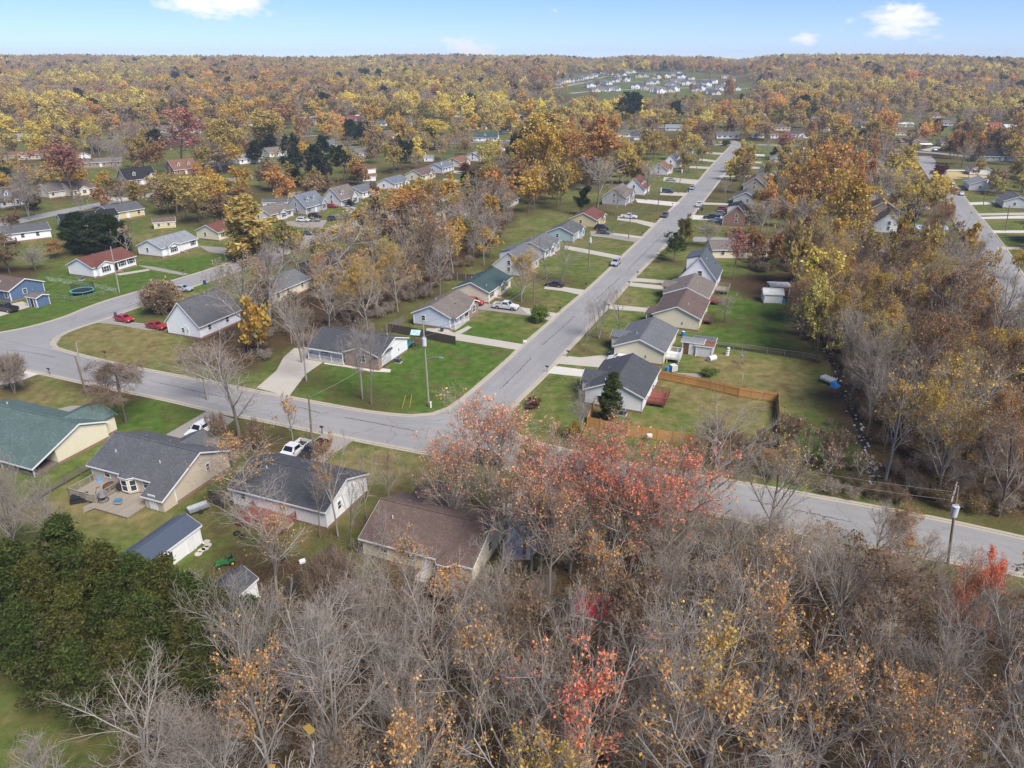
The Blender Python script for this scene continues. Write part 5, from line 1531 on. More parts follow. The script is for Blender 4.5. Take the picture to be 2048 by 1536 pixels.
shed(575, 416, 1, -1, 5, 9, 4, 'ltgrey', 'charcoal', "long grey barn shed with open dark end doorway", lod=1, door=('R', 0, 'black'), win={'F': [(-2.5, 1.3, .8, .9)]})  # dark interior behind the end opening is painted as a black door slab
shed(641, 712, -1, -1, NB_, 3.6, 4, 'white', 'charcoal', "white barn shed with black trim beside the corner ranch", lod=1, door=('F', 0, 'white'), win={})
shed(1541, 590, -1, -1, -6, 4.2, 3.6, 'rust', 'white', "rust brown shed with white metal roof at the lawn's end", lod=1, win={}, door=None, pitch=.12)
shed(1527, 606, -1, -1, -8, 4.0, 3.2, 'white', 'white', "small white barn shed at the lawn's end", lod=1, win={}, door=None)
shed(1363, 707, -1, -1, WR + 90, 3.6, 2.6, 'rust', 'ltgrey', "patchwork lean-to behind the grey-roofed cream house", lod=1, win={}, door=('F', 0, 'white'), pitch=.15, eave=2.4)
shed(1390, 712, -1, -1, WR + 90, 3.0, 3.0, 'ltgrey', 'rust', "grey backyard shed with tan roof beside the white deck", lod=1, win={}, door=None, pitch=.15)
shed(1388, 697, -1, -1, WR + 90, 3.6, 2.4, 'grey', 'grey', "low grey shed farthest in the backyard cluster", lod=1, win={}, door=None, pitch=.1, eave=1.8)
RS = shed(1146, 1262, -1, -1, -18, 3.7, 3.5, 'rust', 'red', "shed with ribbed red metal roof glimpsed through foreground branches", lod=1, win={}, door=None, pitch=.45)
rib = MB(); hdz = 1.75 + .12; zz_ = 2.1 + .45 * 1.75
_M["shingles_redmetal"] = plain("red_roof_metal", (.36, .03, .035), .4, .2, metal=.1)
for k in range(8):
    y = -hdz * (k + .5) / 8
    rib.box(-2.15, y - .06, zz_ + .45 * y + .155, 2.15, y + .06, zz_ + .45 * y + .215)
for c in RS.children:
    if c.name.startswith("roof"):
        c.data.materials.clear(); c.data.materials.append(_M["shingles_redmetal"])
        for k in range(1): add("roof_rib", rib.mesh("roof_rib", _M["shingles_redmetal"]), c)
# blue canvas carport by the east street, and the brick ranch's white carport
def carport(px, py, yaw, w, d, colr, label):
    x, y = P(px, py)
    t = thing("carport", label, "carport", (x, y, 0), R(yaw))
    rf = MB()
    for s in (-1, 1): slab(rf, (0, 3.1), (s * (d / 2 + .2), 2.3), -w / 2, w / 2, .05)
    rf.build("canopy", plain("carport_" + label[:5], colr, .5), t)
    for sx in (-1, 1):
        for sy in (-1, 1):
            MB().box(-.05, -.05, 0, .05, .05, 2.35).build("post", STEEL, t, (sx * (w / 2 - .1), sy * d / 2, 0))
    return t
carport(1857, 470, -8, 9.5, 5.5, (.30, .40, .52), "pale blue canvas carport beside the east street")
carport(1848, 296, 0, 8, 5, (.66, .64, .6), "white carport attached in front of the brick ranch")
def boat(px, py, yaw, label):
    x, y = P(px, py)
    t = thing("boat", label, "boat", (x, y, 0), R(yaw))
    h = MB()
    r0 = [(-2.6, -.9, .9), (-2.6, .9, .9), (1.2, 1.0, 1.0), (3.0, 0, 1.25), (1.2, -1.0, 1.0)]
    h.hexa([(a * .92, b * .55, .35) for a, b, c in r0], r0)
    h.build("hull", plain("boat_gelcoat", (.72, .72, .72), .25), t)
    MB().box(-1.0, -.7, 1.0, .5, .7, 1.5).build("windscreen", CGLASS, t)
    MB().box(-2.8, -.5, .3, 3.3, .5, .36).build("trailer", STEEL, t)
    for s in (-1, 1): MB().tube([(-.6, s * .9, .3), (-.6, s * 1.1, .3)], .3, 12).build("wheel", TYRE, t)
boat(1828, 414, 20, "white boat on a trailer, upper of two beside the trees")
boat(1845, 420, 5, "white boat on a trailer, lower of two beside the trees")

# ---------------------------------------------------------------- utility poles and wires
POLEW = woodmat("creosoted_pole", (.20, .155, .12))
POLEL = woodmat("bleached_pole", (.36, .32, .27))
def pole(px, py, py_top, label, arm=False, arm_yaw=0, transformer=False, light=None, px_top=None, mat=None, h=None):
    x, y = P(px, py)
    v = (py_top - 768) / FPX
    s, c = math.sin(PITCH), math.cos(PITCH)
    tt = y / (c - v * s)
    hh = h or CAM_H - tt * (s + v * c)
    hh = max(6, min(hh, 15))
    t = thing("utility_pole", label, "utility pole", (x, y, float(hgt(x, y))), 0, "wooden utility poles")
    lean = 0
    if px_top is not None:
        lean = (px_top - 1024) / FPX * tt - x
    MB().tube([(0, 0, -.3), (lean, 0, hh)], .16, 10, .11).build("pole", mat or POLEW, t)
    if arm:
        a = R(arm_yaw)
        for dz in ((0,) if arm == 1 else (0, -.9)):
            MB().box(-1.25, .1, hh - .55 + dz, 1.25, .22, hh - .42 + dz).build("crossarm", POLEL, t, (lean, 0, 0), a)
        ins = MB().cyl(0, 0, 0, .25, .06, 8).mesh("insulator", plain("porcelain", (.45, .43, .42), .3))
        for k in (-1.1, -.4, .4, 1.1):
            add("insulator", ins, t, (lean + k * math.cos(a) - .16 * math.sin(a), k * math.sin(a) + .16 * math.cos(a), hh - .42))
    if transformer:
        tm = MB().cyl(0, 0, 0, 1.15, .34, 14); tm.cyl(0, 0, 1.15, 1.22, .36, 14); tm.cyl(-.12, 0, 1.22, 1.5, .05, 6); tm.cyl(.12, 0, 1.22, 1.5, .05, 6)
        tm.build("transformer", plain("transformer_grey", (.55, .58, .60), .4), t, (lean + .1, -.48, hh - (transformer if transformer is not True else 3.2)), smooth=False)
    if light:
        a, lh = R(light[0]), light[1]
        lp = MB().tube([(0, 0, lh), (1.0, 0, lh + .45), (2.2, 0, lh + .55)], .04, 6); lp.build("lamp_arm", STEEL, t, None, a)
        MB().hexa([(2.1, -.12, lh + .42), (2.8, -.14, lh + .42), (2.8, .14, lh + .42), (2.1, .12, lh + .42)], [(2.15, -.08, lh + .62), (2.7, -.08, lh + .58), (2.7, .08, lh + .58), (2.15, .08, lh + .62)]).build("lamp_head", STEEL, t, None, a)
    return Vector((x + lean, y, float(hgt(x, y)) + hh))
p1 = pole(858, 813, 645, "utility pole with transformer and lamp arm on the corner lawn", transformer=3.6, light=(-12, 8.2), px_top=846, mat=POLEL)
p2 = pole(1067, 645, 548, "dark utility pole rising beside the bright green shrub")
p3 = pole(1176, 545, 472, "utility pole with transformer near the silver suv", transformer=1.6, px_top=1180)
p4 = pole(1257, 478, 416, "slim utility pole in front of the yellow house", px_top=1262)
p5 = pole(1314, 424, 376, "slim utility pole at the white red-dormered house", px_top=1321, transformer=1.2)
p6 = pole(1357, 387, 339, "utility pole leaning beside the upper-street driveways", px_top=1363, transformer=1.2)
p7 = pole(1393, 347, 308, "utility pole before the white cape house", px_top=1395)
p8 = pole(1418, 316, 275, "utility pole below the dark-roofed houses at the street top", px_top=1420)
p9 = pole(1483, 288, 244, "tall utility pole with crossarm at the end of the street", arm=1, px_top=1487)
p10 = pole(172, 787, 712, "shorter of two leaning poles behind the bare willow", px_top=150)
p10b = pole(170, 784, 686, "taller of two leaning poles behind the bare willow", px_top=152, mat=POLEL)
p11 = pole(624, 879, 792, "dark utility pole at the kerb above the white pickup", px_top=617)
p12 = pole(239, 585, 493, "utility pole on the lawn right of the trampoline", px_top=221, mat=POLEL)
p13 = pole(1896, 1128, 972, "utility pole with grey transformer by the right roadside wood", arm=2, arm_yaw=55, transformer=3.4, px_top=1916)
p14 = pole(1967, 410, 360, "utility pole in front of the white van", px_top=1973, transformer=1.0)
p15 = pole(1934, 373, 333, "utility pole beside the yellow straw bed", px_top=1941)
p16 = pole(2011, 462, 410, "utility pole between the right-edge driveways", px_top=2019)
p17 = pole(1914, 325, 286, "utility pole with transformer by the large rust tree", px_top=1921, transformer=1.2)
p18 = pole(34, 449, 404, "utility pole above the long white house at left", px_top=28)
p19 = pole(282, 398, 372, "small utility pole on the far-left street", px_top=280)
p20 = pole(885, 366, 325, "utility pole on the lawn of the curve houses", px_top=882, transformer=1.2)
p21 = pole(568, 234, 208, "utility pole among far gold trees at left", px_top=566, arm=1)
p22 = pole(352, 283, 250, "utility pole by the dark blue house in the wood", px_top=352)
WIRE = plain("power_cable", (.16, .16, .165), .5, .1)
def wire(a, b, sag, label, r=.022, n=14, group="overhead cables along the main street"):
    a, b = Vector(a), Vector(b)
    pts = []
    for k in range(n + 1):
        t = k / n; p = a.lerp(b, t); p.z -= sag * 4 * t * (1 - t); pts.append(p)
    o = MB().tube(pts, r, 4).build("power_line", WIRE)
    return tag(o, label, "power line", group)
chain = [p1, p2, p3, p4, p5, p6, p7, p8, p9]
cnames = ["corner lawn pole", "green shrub pole", "silver suv pole", "yellow house pole", "red-dormer house pole", "leaning driveway pole", "white cape pole", "street-top pole", "crossarm pole"]
for i, (a, b) in enumerate(zip(chain[:-1], chain[1:])):
    for j, (dz, dx) in enumerate(((-.2, 0), (-1.5, .15), (-2.3, -.15))):
        wire(a + Vector((dx, 0, dz)), b + Vector((dx, 0, dz)), .8 + .2 * j, "%s overhead cable from the %s to the %s" % (("top", "middle", "lowest")[j], cnames[i], cnames[i + 1]), r=.02 if j == 0 else .03)
wire(p1 + Vector((0, 0, -2.4)), Vector((*P(820, 680), 3.4)), .5, "service cable from the corner pole to the corner ranch house")
wire(p1 + Vector((0, 0, -.3)), p11 + Vector((0, 0, -.2)), .9, "cable crossing the street to the kerbside pole")
wire(p10, Vector((*P(-260, 676), 9)), .8, "cable leaving the left picture edge over the street")
wire(p13 + Vector((-.9, -.6, -.3)), p13 + Vector((-36, 14, .2)), 1.0, "upper cable from the right roadside pole into the trees")
wire(p13 + Vector((-.9, -.6, -1.3)), p13 + Vector((-36, 14, -.8)), 1.0, "lower cable from the right roadside pole into the trees")
for a, b, nm in ((p17, p15, "straw bed"), (p15, p14, "white van"), (p14, p16, "right-edge driveway")):
    for j, dz in enumerate((-.2, -1.6)):
        wire(a + Vector((0, 0, dz)), b + Vector((0, 0, dz)), .7, "%s cable along the east street to the %s pole" % (("upper", "lower")[j], nm), r=.025)
wire(p16 + Vector((0, 0, -.4)), Vector((*P(2140, 560), 9)), .7, "cable leaving the right picture edge over the lawns")
wire(p12 + Vector((0, 0, -.2)), Vector((*P(60, 470), 9)), .9, "cable from the trampoline lawn pole to the left")
wire(p21 + Vector((0, 0, -.2)), Vector((*P(900, 212), 9)), 2.5, "long cable across the far gold trees", r=.05)

# ---------------------------------------------------------------- fences
CEDAR = woodmat("fresh_cedar_fence", (.58, .31, .10))
OLDW = woodmat("grey_weathered_fence", (.17, .145, .115))
DARKW = woodmat("dark_fence_wood", (.085, .07, .055))
TANW = woodmat("tan_fence_wood", (.42, .31, .17))
def fence(px, label, mat, h=1.8, bay=2.4, rails=2, boards=True, gap=.0, name="wood_fence", cat="fence", railside=1, world=None, post_mat=None):
    w = world or WP(px)
    t = thing(name, label, cat, (w[0][0], w[0][1], 0))
    ox, oy = w[0]
    seg = []
    for (a, b) in zip(w[:-1], w[1:]):
        ln = math.hypot(b[0] - a[0], b[1] - a[1]); n = max(1, round(ln / bay))
        for k in range(n):
            seg.append(((a[0] + (b[0] - a[0]) * k / n - ox, a[1] + (b[1] - a[1]) * k / n - oy), (a[0] + (b[0] - a[0]) * (k + 1) / n - ox, a[1] + (b[1] - a[1]) * (k + 1) / n - oy)))
    cache = {}
    pm = MB().box(-.055, -.055, 0, .055, .055, h + .12).mesh("fence_post", post_mat or mat)
    for (a, b) in seg:
        ln = math.hypot(b[0] - a[0], b[1] - a[1]); an = math.atan2(b[1] - a[1], b[0] - a[0])
        key = round(ln, 2)
        if key not in cache:
            r = random.Random(int(key * 100))
            bd = MB(); rl = MB()
            if boards:
                n = int(ln / (.15 + gap))
                for k in range(n):
                    x0 = k * ln / n; zt = h + r.uniform(-.02, .02)
                    bd.box(x0 + .004, -.012 + r.uniform(-.004, .004), .06, x0 + ln / n - .004 - gap, .012, zt)
            for k in range(rails):
                z = .35 + k * (h - .7) / max(1, rails - 1)
                y0, y1 = (.016, .055) if railside > 0 else (-.055, -.016)
                rl.box(.05, y0, z - .045, ln - .05, y1, z + .045)
            cache[key] = (bd.mesh("fence_board", mat) if boards else None, rl.mesh("fence_rail", mat))
        bm_, rm2 = cache[key]
        if bm_:
            o = add("fence_panel", bm_, t, (a[0], a[1], 0), an)
        add("fence_rail", rm2, t, (a[0], a[1], 0), an)
        add("fence_post", pm, t, (a[0], a[1], 0), an)
    add("fence_post", pm, t, (seg[-1][1][0], seg[-1][1][1], 0))
    return t
fence([(1318, 759), (1394, 774), (1477, 794), (1554, 806), (1557, 860), (1558, 925), (1460, 905), (1376, 889), (1254, 873), (1174, 854), (1188, 816)], "new orange cedar privacy fence around the cedar house backyard", CEDAR, railside=-1)
fence([(778, 664), (835, 674), (872, 682), (911, 690)], "dark plank fence between the corner ranch and pale blue house", DARKW, 1.8)
fence([(772, 666), (808, 646)], "grey board fence running back from the pale blue house", OLDW, 1.7)
fence([(-60, 1085), (0, 1050), (100, 987), (192, 934)], "grey split plank fence between the green-roofed and beige houses", OLDW, 1.4, boards=False, rails=5)
fence([(396, 1372), (466, 1304), (532, 1238), (587, 1189), (636, 1142), (670, 1112)], "dark weathered board fence running down beside the small shed", DARKW, 1.9, gap=.02)
fence([(898, 560), (932, 562), (966, 563)], "dark fence with bright yellow posts behind the cream house", DARKW, 1.8, post_mat=TANW, bay=2.6)
fence([(775, 587), (806, 571), (842, 554)], "tan board fence beside the round pool", TANW, 1.9)
fence([(551, 400), (600, 392), (640, 390)], "bleached tan fence behind the grey cape house", TANW, 1.9)
fence([(170, 388), (184, 387)], "short orange wooden fence beside the far-left cars", CEDAR, 1.9)
fence([(1712, 300), (1765, 298)], "dark board fence under the willow-like golden tree", DARKW, 2.2)
fence([(420, 1005), (452, 1020)], "short dark fence joining the beige and white houses", DARKW, 1.9, gap=.02)
def wirefence(px, label, h=1.2):
    w = WP(px); ox, oy = w[0]
    t = thing("wire_fence", label, "fence", (ox, oy, 0))
    pm = MB().cyl(0, 0, 0, h, .035, 6).mesh("fence_post", STEEL)
    for (a, b) in zip(w[:-1], w[1:]):
        ln = math.hypot(b[0] - a[0], b[1] - a[1]); n = max(1, round(ln / 3)); an = math.atan2(b[1] - a[1], b[0] - a[0])
        for k in range(n + 1): add("fence_post", pm, t, (a[0] + (b[0] - a[0]) * k / n - ox, a[1] + (b[1] - a[1]) * k / n - oy, 0))
        ms = MB(); ms.box(0, -.02, h - .05, ln, .02, h)
        for k in range(int(ln / .2)):
            x = k * .2
            ms.tube([(x, 0, .05), (min(ln, x + h * .5), 0, h - .05)], .003, 3); ms.tube([(x, 0, h - .05), (min(ln, x + h * .5), 0, .05)], .003, 3)
        ms.build("wire_mesh", STEEL, t, (a[0] - ox, a[1] - oy, 0), an)
wirefence([(94, 562), (178, 573), (236, 586)], "chain link fence behind the trampoline")
wirefence([(236, 586), (148, 604), (60, 586)], "chain link fence in front of the trampoline, towards the street")
wirefence([(1402, 692), (1500, 702), (1640, 722)], "thin wire fence along the leaf-filled ditch")

# ---------------------------------------------------------------- small street and yard things
def simple(name, px, py, label, cat, rz=0, group=None):
    x, y = P(px, py)
    return thing(name, label, cat, (x, y, float(hgt(x, y))), R(rz), group)
def mailbox(px, py, label, c=(.02, .02, .022), yaw=-21.7):
    t = simple("mailbox", px, py, label, "mailbox", yaw, "kerbside mailboxes")
    MB().box(-.05, -.05, 0, .05, .05, 1.1).build("post", POLEW if c[0] < .1 else TANW, t)
    b = MB(); b.prism_x([(-.11, 1.1), (.11, 1.1), (.11, 1.24), (.06, 1.32), (-.06, 1.32), (-.11, 1.24)], -.3, .26)
    b.build("box", plain("mailbox_%d" % int(c[0] * 100), c, .4), t)
for a in ((100, 750, "black mailbox at the kerb near the bare willow"), (212, 716, "dark mailbox on the far kerb above the bare willow"), (645, 868, "dark mailbox at the kerb by the dark kerbside pole"),
          (1094, 745, "mailbox on orange post at the cedar house driveway"), (1136, 714, "black mailbox at the grey-roofed cream house driveway"), (1120, 625, "dark mailbox near the white pickup's driveway"),
          (1172, 577, "grey mailbox at the black sedan's driveway"), (1275, 553, "black mailbox at the steep white house driveway"), (1258, 573, "black mailbox at the taupe-roofed house driveway"),
          (1285, 472, "dark mailbox across from the round green tree"), (1313, 446, "wooden mailbox by the tall grey house driveway"), (1345, 413, "dark mailbox below the white red-dormered house"),
          (367, 549, "small dark mailbox at the light-grey roofed house"), (1217, 620, "black mailbox at the brown-roofed cream house"), (930, 366, "dark mailbox on the curve of the west street")):
    mailbox(a[0], a[1], a[2])
def bin_(px, py, label, c, lid=None):
    t = simple("wheelie_bin", px, py, label, "bin", random.uniform(0, 90), "wheeled bins")
    MB().hexa([(-.22, -.25, .05), (.22, -.25, .05), (.22, .25, .05), (-.22, .25, .05)], [(-.29, -.33, .98), (.29, -.33, .98), (.29, .33, .98), (-.29, .33, .98)]).build("bin_body", plain("bin_%d_%d" % (c[0] * 100, c[2] * 100), c, .5), t)
    MB().hexa([(-.31, -.36, .98), (.31, -.36, .98), (.31, .38, .98), (-.31, .38, .98)], [(-.27, -.3, 1.08), (.27, -.3, 1.08), (.27, .36, 1.05), (-.27, .36, 1.05)]).build("lid", plain("lid_%d_%d" % ((lid or c)[0] * 100, (lid or c)[1] * 100), lid or c, .5), t)
    for s in (-1, 1): MB().tube([(s * .2, .28, .12), (s * .27, .28, .12)], .12, 8).build("wheel", TYRE, t)
bin_(884, 663, "black bin with green lid at the pale blue house porch", (.02, .03, .05), (.08, .25, .18))
bin_(410, 569, "blue bin standing at the west street kerb", (.02, .06, .2))
bin_(232, 634, "navy bin behind the red hatchback", (.03, .06, .11))
bin_(12, 441, "black bin on the lawn at the far left", (.015, .02, .02))
bin_(1404, 421, "black bin behind the street-parked white pickup", (.015, .015, .018))
bin_(1396, 426, "bin with red lid beside the black bin", (.1, .1, .1), (.4, .03, .03))
bin_(1377, 385, "blue bin next to the pale blue suv", (.02, .09, .25))
bin_(585, 508, "grey bin with white lid on the west street's inner kerb", (.1, .1, .1), (.6, .6, .6))
bin_(698, 443, "black bin at the lawn edge left of the white sedan", (.02, .03, .02))
def ac(px, py, label, yaw=-21.7):
    t = simple("air_conditioner", px, py, label, "air conditioner", yaw)
    MB().box(-.6, -.5, 0, .6, .5, .12).build("pad", CONC, t)
    g = MB(); g.box(-.45, -.45, .12, .45, .45, .95)
    g.build("cabinet", plain("ac_cabinet", (.22, .25, .27), .5), t)
    f = MB()
    for k in range(7):
        z = .2 + k * .1
        f.box(-.47, -.47, z, .47, -.452, z + .05); f.box(.452, -.47, z, .47, .47, z + .05)
    f.cyl(0, 0, .95, .99, .36, 16)
    f.build("grille", BLACK, t)
ac(797, 725, "grey air conditioner at the corner ranch's side wall")
ac(1246, 830, "dark air conditioner between the cedar and white wall")
ac(163, 560, "grey air conditioner by the trampoline-side white wall", 68)
# street name sign at the junction: two green blades, too small in the photo to read
t = simple("street_sign", 889, 812, "green street name sign on a post at the junction corner", "street sign")
MB().cyl(0, 0, 0, 2.75, .03, 8).build("post", STEEL, t)
SG = plain("sign_green", (.03, .22, .13), .4)
MB().box(-.45, -.012, 2.5, .45, .012, 2.72).build("sign_blade", SG, t, None, R(-21.7)); MB().box(-.45, -.012, 2.74, .45, .012, 2.96).build("sign_blade", SG, t, None, R(68.3))
YEL = plain("guy_guard_yellow", (.62, .42, .03), .5)
for (bx, by, lab) in ((804, 817, "left yellow guy wire guard on the corner lawn"), (819, 815, "right yellow guy wire guard on the corner lawn")):
    x, y = P(bx, by)
    t = thing("guy_wire", lab, "guy wire", (x, y, 0))
    d = Vector((p1.x - x, p1.y - y, p1.z - 1.2))
    MB().tube([(0, 0, 0), tuple(d * .17)], .045, 6).build("guard", YEL, t)
    MB().tube([tuple(d * .17), tuple(d)], .012, 4).build("cable", WIRE, t)
x, y = P(332, 880)
t = simple("utility_pedestal", 862, 815, "white utility pedestal at the corner pole's foot", "utility box"); MB().box(-.12, -.12, 0, .12, .12, .9).box(-.15, -.15, .9, .15, .15, 1.0).build("box", WHITE, t)
t = simple("yard_sign", 1050, 689, "small white yard sign by the pale blue house lawn", "sign"); MB().box(-.02, -.02, 0, .02, .02, .8).build("stake", STEEL, t); MB().box(-.35, -.03, .5, .35, -.021, .95).build("board", WHITE, t)
t = simple("utility_box", 1298, 884, "white box on a post below the orange fence", "utility box"); MB().box(-.05, -.05, 0, .05, .05, .9).build("post", OLDW, t); MB().box(-.35, -.3, .9, .35, .3, 1.25).build("box", WHITE, t)
t = simple("utility_stake", 1485 - 0, 760, "thin marker stake in the backyard grass", "stake"); MB().cyl(0, 0, 0, 1.0, .03, 6).build("stake", WHITE, t)
# trampoline with a half-hung safety net
t = simple("trampoline", 166, 587, "round trampoline with teal rim and black net on the lawn", "trampoline")
r_ = 2.6
MB().cyl(0, 0, .82, .84, r_ - .28, 36).build("mat", plain("trampoline_mat", (.02, .022, .028), .7), t)
rg = MB(); TEAL = plain("teal_pad", (.10, .42, .42), .5)
for k in range(36):
    a, b = k * math.pi / 18, (k + 1) * math.pi / 18
    lo = [((r_ - .3) * math.cos(a), (r_ - .3) * math.sin(a), .84), (r_ * math.cos(a), r_ * math.sin(a), .84), (r_ * math.cos(b), r_ * math.sin(b), .84), ((r_ - .3) * math.cos(b), (r_ - .3) * math.sin(b), .84)]
    rg.hexa(lo, [(p, q, z + .06) for p, q, z in lo])
rg.build("rim_pad", TEAL, t)
for k in range(6):
    a = k * math.pi / 3
    MB().tube([(r_ * math.cos(a), r_ * math.sin(a), 0), (r_ * math.cos(a), r_ * math.sin(a), .84)], .04, 6).build("leg", STEEL, t)
nt_ = MB()
for k in range(22):
    a, b = R(20) + k * R(160) / 22, R(20) + (k + 1) * R(160) / 22
    for zz in range(8):
        nt_.tube([(r_ * math.cos(a), r_ * math.sin(a), .9 + zz * .2), (r_ * math.cos(b), r_ * math.sin(b), .9 + zz * .2)], .02, 3)
    for q in (0, .5):
        c_ = a + (b - a) * q
        nt_.tube([(r_ * math.cos(c_), r_ * math.sin(c_), .9), (r_ * math.cos(c_), r_ * math.sin(c_), 2.35)], .025, 3)
nt_.build("net", BLACK, t)
# play set with slide
t = simple("play_set", 834, 694, "wooden play tower with teal slide and tarp roof by the fence", "play set", -10)
tw_ = MB()
for sx in (-.7, .7):
    for sy in (-.7, .7): tw_.box(sx - .06, sy - .06, 0, sx + .06, sy + .06, 2.9)
tw_.box(-.75, -.75, 1.3, .75, .75, 1.42); tw_.box(-.72, -.74, 1.42, .72, -.68, 2.0); tw_.build("tower_frame", BRDECK, t)
rf = MB(); slab(rf, (0, 3.5), (.95, 2.75), -.95, .95, .05); slab(rf, (0, 3.5), (-.95, 2.75), -.95, .95, .05); rf.build("tarp_roof", plain("tarp_bluewhite", (.42, .55, .58), .5), t)
sl = MB()
for a, b in (((-.75, 1.35), (-1.3, 1.2)), ((-1.3, 1.2), (-2.6, .35)), ((-2.6, .35), (-3.1, .2))):
    sl.hexa([(a[0], -.3, a[1]), (b[0], -.3, b[1]), (b[0], .3, b[1]), (a[0], .3, a[1])], [(a[0], -.3, a[1] + .05), (b[0], -.3, b[1] + .05), (b[0], .3, b[1] + .05), (a[0], .3, a[1] + .05)])
    for s in (-1, 1): sl.hexa([(a[0], s * .3 - .03, a[1]), (b[0], s * .3 - .03, b[1]), (b[0], s * .3 + .03, b[1]), (a[0], s * .3 + .03, a[1])], [(a[0], s * .3 - .03, a[1] + .25), (b[0], s * .3 - .03, b[1] + .25), (b[0], s * .3 + .03, b[1] + .25), (a[0], s * .3 + .03, a[1] + .25)])
sl.build("slide", plain("slide_teal", (.03, .20, .22), .4), t, None, R(50))
ld = MB()
for s in (-.3, .3): ld.tube([(s, -.8, 1.35), (s, -1.6, 0)], .05, 5)
for k in range(5): ld.box(-.3, -.9 - k * .16, 1.1 - k * .24, .3, -.84 - k * .16, 1.16 - k * .24)
ld.build("ladder", BRDECK, t)
# pool
t = simple("swimming_pool", 776, 550, "round blue above-ground pool behind bare trees", "pool")
pm_ = MB()
pm_.tube([(0, 0, 0), (0, 0, 1.25)], 2.6, 32); pm_.build("pool_wall", plain("pool_liner", (.12, .26, .48), .4), t)
MB().cyl(0, 0, 1.251, 1.27, 2.4, 32).build("pool_cover", plain("pool_cover_blue", (.22, .36, .55), .3), t)
# backyard clutter of the grey-roofed cream house
t = simple("water_tank", 1346, 742, "white square water tank in a cage behind the cream house", "tank", 20); MB().box(-.55, -.55, .12, .55, .55, 1.2).build("tank", plain("tank_white", (.62, .62, .58), .5), t)
cg = MB()
for k in range(5):
    q = -.58 + k * .29
    cg.box(q - .015, -.6, .1, q + .015, -.57, 1.22); cg.box(q - .015, .57, .1, q + .015, .6, 1.22); cg.box(-.6, q - .015, .1, -.57, q + .015, 1.22); cg.box(.57, q - .015, .1, .6, q + .015, 1.22)
cg.build("cage", STEEL, t)
t = simple("rain_barrel", 1334, 744, "bright blue barrel beside the white water tank", "barrel"); MB().tube([(0, 0, 0), (0, 0, .15), (0, 0, .75), (0, 0, .9)], .36, 14).build("barrel", plain("barrel_blue", (.02, .20, .55), .4), t); MB().cyl(0, 0, .9, .95, .3, 14).build("lid", plain("barrel_blue", (.02, .2, .55)), t)
t = simple("rain_barrel", 1366, 672, "blue barrel at the far corner of the grey-roofed cream house", "barrel"); MB().cyl(0, 0, 0, .95, .36, 14).build("barrel", _M["barrel_blue"], t); MB().cyl(0, 0, .95, 1.0, .3, 14).build("lid", WHITE, t)
t = simple("rain_barrel", 1566, 606, "blue barrel beside the small white barn shed", "barrel"); MB().cyl(0, 0, 0, .95, .4, 14).build("barrel", _M["barrel_blue"], t); MB().cyl(0, 0, .95, 1.0, .34, 14).build("lid", _M["barrel_blue"], t)
t = simple("storage_tank", 1423, 722, "white round tank lying beside the weedy garden bed", "tank", 30); MB().tube([(-.8, 0, .55), (-.7, 0, .55), (.7, 0, .55), (.8, 0, .55)], .55, 16).build("tank", plain("tank_white", (.62, .62, .58)), t); MB().box(-.5, -.4, 0, .5, .4, .12).build("cradle", OLDW, t)
t = simple("weather_mast", 1481, 728, "small tripod weather mast on the backyard grass", "mast")
m_ = MB()
for k in range(3): m_.tube([(.7 * math.cos(k * 2.09), .7 * math.sin(k * 2.09), 0), (0, 0, 1.4)], .035, 5)
m_.tube([(0, 0, 1.2), (0, 0, 3.2)], .04, 6); m_.build("mast", STEEL, t); MB().box(-.5, -.02, 2.2, .5, .02, 2.35).cyl(0, 0, 1.5, 1.8, .3, 10).build("vane", STEEL, t)
t = simple("garden_ornament", 1454, 710, "stack of white rings standing on the backyard grass", "ornament")
for k in range(4): MB().cyl(.05 * k, 0, k * .42, k * .42 + .2, .38 - .03 * k, 12).build("ring", WHITE, t)
t = simple("crate_trailer", 1655, 766, "slatted crate with a blue tarp at the wood's edge", "crate", -60)
MB().box(-1.1, -.7, .35, 1.1, .7, .45).build("bed", OLDW, t)
for k in range(6): MB().box(-1.1, -.74, .5 + k * .0, -1.0, .74, 1.1).build("slat", WHITE, t, (k * .42, 0, 0))
MB().hexa([(1.1, -.9, 0), (2.3, -.7, 0), (2.2, .8, 0), (1.1, .8, 0)], [(1.0, -.7, 1.0), (1.5, -.3, .5), (1.5, .5, .45), (1.0, .6, 1.0)]).build("tarp", plain("tarp_blue", (.03, .22, .55), .4), t)
t = simple("flower_pot", 1275, 647, "orange pumpkin-like pot on the lawn by the porch", "pot"); MB().tube([(0, 0, 0), (0, 0, .25), (0, 0, .5)], .35, 12).build("pot", plain("pot_orange", (.5, .13, .03), .5), t); MB().cyl(0, 0, .5, .62, .06, 6).build("stem", BRDECK, t)
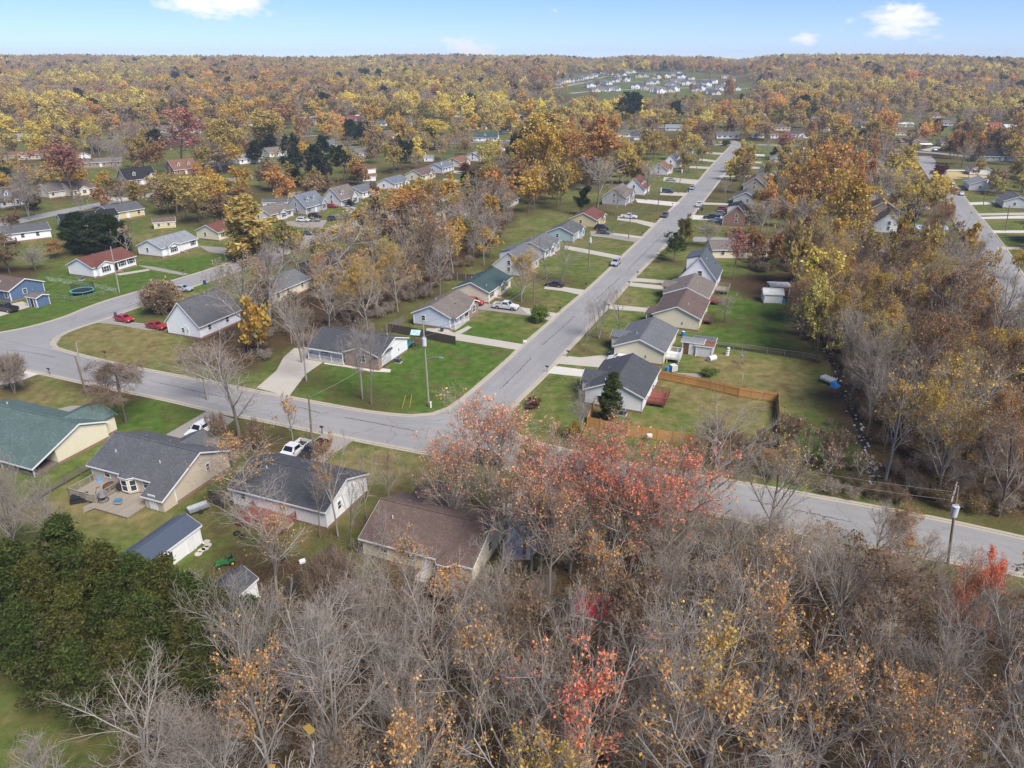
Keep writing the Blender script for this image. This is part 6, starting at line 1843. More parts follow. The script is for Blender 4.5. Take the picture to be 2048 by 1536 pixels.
# beige house deck furniture
def on_deck(name, px, py, label, cat, z=.5):
    x, y = P(px, py, z); return thing(name, label, cat, (x, y, z))
t = on_deck("hammock_chair", 207, 1000, "hanging chair on a curved stand on the grey deck", "chair")
MB().tube([(.6 * math.cos(a), .6 * math.sin(a), .04) for a in np.linspace(0, 6.283, 17)], .035, 5).build("base_ring", BLACK, t)
MB().tube([(-.55, 0, .04), (-.75, 0, 1.0), (-.45, 0, 1.8), (0, 0, 1.95)], .04, 6).build("stand", BLACK, t)
MB().tube([(0, 0, .55), (0, 0, .75), (0, 0, 1.2)], .45, 12, .3).build("seat", plain("grey_cushion", (.2, .2, .21), .8), t)
t = on_deck("fire_pit", 222, 975, "round rusty fire bowl on the lower deck", "fire pit"); MB().tube([(0, 0, .1), (0, 0, .35)], .75, 20, .9).build("bowl", plain("rusty_steel", (.10, .055, .035), .8), t); MB().tube([(.85 * math.cos(a), .85 * math.sin(a), .37) for a in np.linspace(0, 6.283, 21)], .05, 5).build("rim", BLACK, t)
t = on_deck("kettle_grill", 240, 982, "black covered kettle grill by the bay window", "grill"); MB().tube([(0, 0, .5), (0, 0, .65), (0, 0, .85), (0, 0, .98)], .36, 14, .2).build("lid", BLACK, t)
for k in range(3): MB().tube([(.35 * math.cos(k * 2.1), .35 * math.sin(k * 2.1), 0), (.15 * math.cos(k * 2.1), .15 * math.sin(k * 2.1), .55)], .03, 5).build("leg", STEEL, t)
t = on_deck("cooler", 237, 1006, "small blue topped table on the grey deck", "table"); MB().box(-.4, -.3, .35, .4, .3, .5).build("lid", plain("cooler_blue", (.05, .2, .34), .4), t); MB().box(-.36, -.26, 0, .36, .26, .35).build("cooler_body", plain("cooler_body", (.3, .32, .3), .5), t)
t = on_deck("storage_bin", 199, 962, "blue and white bag by the deck's back wall", "bag"); MB().tube([(0, 0, 0), (0, 0, .2), (.05, 0, .5)], .32, 8, .2).build("bag", plain("bag_blue", (.10, .30, .62), .4), t)
t = simple("hot_tub_cover", 160, 1000, "black square cover lying at the deck's corner", "cover", 20); MB().hexa([(-1, -.9, 0), (1, -.9, 0), (1, .9, 0), (-1, .9, 0)], [(-.9, -.8, .5), (.9, -.8, .5), (.9, .8, .6), (-.9, .8, .6)]).build("cover", BLACK, t); MB().box(-.9, -.8, .6, .2, .8, .68).build("flap", BLACK, t)
t = simple("deck_step", 178, 1017, "grey plank ramp leaning off the wooden deck", "ramp", 30)
for k in range(6): MB().hexa([(-.6, -.75 + k * .25, 0), (.9, -.75 + k * .25, .3), (.9, -.52 + k * .25, .3), (-.6, -.52 + k * .25, 0)], [(-.6, -.75 + k * .25, .05), (.9, -.75 + k * .25, .35), (.9, -.52 + k * .25, .35), (-.6, -.52 + k * .25, .05)]).build("plank", DECKM, t)
# lawn tractor, stepping stones, tyres, bag
t = simple("lawn_tractor", 452, 1130, "green lawn tractor with yellow wheels near the small shed", "tractor", 215)
GRN = plain("tractor_green", (.03, .14, .035), .4)
MB().hexa([(.1, -.3, .4), (1.1, -.3, .4), (1.1, .3, .4), (.1, .3, .4)], [(.1, -.28, .85), (1.0, -.24, .8), (1.0, .24, .8), (.1, .28, .85)]).build("bonnet", GRN, t)
MB().box(-.9, -.45, .35, .1, .45, .5).box(-.95, -.5, .5, -.35, -.3, .75).box(-.95, .3, .5, -.35, .5, .75).build("chassis", GRN, t)
MB().box(-.75, -.25, .6, -.3, .25, .7).box(-.8, -.25, .7, -.7, .25, 1.05).build("seat", BLACK, t)
MB().tube([(.05, 0, .8), (-.12, 0, 1.05)], .025, 5).tube([(-.12 + .0, .17 * math.cos(a), 1.05 + .17 * math.sin(a)) for a in np.linspace(0, 6.283, 11)], .02, 4).build("steering_wheel", BLACK, t)
for (wx, wy, wr) in ((.8, .42, .2), (.8, -.42, .2), (-.6, .5, .3), (-.6, -.5, .3)):
    w_ = MB().tube([(wx, wy - .1, wr), (wx, wy + .1, wr)], wr, 14).build("wheel", TYRE, t); MB().tube([(wx, wy - .11, wr), (wx, wy + .11, wr)], wr * .5, 10).build("hub", plain("hub_yellow", (.6, .42, .03), .5), w_)
for k, (sx, sy) in enumerate(((413, 1084), (416, 1091), (411, 1097), (403, 1101), (397, 1108))):
    x, y = P(sx, sy)
    mb_ = MB(); mb_.cyl(0, 0, .0, .07, .42, 10)
    tag(mb_.build("stepping_stone", CONC, None, (x, y, 0), k), "round stepping stone, %s from the white shed's far door end" % ordinal(k + 1), "stepping stone", "round stepping stones by the white shed")
for k, (sx, sy, lab) in enumerate(((474, 1068, "left loose black tyre behind the white house"), (486, 1074, "right loose black tyre behind the white house"))):
    x, y = P(sx, sy)
    tag(MB().tube([(.33 * math.cos(a), .33 * math.sin(a), .11) for a in np.linspace(0, 6.283, 17)], .11, 8).build("tyre", TYRE, None, (x, y, 0)), lab, "tyre", "loose tyres")
x, y = P(566, 1118)
tag(MB().tube([(0, 0, 0), (0, .05, .3), (.05, 0, .7)], .42, 9, .12).build("rubbish_bag", BLACK, None, (x, y, 0), smooth=True), "black rubbish bag on the ground below the red deck", "bag")
x, y = P(605, 1125)
tag(MB().box(-.35, -.2, 0, .35, .2, .3).hexa([(-.35, -.2, .3), (.35, -.2, .3), (.35, .2, .3), (-.35, .2, .3)], [(-.2, -.12, .42), (.25, -.12, .42), (.25, .12, .42), (-.2, .12, .42)]).build("plastic_toy", WHITE, None, (x, y, 0), .5), "small white plastic toy on the leafy yard", "toy")
t = simple("metal_carport_frame", 398, 1022, "small silver trailer parked between the beige and white houses", "trailer", 40)
MB().box(-1.2, -.6, .4, 1.2, .6, .5).build("bed", STEEL, t); MB().box(-1.2, -.62, .5, 1.2, -.58, .8).box(-1.2, .58, .5, 1.2, .62, .8).box(-1.22, -.6, .5, -1.18, .6, .8).build("side_rail", STEEL, t)
for s in (-1, 1): MB().tube([(0, s * .68, .28), (0, s * .85, .28)], .28, 12).build("wheel", TYRE, t)
t.name = "utility_trailer"
# ================================================================ vegetation
BARK = barkmat("grey_bark", (.12, .10, .082), (.50, .455, .405))
BARKB = barkmat("brown_bark", (.085, .066, .05), (.34, .265, .205))
LEAF = leafmat("leaves")
LEAFI = leafmat("leaves_far", inst=True, transl=.45)
NEEDLE = leafmat("evergreen_sprays", transl=.12)

def nrm(v): return v / np.maximum(np.linalg.norm(v, axis=-1, keepdims=True), 1e-9)
def children(pts, r0, r1, K, t0, t1, length, ang, up, n, wob, rs, rr=.62, grav=0.0, rmin=.008, tip=.45, rough=False):
    M, m, _ = pts.shape
    t = t0 + (t1 - t0) * (np.arange(K)[None] + rs.rand(M, K)) / K
    f = np.clip(t * (m - 1), 0, m - 1.001); i = f.astype(int); w = (f - i)[..., None]
    a = np.arange(M)[:, None]
    p = pts[a, i] * (1 - w) + pts[a, i + 1] * w
    tg = nrm(pts[a, i + 1] - pts[a, i])
    ref = np.where(np.abs(tg[..., 2:3]) < .9, np.array([0, 0, 1.0]), np.array([1.0, 0, 0]))
    u = nrm(np.cross(tg, ref)); v = np.cross(tg, u)
    ph = 2.39996 * np.arange(K)[None] + rs.rand(M, 1) * 6.28 + rs.randn(M, K) * .5
    an = ang * (1 + .25 * rs.randn(M, K))
    d = tg * np.cos(an)[..., None] + (u * np.cos(ph)[..., None] + v * np.sin(ph)[..., None]) * np.sin(an)[..., None]
    d[..., 2] += up; d = nrm(d)
    plen = np.linalg.norm(np.diff(pts, axis=1), axis=-1).sum(1)[:, None]
    ln = length(t, plen) * rs.uniform(.7, 1.3, (M, K)) * (rs.uniform(.55, 1.25, (M, K)) if rough else 1)
    pr = (r0[:, None] * (1 - t) + r1[:, None] * t)
    c0 = np.maximum(pr * rr, rmin)
    out = np.zeros((M, K, n, 3)); out[:, :, 0] = p
    for k in range(1, n):
        d = d + wob * rs.randn(M, K, 3); d[..., 2] += grav; d = nrm(d)
        out[:, :, k] = out[:, :, k - 1] + d * (ln / (n - 1))[..., None]
    return out.reshape(M * K, n, 3), c0.reshape(-1), np.maximum(c0.reshape(-1) * tip, rmin * .6)
def tubes(pts, r0, r1, k):
    M, n, _ = pts.shape
    tg = np.zeros_like(pts); tg[:, 1:-1] = pts[:, 2:] - pts[:, :-2]; tg[:, 0] = pts[:, 1] - pts[:, 0]; tg[:, -1] = pts[:, -1] - pts[:, -2]
    tg = nrm(tg)
    ref = np.where(np.abs(tg[:, :1, 2:3]) < .8, np.array([0, 0, 1.0]), np.array([1.0, 0, 0]))
    u = nrm(np.cross(tg, np.broadcast_to(ref, tg.shape))); v = np.cross(tg, u)
    r = r0[:, None] + (r1 - r0)[:, None] * np.linspace(0, 1, n)[None]
    a = np.arange(k) * 2 * math.pi / k
    vs = pts[:, :, None] + (u[:, :, None] * np.cos(a)[None, None, :, None] + v[:, :, None] * np.sin(a)[None, None, :, None]) * r[:, :, None, None]
    b = (np.arange(M)[:, None, None] * n + np.arange(n - 1)[None, :, None]) * k
    j = np.arange(k)[None, None]; j2 = (j + 1) % k
    f = np.stack([b + j, b + j2, b + k + j2, b + k + j], -1).reshape(-1, 4)
    return vs.reshape(-1, 3), f
def leafquads(c, size, rs, flat=0.0, aspect=1.5, along=None):
    n = len(c)
    d = nrm(rs.randn(n, 3)) if along is None else nrm(along + .5 * rs.randn(n, 3))
    e = rs.randn(n, 3); e[:, 2] *= (1 - flat)
    e = nrm(np.cross(d, nrm(e)))
    s = size * rs.uniform(.6, 1.4, (n, 1))
    a, b = d * s * .5 * aspect, e * s * .5
    vs = np.stack([c - a, c + b - a * .1, c + a, c - b - a * .1], 1).reshape(-1, 3)
    return vs, np.arange(n * 4).reshape(n, 4), np.repeat(rs.rand(n), 4)
class TM:
    def __init__(s): s.v, s.f, s.r, s.m, s.n = [], [], [], [], 0
    def put(s, v, f, r, m):
        s.v.append(v); s.f.append(f + s.n); s.r.append(np.broadcast_to(r, len(v)).astype(float)); s.m.append(np.full(len(f), m)); s.n += len(v)
    def mesh(s, name, mats):
        if not s.v: return None
        return np_mesh(name, np.concatenate(s.v), np.concatenate(s.f), mats, {"rnd": np.concatenate(s.r)}, np.concatenate(s.m), smooth=True)
def tree_proto(seed, h, nlimb=11, k2=7, k3=6, k4=5, lead=.86, limb_t=.25, limb_len=.42, ang=.85, up=.32, leaves=0, lsize=.22, spread=.25, stems=1, bark=None, grav=0.0,
               leafmat_=None, l4geo=True, r0=None, shape='oval', twig=.014, leaf_lo=0.0, clump=.7, conifer=False, stem_lean=.12, fine=1.0, wob=1.0):
    rs = np.random.RandomState(seed)
    bark = bark or BARK; lm = leafmat_ or LEAF
    r0 = r0 or h * .016
    n = 9
    st = np.zeros((stems, n, 3))
    d = np.zeros((stems, 3)); d[:, 2] = 1
    if stems > 1:
        a = np.arange(stems) * 6.283 / stems + rs.rand(stems)
        d[:, 0] = np.cos(a) * stem_lean * rs.uniform(.5, 1.5, stems); d[:, 1] = np.sin(a) * stem_lean * rs.uniform(.5, 1.5, stems)
    d = nrm(d)
    hs = h * lead * (rs.uniform(.75, 1.0, stems) if stems > 1 else np.ones(1))
    for k in range(1, n):
        d = nrm(d + (.02 if conifer else .055) * rs.randn(stems, 3) * np.array([1, 1, .3]))
        st[:, k] = st[:, k - 1] + d * (hs / (n - 1))[:, None]
    st[:, 0, 2] = -.25
    R0 = np.full(stems, r0 / math.sqrt(stems)); R1 = R0 * .22
    if conifer:
        ll = lambda t, p: h * limb_len * np.clip(1.08 - t, .06, 1) ** .8 * np.clip(.45 + 2.2 * (t - limb_t), .45, 1)
    elif shape == 'vase':
        ll = lambda t, p: h * limb_len * (1.15 - .55 * t)
    elif shape == 'round':
        ll = lambda t, p: h * limb_len * np.sqrt(np.clip(1.05 - (1.7 * (t - .5)) ** 2, .12, 1))
    else:
        ll = lambda t, p: h * limb_len * np.clip(1.15 - .9 * np.abs(t - .42) * (1 + t), .15, 1.2)
    l1 = children(st, R0, R1, nlimb, limb_t, 1.0, ll, ang, up * .4, 6, .07 if conifer else .10 * wob, rs, .55, grav * .3 + (.05 if not conifer else .02), rough=conifer)
    l2 = children(*l1, k2, .18, 1.0, lambda t, p: p * .46 * (1.25 - .7 * t), .80, up * .5, 5, .12 * wob, rs, .6, grav * .6 + .02)
    l3 = children(*l2, k3, .12, 1.0, lambda t, p: np.maximum(p * .52 * (1.2 - .6 * t), .35), .75, up * .5, 4, .14 * wob, rs, .62, grav, rmin=twig * 1.1)
    l4 = children(*l3, k4, .1, 1.0, lambda t, p: np.clip(p * .62, .3, 1.2) * fine, .7, up * .4, 3, .16 * wob, rs, .7, grav, rmin=twig)
    T = TM(); C = TM()
    for (p, a, b), k, base in ((( st, R0, R1), 9, .10), (l1, 6, .36), (l2, 4, .6)):
        v, f = tubes(p, a, b, k); T.put(v, f, np.clip(base + .10 * rs.randn(len(p)), 0, 1).repeat(p.shape[1] * k), 0)
    v, f = tubes(*l3, 3); C.put(v, f, np.clip(.74 + .15 * rs.randn(len(l3[0])), 0, 1).repeat(l3[0].shape[1] * 3), 0)
    if l4geo:
        v, f = tubes(*l4, 3); C.put(v, f, np.clip(.95 + .2 * rs.randn(len(l4[0])), 0, 1).repeat(l4[0].shape[1] * 3), 0)
    if leaves:
        P4 = l4[0]
        # leaves hang in clumps: whole limbs keep or lose theirs
        M = len(P4)
        keep = np.ones(M)
        per = M // max(1, len(l1[0]))
        cl = np.clip(rs.normal(1, .45, len(l1[0]) * 0 + M // max(1, per * 1) + 1), .1, 2).repeat(max(1, per))[:M]
        c2 = np.clip(rs.normal(1, clump, M // (k4 * k3) + 1), .02, 3).repeat(k4 * k3)[:M]
        zrel = P4[:, 1, 2] / h
        w = keep * cl * c2 * np.clip(.25 + (zrel - leaf_lo) * 3, .02, 1)
        ii = rs.choice(M, leaves, p=w / w.sum())
        tt = rs.rand(leaves, 1) * 1.05
        c = P4[ii, 0] * (1 - tt) + P4[ii, 2] * tt + rs.randn(leaves, 3) * spread * .5
        al = (P4[ii, 2] - P4[ii, 0]) if conifer else None
        v, f, r = leafquads(c, lsize, rs, .3, 2.8 if conifer else 1.35, al)
        C.put(v, f, r, 1)
    tm = T.mesh("trunk", [bark]); cm_ = C.mesh("crown", [bark, lm])
    allv = np.concatenate(C.v)
    return dict(trunk=tm, crown=cm_, h=float(np.percentile(allv[:, 2], 99.7)), r=float(np.percentile(np.hypot(allv[:, 0], allv[:, 1]), 96)))

def protos():
    D = {}
    D['bare'] = [tree_proto(10 + i, 16, nlimb=11 + i % 3, k2=7, k3=5, k4=(3, 3, 2, 3, 2)[i], ang=(.62, .75, .55, .66, .6)[i], up=(.4, .3, .55, .4, .5)[i], limb_t=(.28, .2, .32, .3, .22)[i], stems=(1, 1, 2, 1, 3)[i], shape=('oval', 'round', 'vase', 'oval', 'vase')[i], twig=.013, wob=.6, fine=1.3) for i in range(5)]
    D['bareleaf'] = [tree_proto(20 + i, 16, nlimb=12, k2=7, k3=5, k4=3, leaves=(800, 1300, 1900)[i], lsize=.16, ang=.62, up=.42, spread=.25, shape='oval', leaf_lo=.3, twig=.013, wob=.6, fine=1.25) for i in range(3)]
    D['thin'] = [tree_proto(200 + i, 14, nlimb=10, k2=5, k3=4, k4=3, ang=(.6, .75, .55)[i], up=.45, limb_t=.3, stems=(1, 1, 2)[i], shape=('oval', 'round', 'vase')[i], twig=.014, wob=.6, fine=1.2) for i in range(3)]
    D['rbare'] = [tree_proto(210 + i, 15, nlimb=12, k2=7, k3=5, k4=4, leaves=(900, 1600, 2400)[i], lsize=.2, ang=.65, up=.42, spread=.3, shape=('oval', 'vase', 'oval')[i], leaf_lo=.2, twig=.015, wob=.7, fine=1.2, bark=BARKB) for i in range(3)]
    D['maple'] = [tree_proto(220 + i, 17, nlimb=13, k2=7, k3=6, k4=3, ang=.6, up=.5, limb_t=.15, limb_len=.46, stems=(3, 2)[i], shape='vase', leaves=(4300, 2900)[i], lsize=.17, spread=.3, leaf_lo=.5, clump=.6, twig=.013, wob=.7, fine=1.2) for i in range(2)]
    D['half'] = [tree_proto(30 + i, 15, nlimb=13, k2=7, k3=6, k4=5, limb_t=.16, wob=.7, limb_len=.5, leaves=(8500, 7000, 9500)[i], lsize=.15, ang=.72, up=.4, spread=.4, shape=('vase', 'oval', 'round')[i], stems=(2, 1, 1)[i], leaf_lo=.45) for i in range(3)]
    D['mhalf'] = [tree_proto(40 + i, 15, nlimb=12, k2=6, k3=5, k4=5, leaves=2600, lsize=.36, ang=.75, up=.35, spread=.5, shape=('oval', 'round')[i], l4geo=False, bark=BARKB, leaf_lo=.25) for i in range(2)]
    D['full'] = [tree_proto(50 + i, 15, nlimb=14, k2=7, k3=5, k4=5, leaves=8500, lsize=.36, ang=(.9, .7, .85, .6)[i], up=(.25, .4, .3, .6)[i], spread=.6, shape=('round', 'oval', 'round', 'vase')[i], l4geo=False, bark=BARKB, limb_len=(.42, .36, .46, .30)[i], limb_t=(.2, .15, .25, .12)[i]) for i in range(4)]
    D['cone'] = [tree_proto(60, 11, nlimb=34, k2=6, k3=5, k4=4, leaves=11000, lsize=.26, conifer=True, ang=1.0, up=.3, limb_t=.05, limb_len=.34, lead=.97, spread=.35, l4geo=False, bark=BARKB)]
    D['cedar'] = [tree_proto(64 + i, 10, nlimb=46, k2=7, k3=5, k4=4, leaves=20000, lsize=.12, conifer=True, ang=1.0, up=.35, limb_t=.06, limb_len=(.30, .36, .33)[i], lead=.97, spread=.3, l4geo=False, bark=BARKB, leafmat_=NEEDLE, stems=1) for i in range(3)]
    D['pine'] = [tree_proto(70 + i, 18, nlimb=22, k2=6, k3=5, k4=4, leaves=7000, lsize=.38, ang=1.1, up=.2, limb_t=(.3, .5)[i], limb_len=.27, lead=.95, spread=.5, l4geo=False, bark=BARKB, leafmat_=NEEDLE, shape='round') for i in range(2)]
    D['mbare'] = [tree_proto(80 + i, 15, nlimb=12, k2=6, k3=5, k4=4, ang=.75, up=.35, shape=('oval', 'round', 'vase')[i], twig=.024, stems=(1, 1, 2)[i]) for i in range(3)]
    D['willow'] = [tree_proto(90, 8, nlimb=12, k2=7, k3=7, k4=5, ang=.9, up=.1, grav=-.28, limb_t=.35, limb_len=.42, twig=.013, bark=BARKB, fine=1.5)]
    D['shrub'] = [tree_proto(100 + i, 3, nlimb=7, k2=5, k3=4, k4=4, stems=7, stem_lean=.55, leaves=0, twig=.011, limb_t=.2, limb_len=.35, r0=.07, bark=(BARK, BARKB)[i], up=.3) for i in range(2)]
    D['bush'] = [tree_proto(110 + i, 3, nlimb=8, k2=5, k3=4, k4=4, stems=6, stem_lean=.5, leaves=3600, lsize=.15, spread=.3, l4geo=False, limb_t=.12, limb_len=.36, r0=.06, bark=BARKB, shape='round') for i in range(2)]
    # light versions for the far wood
    D['fbare'] = [tree_proto(120 + i, 15, nlimb=10, k2=5, k3=4, k4=2, ang=.75, up=.35, twig=.05, l4geo=False, leaves=160, lsize=.5, leafmat_=LEAFI, spread=.6) for i in range(3)]
    D['ffull'] = [tree_proto(130 + i, 15, nlimb=11, k2=4, k3=4, k4=3, ang=.85, up=.3, twig=.04, l4geo=False, leaves=(1000, 1300, 900)[i], lsize=.85, leafmat_=LEAFI, spread=1.1, limb_t=.2, shape=('round', 'oval', 'round')[i], bark=BARKB) for i in range(3)]
    D['fpine'] = [tree_proto(140, 15, nlimb=18, k2=4, k3=3, k4=3, conifer=True, ang=1.0, up=.2, limb_t=.1, limb_len=.26, l4geo=False, leaves=900, lsize=.7, leafmat_=LEAFI, spread=.7, bark=BARKB)]
    D['fbrush'] = [tree_proto(150 + i, 3, nlimb=6, k2=4, k3=4, k4=3, stems=5, stem_lean=.6, leaves=(90, 380)[i], lsize=.17, twig=.012, limb_t=.15, limb_len=.42, r0=.05, leafmat_=LEAFI, spread=.3, bark=(BARK, BARKB)[i]) for i in range(2)]
    return D
PR = protos()
FARMAP = dict(maple='ffull', rbare='fbare', thin='fbare', bare='fbare', bareleaf='fbare', mbare='fbare', half='ffull', mhalf='ffull', full='ffull', cone='fpine', cedar='fpine', pine='fpine', shrub='fbrush', bush='fbrush')
LC = dict(apricot=(.78, .34, .15), gold=(.56, .36, .06), orange=(.62, .33, .095), rust=(.40, .215, .08), brown=(.25, .165, .09), yellow=(.70, .55, .10), lemon=(.56, .47, .13), red=(.42, .07, .05), coral=(.82, .235, .10), olive=(.19, .165, .04), honey=(.47, .35, .10),
          green=(.05, .085, .022), dkgreen=(.022, .045, .018), cedar=(.055, .074, .018), cedarbrown=(.082, .088, .021), bluegreen=(.022, .05, .033), burgundy=(.14, .02, .02), pink=(.42, .19, .14), tan=(.38, .27, .15), lime=(.16, .24, .03))
LOOK = dict(apricot="pale orange", gold="golden", orange="orange", rust="rust-brown", brown="brown-leaved", yellow="yellow", lemon="bright yellow", red="red", coral="red-orange", olive="olive", honey="honey-coloured", green="green", dkgreen="dark green", cedar="dark green",
            cedarbrown="bronze-green", bluegreen="deep green", burgundy="burgundy", pink="pinkish red", tan="tan", lime="bright green")
NAMES = dict(maple="maple_tree", rbare="bare_tree", thin="bare_tree", bare="bare_tree", bareleaf="bare_tree", mbare="bare_tree", half="autumn_tree", mhalf="autumn_tree", full="autumn_tree", cone="conical_tree", cedar="cedar_tree", pine="pine_tree", willow="willow_tree", shrub="bare_shrub", bush="shrub")

SPECS = []
def spec(kind, x, y, h, w=None, col='gold', label=None, forced=False, var=None, dark=False, zone=None):
    SPECS.append(dict(kind=kind, x=x, y=y, h=h, w=w, col=col, label=label, forced=forced, var=var, zone=zone))
def zdepth(py):
    v = (py - 768) / FPX
    return (math.sin(PITCH) + v * math.cos(PITCH)), (math.cos(PITCH) - v * math.sin(PITCH))
def T(kind, px, yb, yt, wpx, col, label, var=None):
    """tree standing at photo pixel (px, yb) on the ground, its top at pixel row yt"""
    if kind == 'bare' and wpx and wpx <= 130: kind = 'thin'
    x, y = P(px, yb)
    d, q = zdepth(yt); g = float(hgt(x, y))
    h = CAM_H - (y / q) * d - g
    ppm = FPX / (y / q)
    spec(kind, x, y, max(1.0, min(h, 30)), wpx / ppm if wpx else None, col, label, True, var)
def TT(kind, px, yt, h, wpx, col, label, var=None):
    """tree of height h whose top shows at pixel (px, yt)"""
    d, q = zdepth(yt)
    t = (CAM_H - h) / d
    y = t * q; x = (px - 1024) / FPX * t
    spec(kind, x, y, h, wpx * t / FPX if wpx else None, col, label, True, var)

# --- trees one can point at
T('half', 1043, 604, 500, 72, 'gold', "golden half-leaved tree on the lawn before the pale grey house", 1)
T('bare', 1124, 564, 462, 80, 'tan', "bare yard tree with one big low limb beside the black sedan", 1)
T('bare', 1093, 559, 470, 70, 'tan', "bare yard tree behind the golden tree's right shoulder", 0)
T('bare', 1198, 677, 585, 62, 'tan', "tallest of three young bare trees beside the street", 2)
T('bare', 1170, 702, 632, 40, 'tan', "smallest of three young bare trees beside the street", 0)
T('bare', 1239, 686, 572, 55, 'tan', "young bare tree nearest the brown-roofed cream house porch", 3)
T('full', 1369, 487, 427, 48, 'olive', "round olive green tree at the street's right kerb", 0)
T('full', 1347, 525, 467, 60, 'green', "bushy green tree with yellowing top at the street kerb", 2)
T('mhalf', 1376, 490, 458, 22, 'yellow', "small yellow tree between two round green trees")
T('mbare', 1416, 493, 440, 56, 'tan', "low bare tree behind the round olive tree")
T('cedar', 1213, 842, 745, 52, 'cedar', "tall dark cedar at the near corner of the white house", 0)
T('bush', 1065, 816, 796, 30, 'burgundy', "small burgundy maple on the lawn before the cedar house")
T('bare', 1160, 885, 768, 70, 'tan', "thin pale bare tree between the burgundy shrub and the cedar", 2)
T('bush', 1080, 645, 610, 44, 'lime', "bright green shrub at the foot of the dark utility pole")
T('bare', 1404, 1078, 782, 235, 'tan', "large pale bare tree spreading over the orange fenced yard", 1)
T('bareleaf', 1530, 1100, 860, 170, 'gold', "bare tree with stray gold leaves by the road's bend", 0)
TT('maple', 1235, 862, 17.5, 290, 'coral', "red-orange maple, brightest tree in front of the orange fence", 0)
TT('maple', 1150, 885, 16, 230, 'coral', "red-orange maple left of the brightest maple", 1)
TT('maple', 1325, 895, 16, 230, 'coral', "red-orange maple right of the brightest maple", 1)
TT('maple', 1085, 905, 15, 200, 'apricot', "orange maple between the pale driveway and the red ones", 0)
TT('maple', 985, 797, 16.5, 230, 'apricot', "thin orange maple overhanging the road junction", 1)
TT('maple', 900, 872, 13, 150, 'apricot', "pale orange maple behind the brown roof", 1)
TT('bareleaf', 1050, 860, 16, 170, 'orange', "forked maple with few orange leaves beside the pale driveway", 2)
T('bare', 478, 872, 668, 210, 'tan', "big bare tree at the kerb before the corner ranch", 1)
T('bareleaf', 415, 800, 672, 120, 'tan', "bare tree leaning over the cross street", 0)
T('bareleaf', 613, 762, 592, 80, 'brown', "dark-trunked tree at the corner ranch driveway", 0)
T('bare', 725, 798, 640, 90, 'tan', "left of twin bare trees on the corner lawn", 2)
T('bare', 742, 808, 632, 110, 'tan', "right of twin bare trees on the corner lawn", 3)
T('bare', 604, 725, 560, 90, 'tan', "pale-barked bare tree behind the corner ranch driveway", 0)
T('bare', 660, 675, 540, 120, 'tan', "bare tree rising behind the corner ranch roof", 1)
T('bareleaf', 470, 1008, 880, 170, 'orange', "bare tree with orange tips between beige and white houses", 1)
T('bare', 545, 1122, 935, 190, 'tan', "mossy-trunked bare tree at the red deck's corner", 1)
T('bareleaf', 556, 1190, 1010, 160, 'orange', "dark leaning tree behind the small shed", 0)
T('bareleaf', 676, 1072, 858, 90, 'orange', "slender tree against the white gable wall", 2)
T('bare', 640, 1075, 930, 80, 'tan', "thin bare tree at the white house's back corner", 0)
T('bare', 40, 1115, 905, 140, 'tan', "pale white-barked tree in front of the plank fence", 4)
T('bare', 120, 1120, 950, 110, 'tan', "second pale tree beside the white-barked one", 2)
T('willow', 252, 845, 722, 150, 'tan', "bare weeping willow beside the cross street")
T('shrub', 29, 786, 705, 62, 'tan', "upright bare shrub on the lawn at the left edge", 0)
for cx_, yt_, h_, w_, c_ in ((20, 1075, 11, 120, 'cedar'), (95, 1040, 11.5, 120, 'cedar'), (60, 1130, 11, 115, 'cedarbrown'), (150, 1105, 10, 105, 'cedar'), (212, 1078, 11, 120, 'cedarbrown'), (262, 1105, 10.5, 110, 'cedar'), (318, 1128, 10.5, 115, 'cedarbrown'),
                              (372, 1148, 10, 110, 'cedar'), (425, 1165, 9.5, 105, 'cedar'), (478, 1195, 9, 95, 'cedar'), (190, 1160, 11, 120, 'cedar'), (120, 1190, 10, 120, 'cedarbrown'), (285, 1195, 10.5, 120, 'cedar'), (345, 1215, 10, 115, 'cedarbrown'), (410, 1240, 9, 105, 'cedar'),
                              (40, 1210, 10, 125, 'cedar'), (-45, 1120, 11, 130, 'cedar'), (225, 1250, 9, 115, 'cedarbrown'), (140, 1270, 9, 120, 'cedar')):
    TT('cedar', cx_, yt_, h_ * 1.05, w_ * 1.0, c_, None)
TT('bare', 250, 1365, 12, 330, 'tan', "wide pale bare crown rising from the bottom left edge", 1)
TT('bare', 390, 1385, 11, 230, 'tan', "pale bare crown right of the bottom left one", 4)
TT('bare', 60, 1440, 11, 220, 'tan', "low bare crown in the bottom left corner", 0)
T('cone', 505, 522, 393, 92, 'honey', "golden-green conical tree standing alone by the west street")
for a in ((165, 508, 425, 60), (205, 510, 430, 70), (238, 505, 428, 60), (150, 495, 440, 45)):
    T('cedar', a[0], a[1], a[2], a[3], 'dkgreen', None)
T('half', 735, 660, 515, 110, 'gold', "gold half-leaved tree in the central back yards", 1)
T('half', 785, 560, 468, 60, 'yellow', "yellow tree left of the tall central bare tree", 0)
T('rbare', 862, 590, 430, 110, 'brown', "tall dark-trunked tree at the centre of the back yards", 0)
T('bare', 880, 600, 470, 120, 'tan', "pale bare tree with fine drooping twigs in the centre yards", 1)
T('mhalf', 800, 470, 375, 110, 'orange', "orange-leaved tree before the slate-blue roofed house", 0)
T('mhalf', 850, 480, 380, 100, 'rust', "rust-topped tree in the middle yards", 1)
T('bareleaf', 690, 560, 440, 150, 'gold', "bare tree over the west street bend", 2)
T('bare', 968, 530, 420, 90, 'tan', "spreading bare tree behind the dark-green roofed house", 1)
T('bare', 948, 500, 410, 80, 'tan', "forked bare tree in the lawn behind the main street houses", 3)
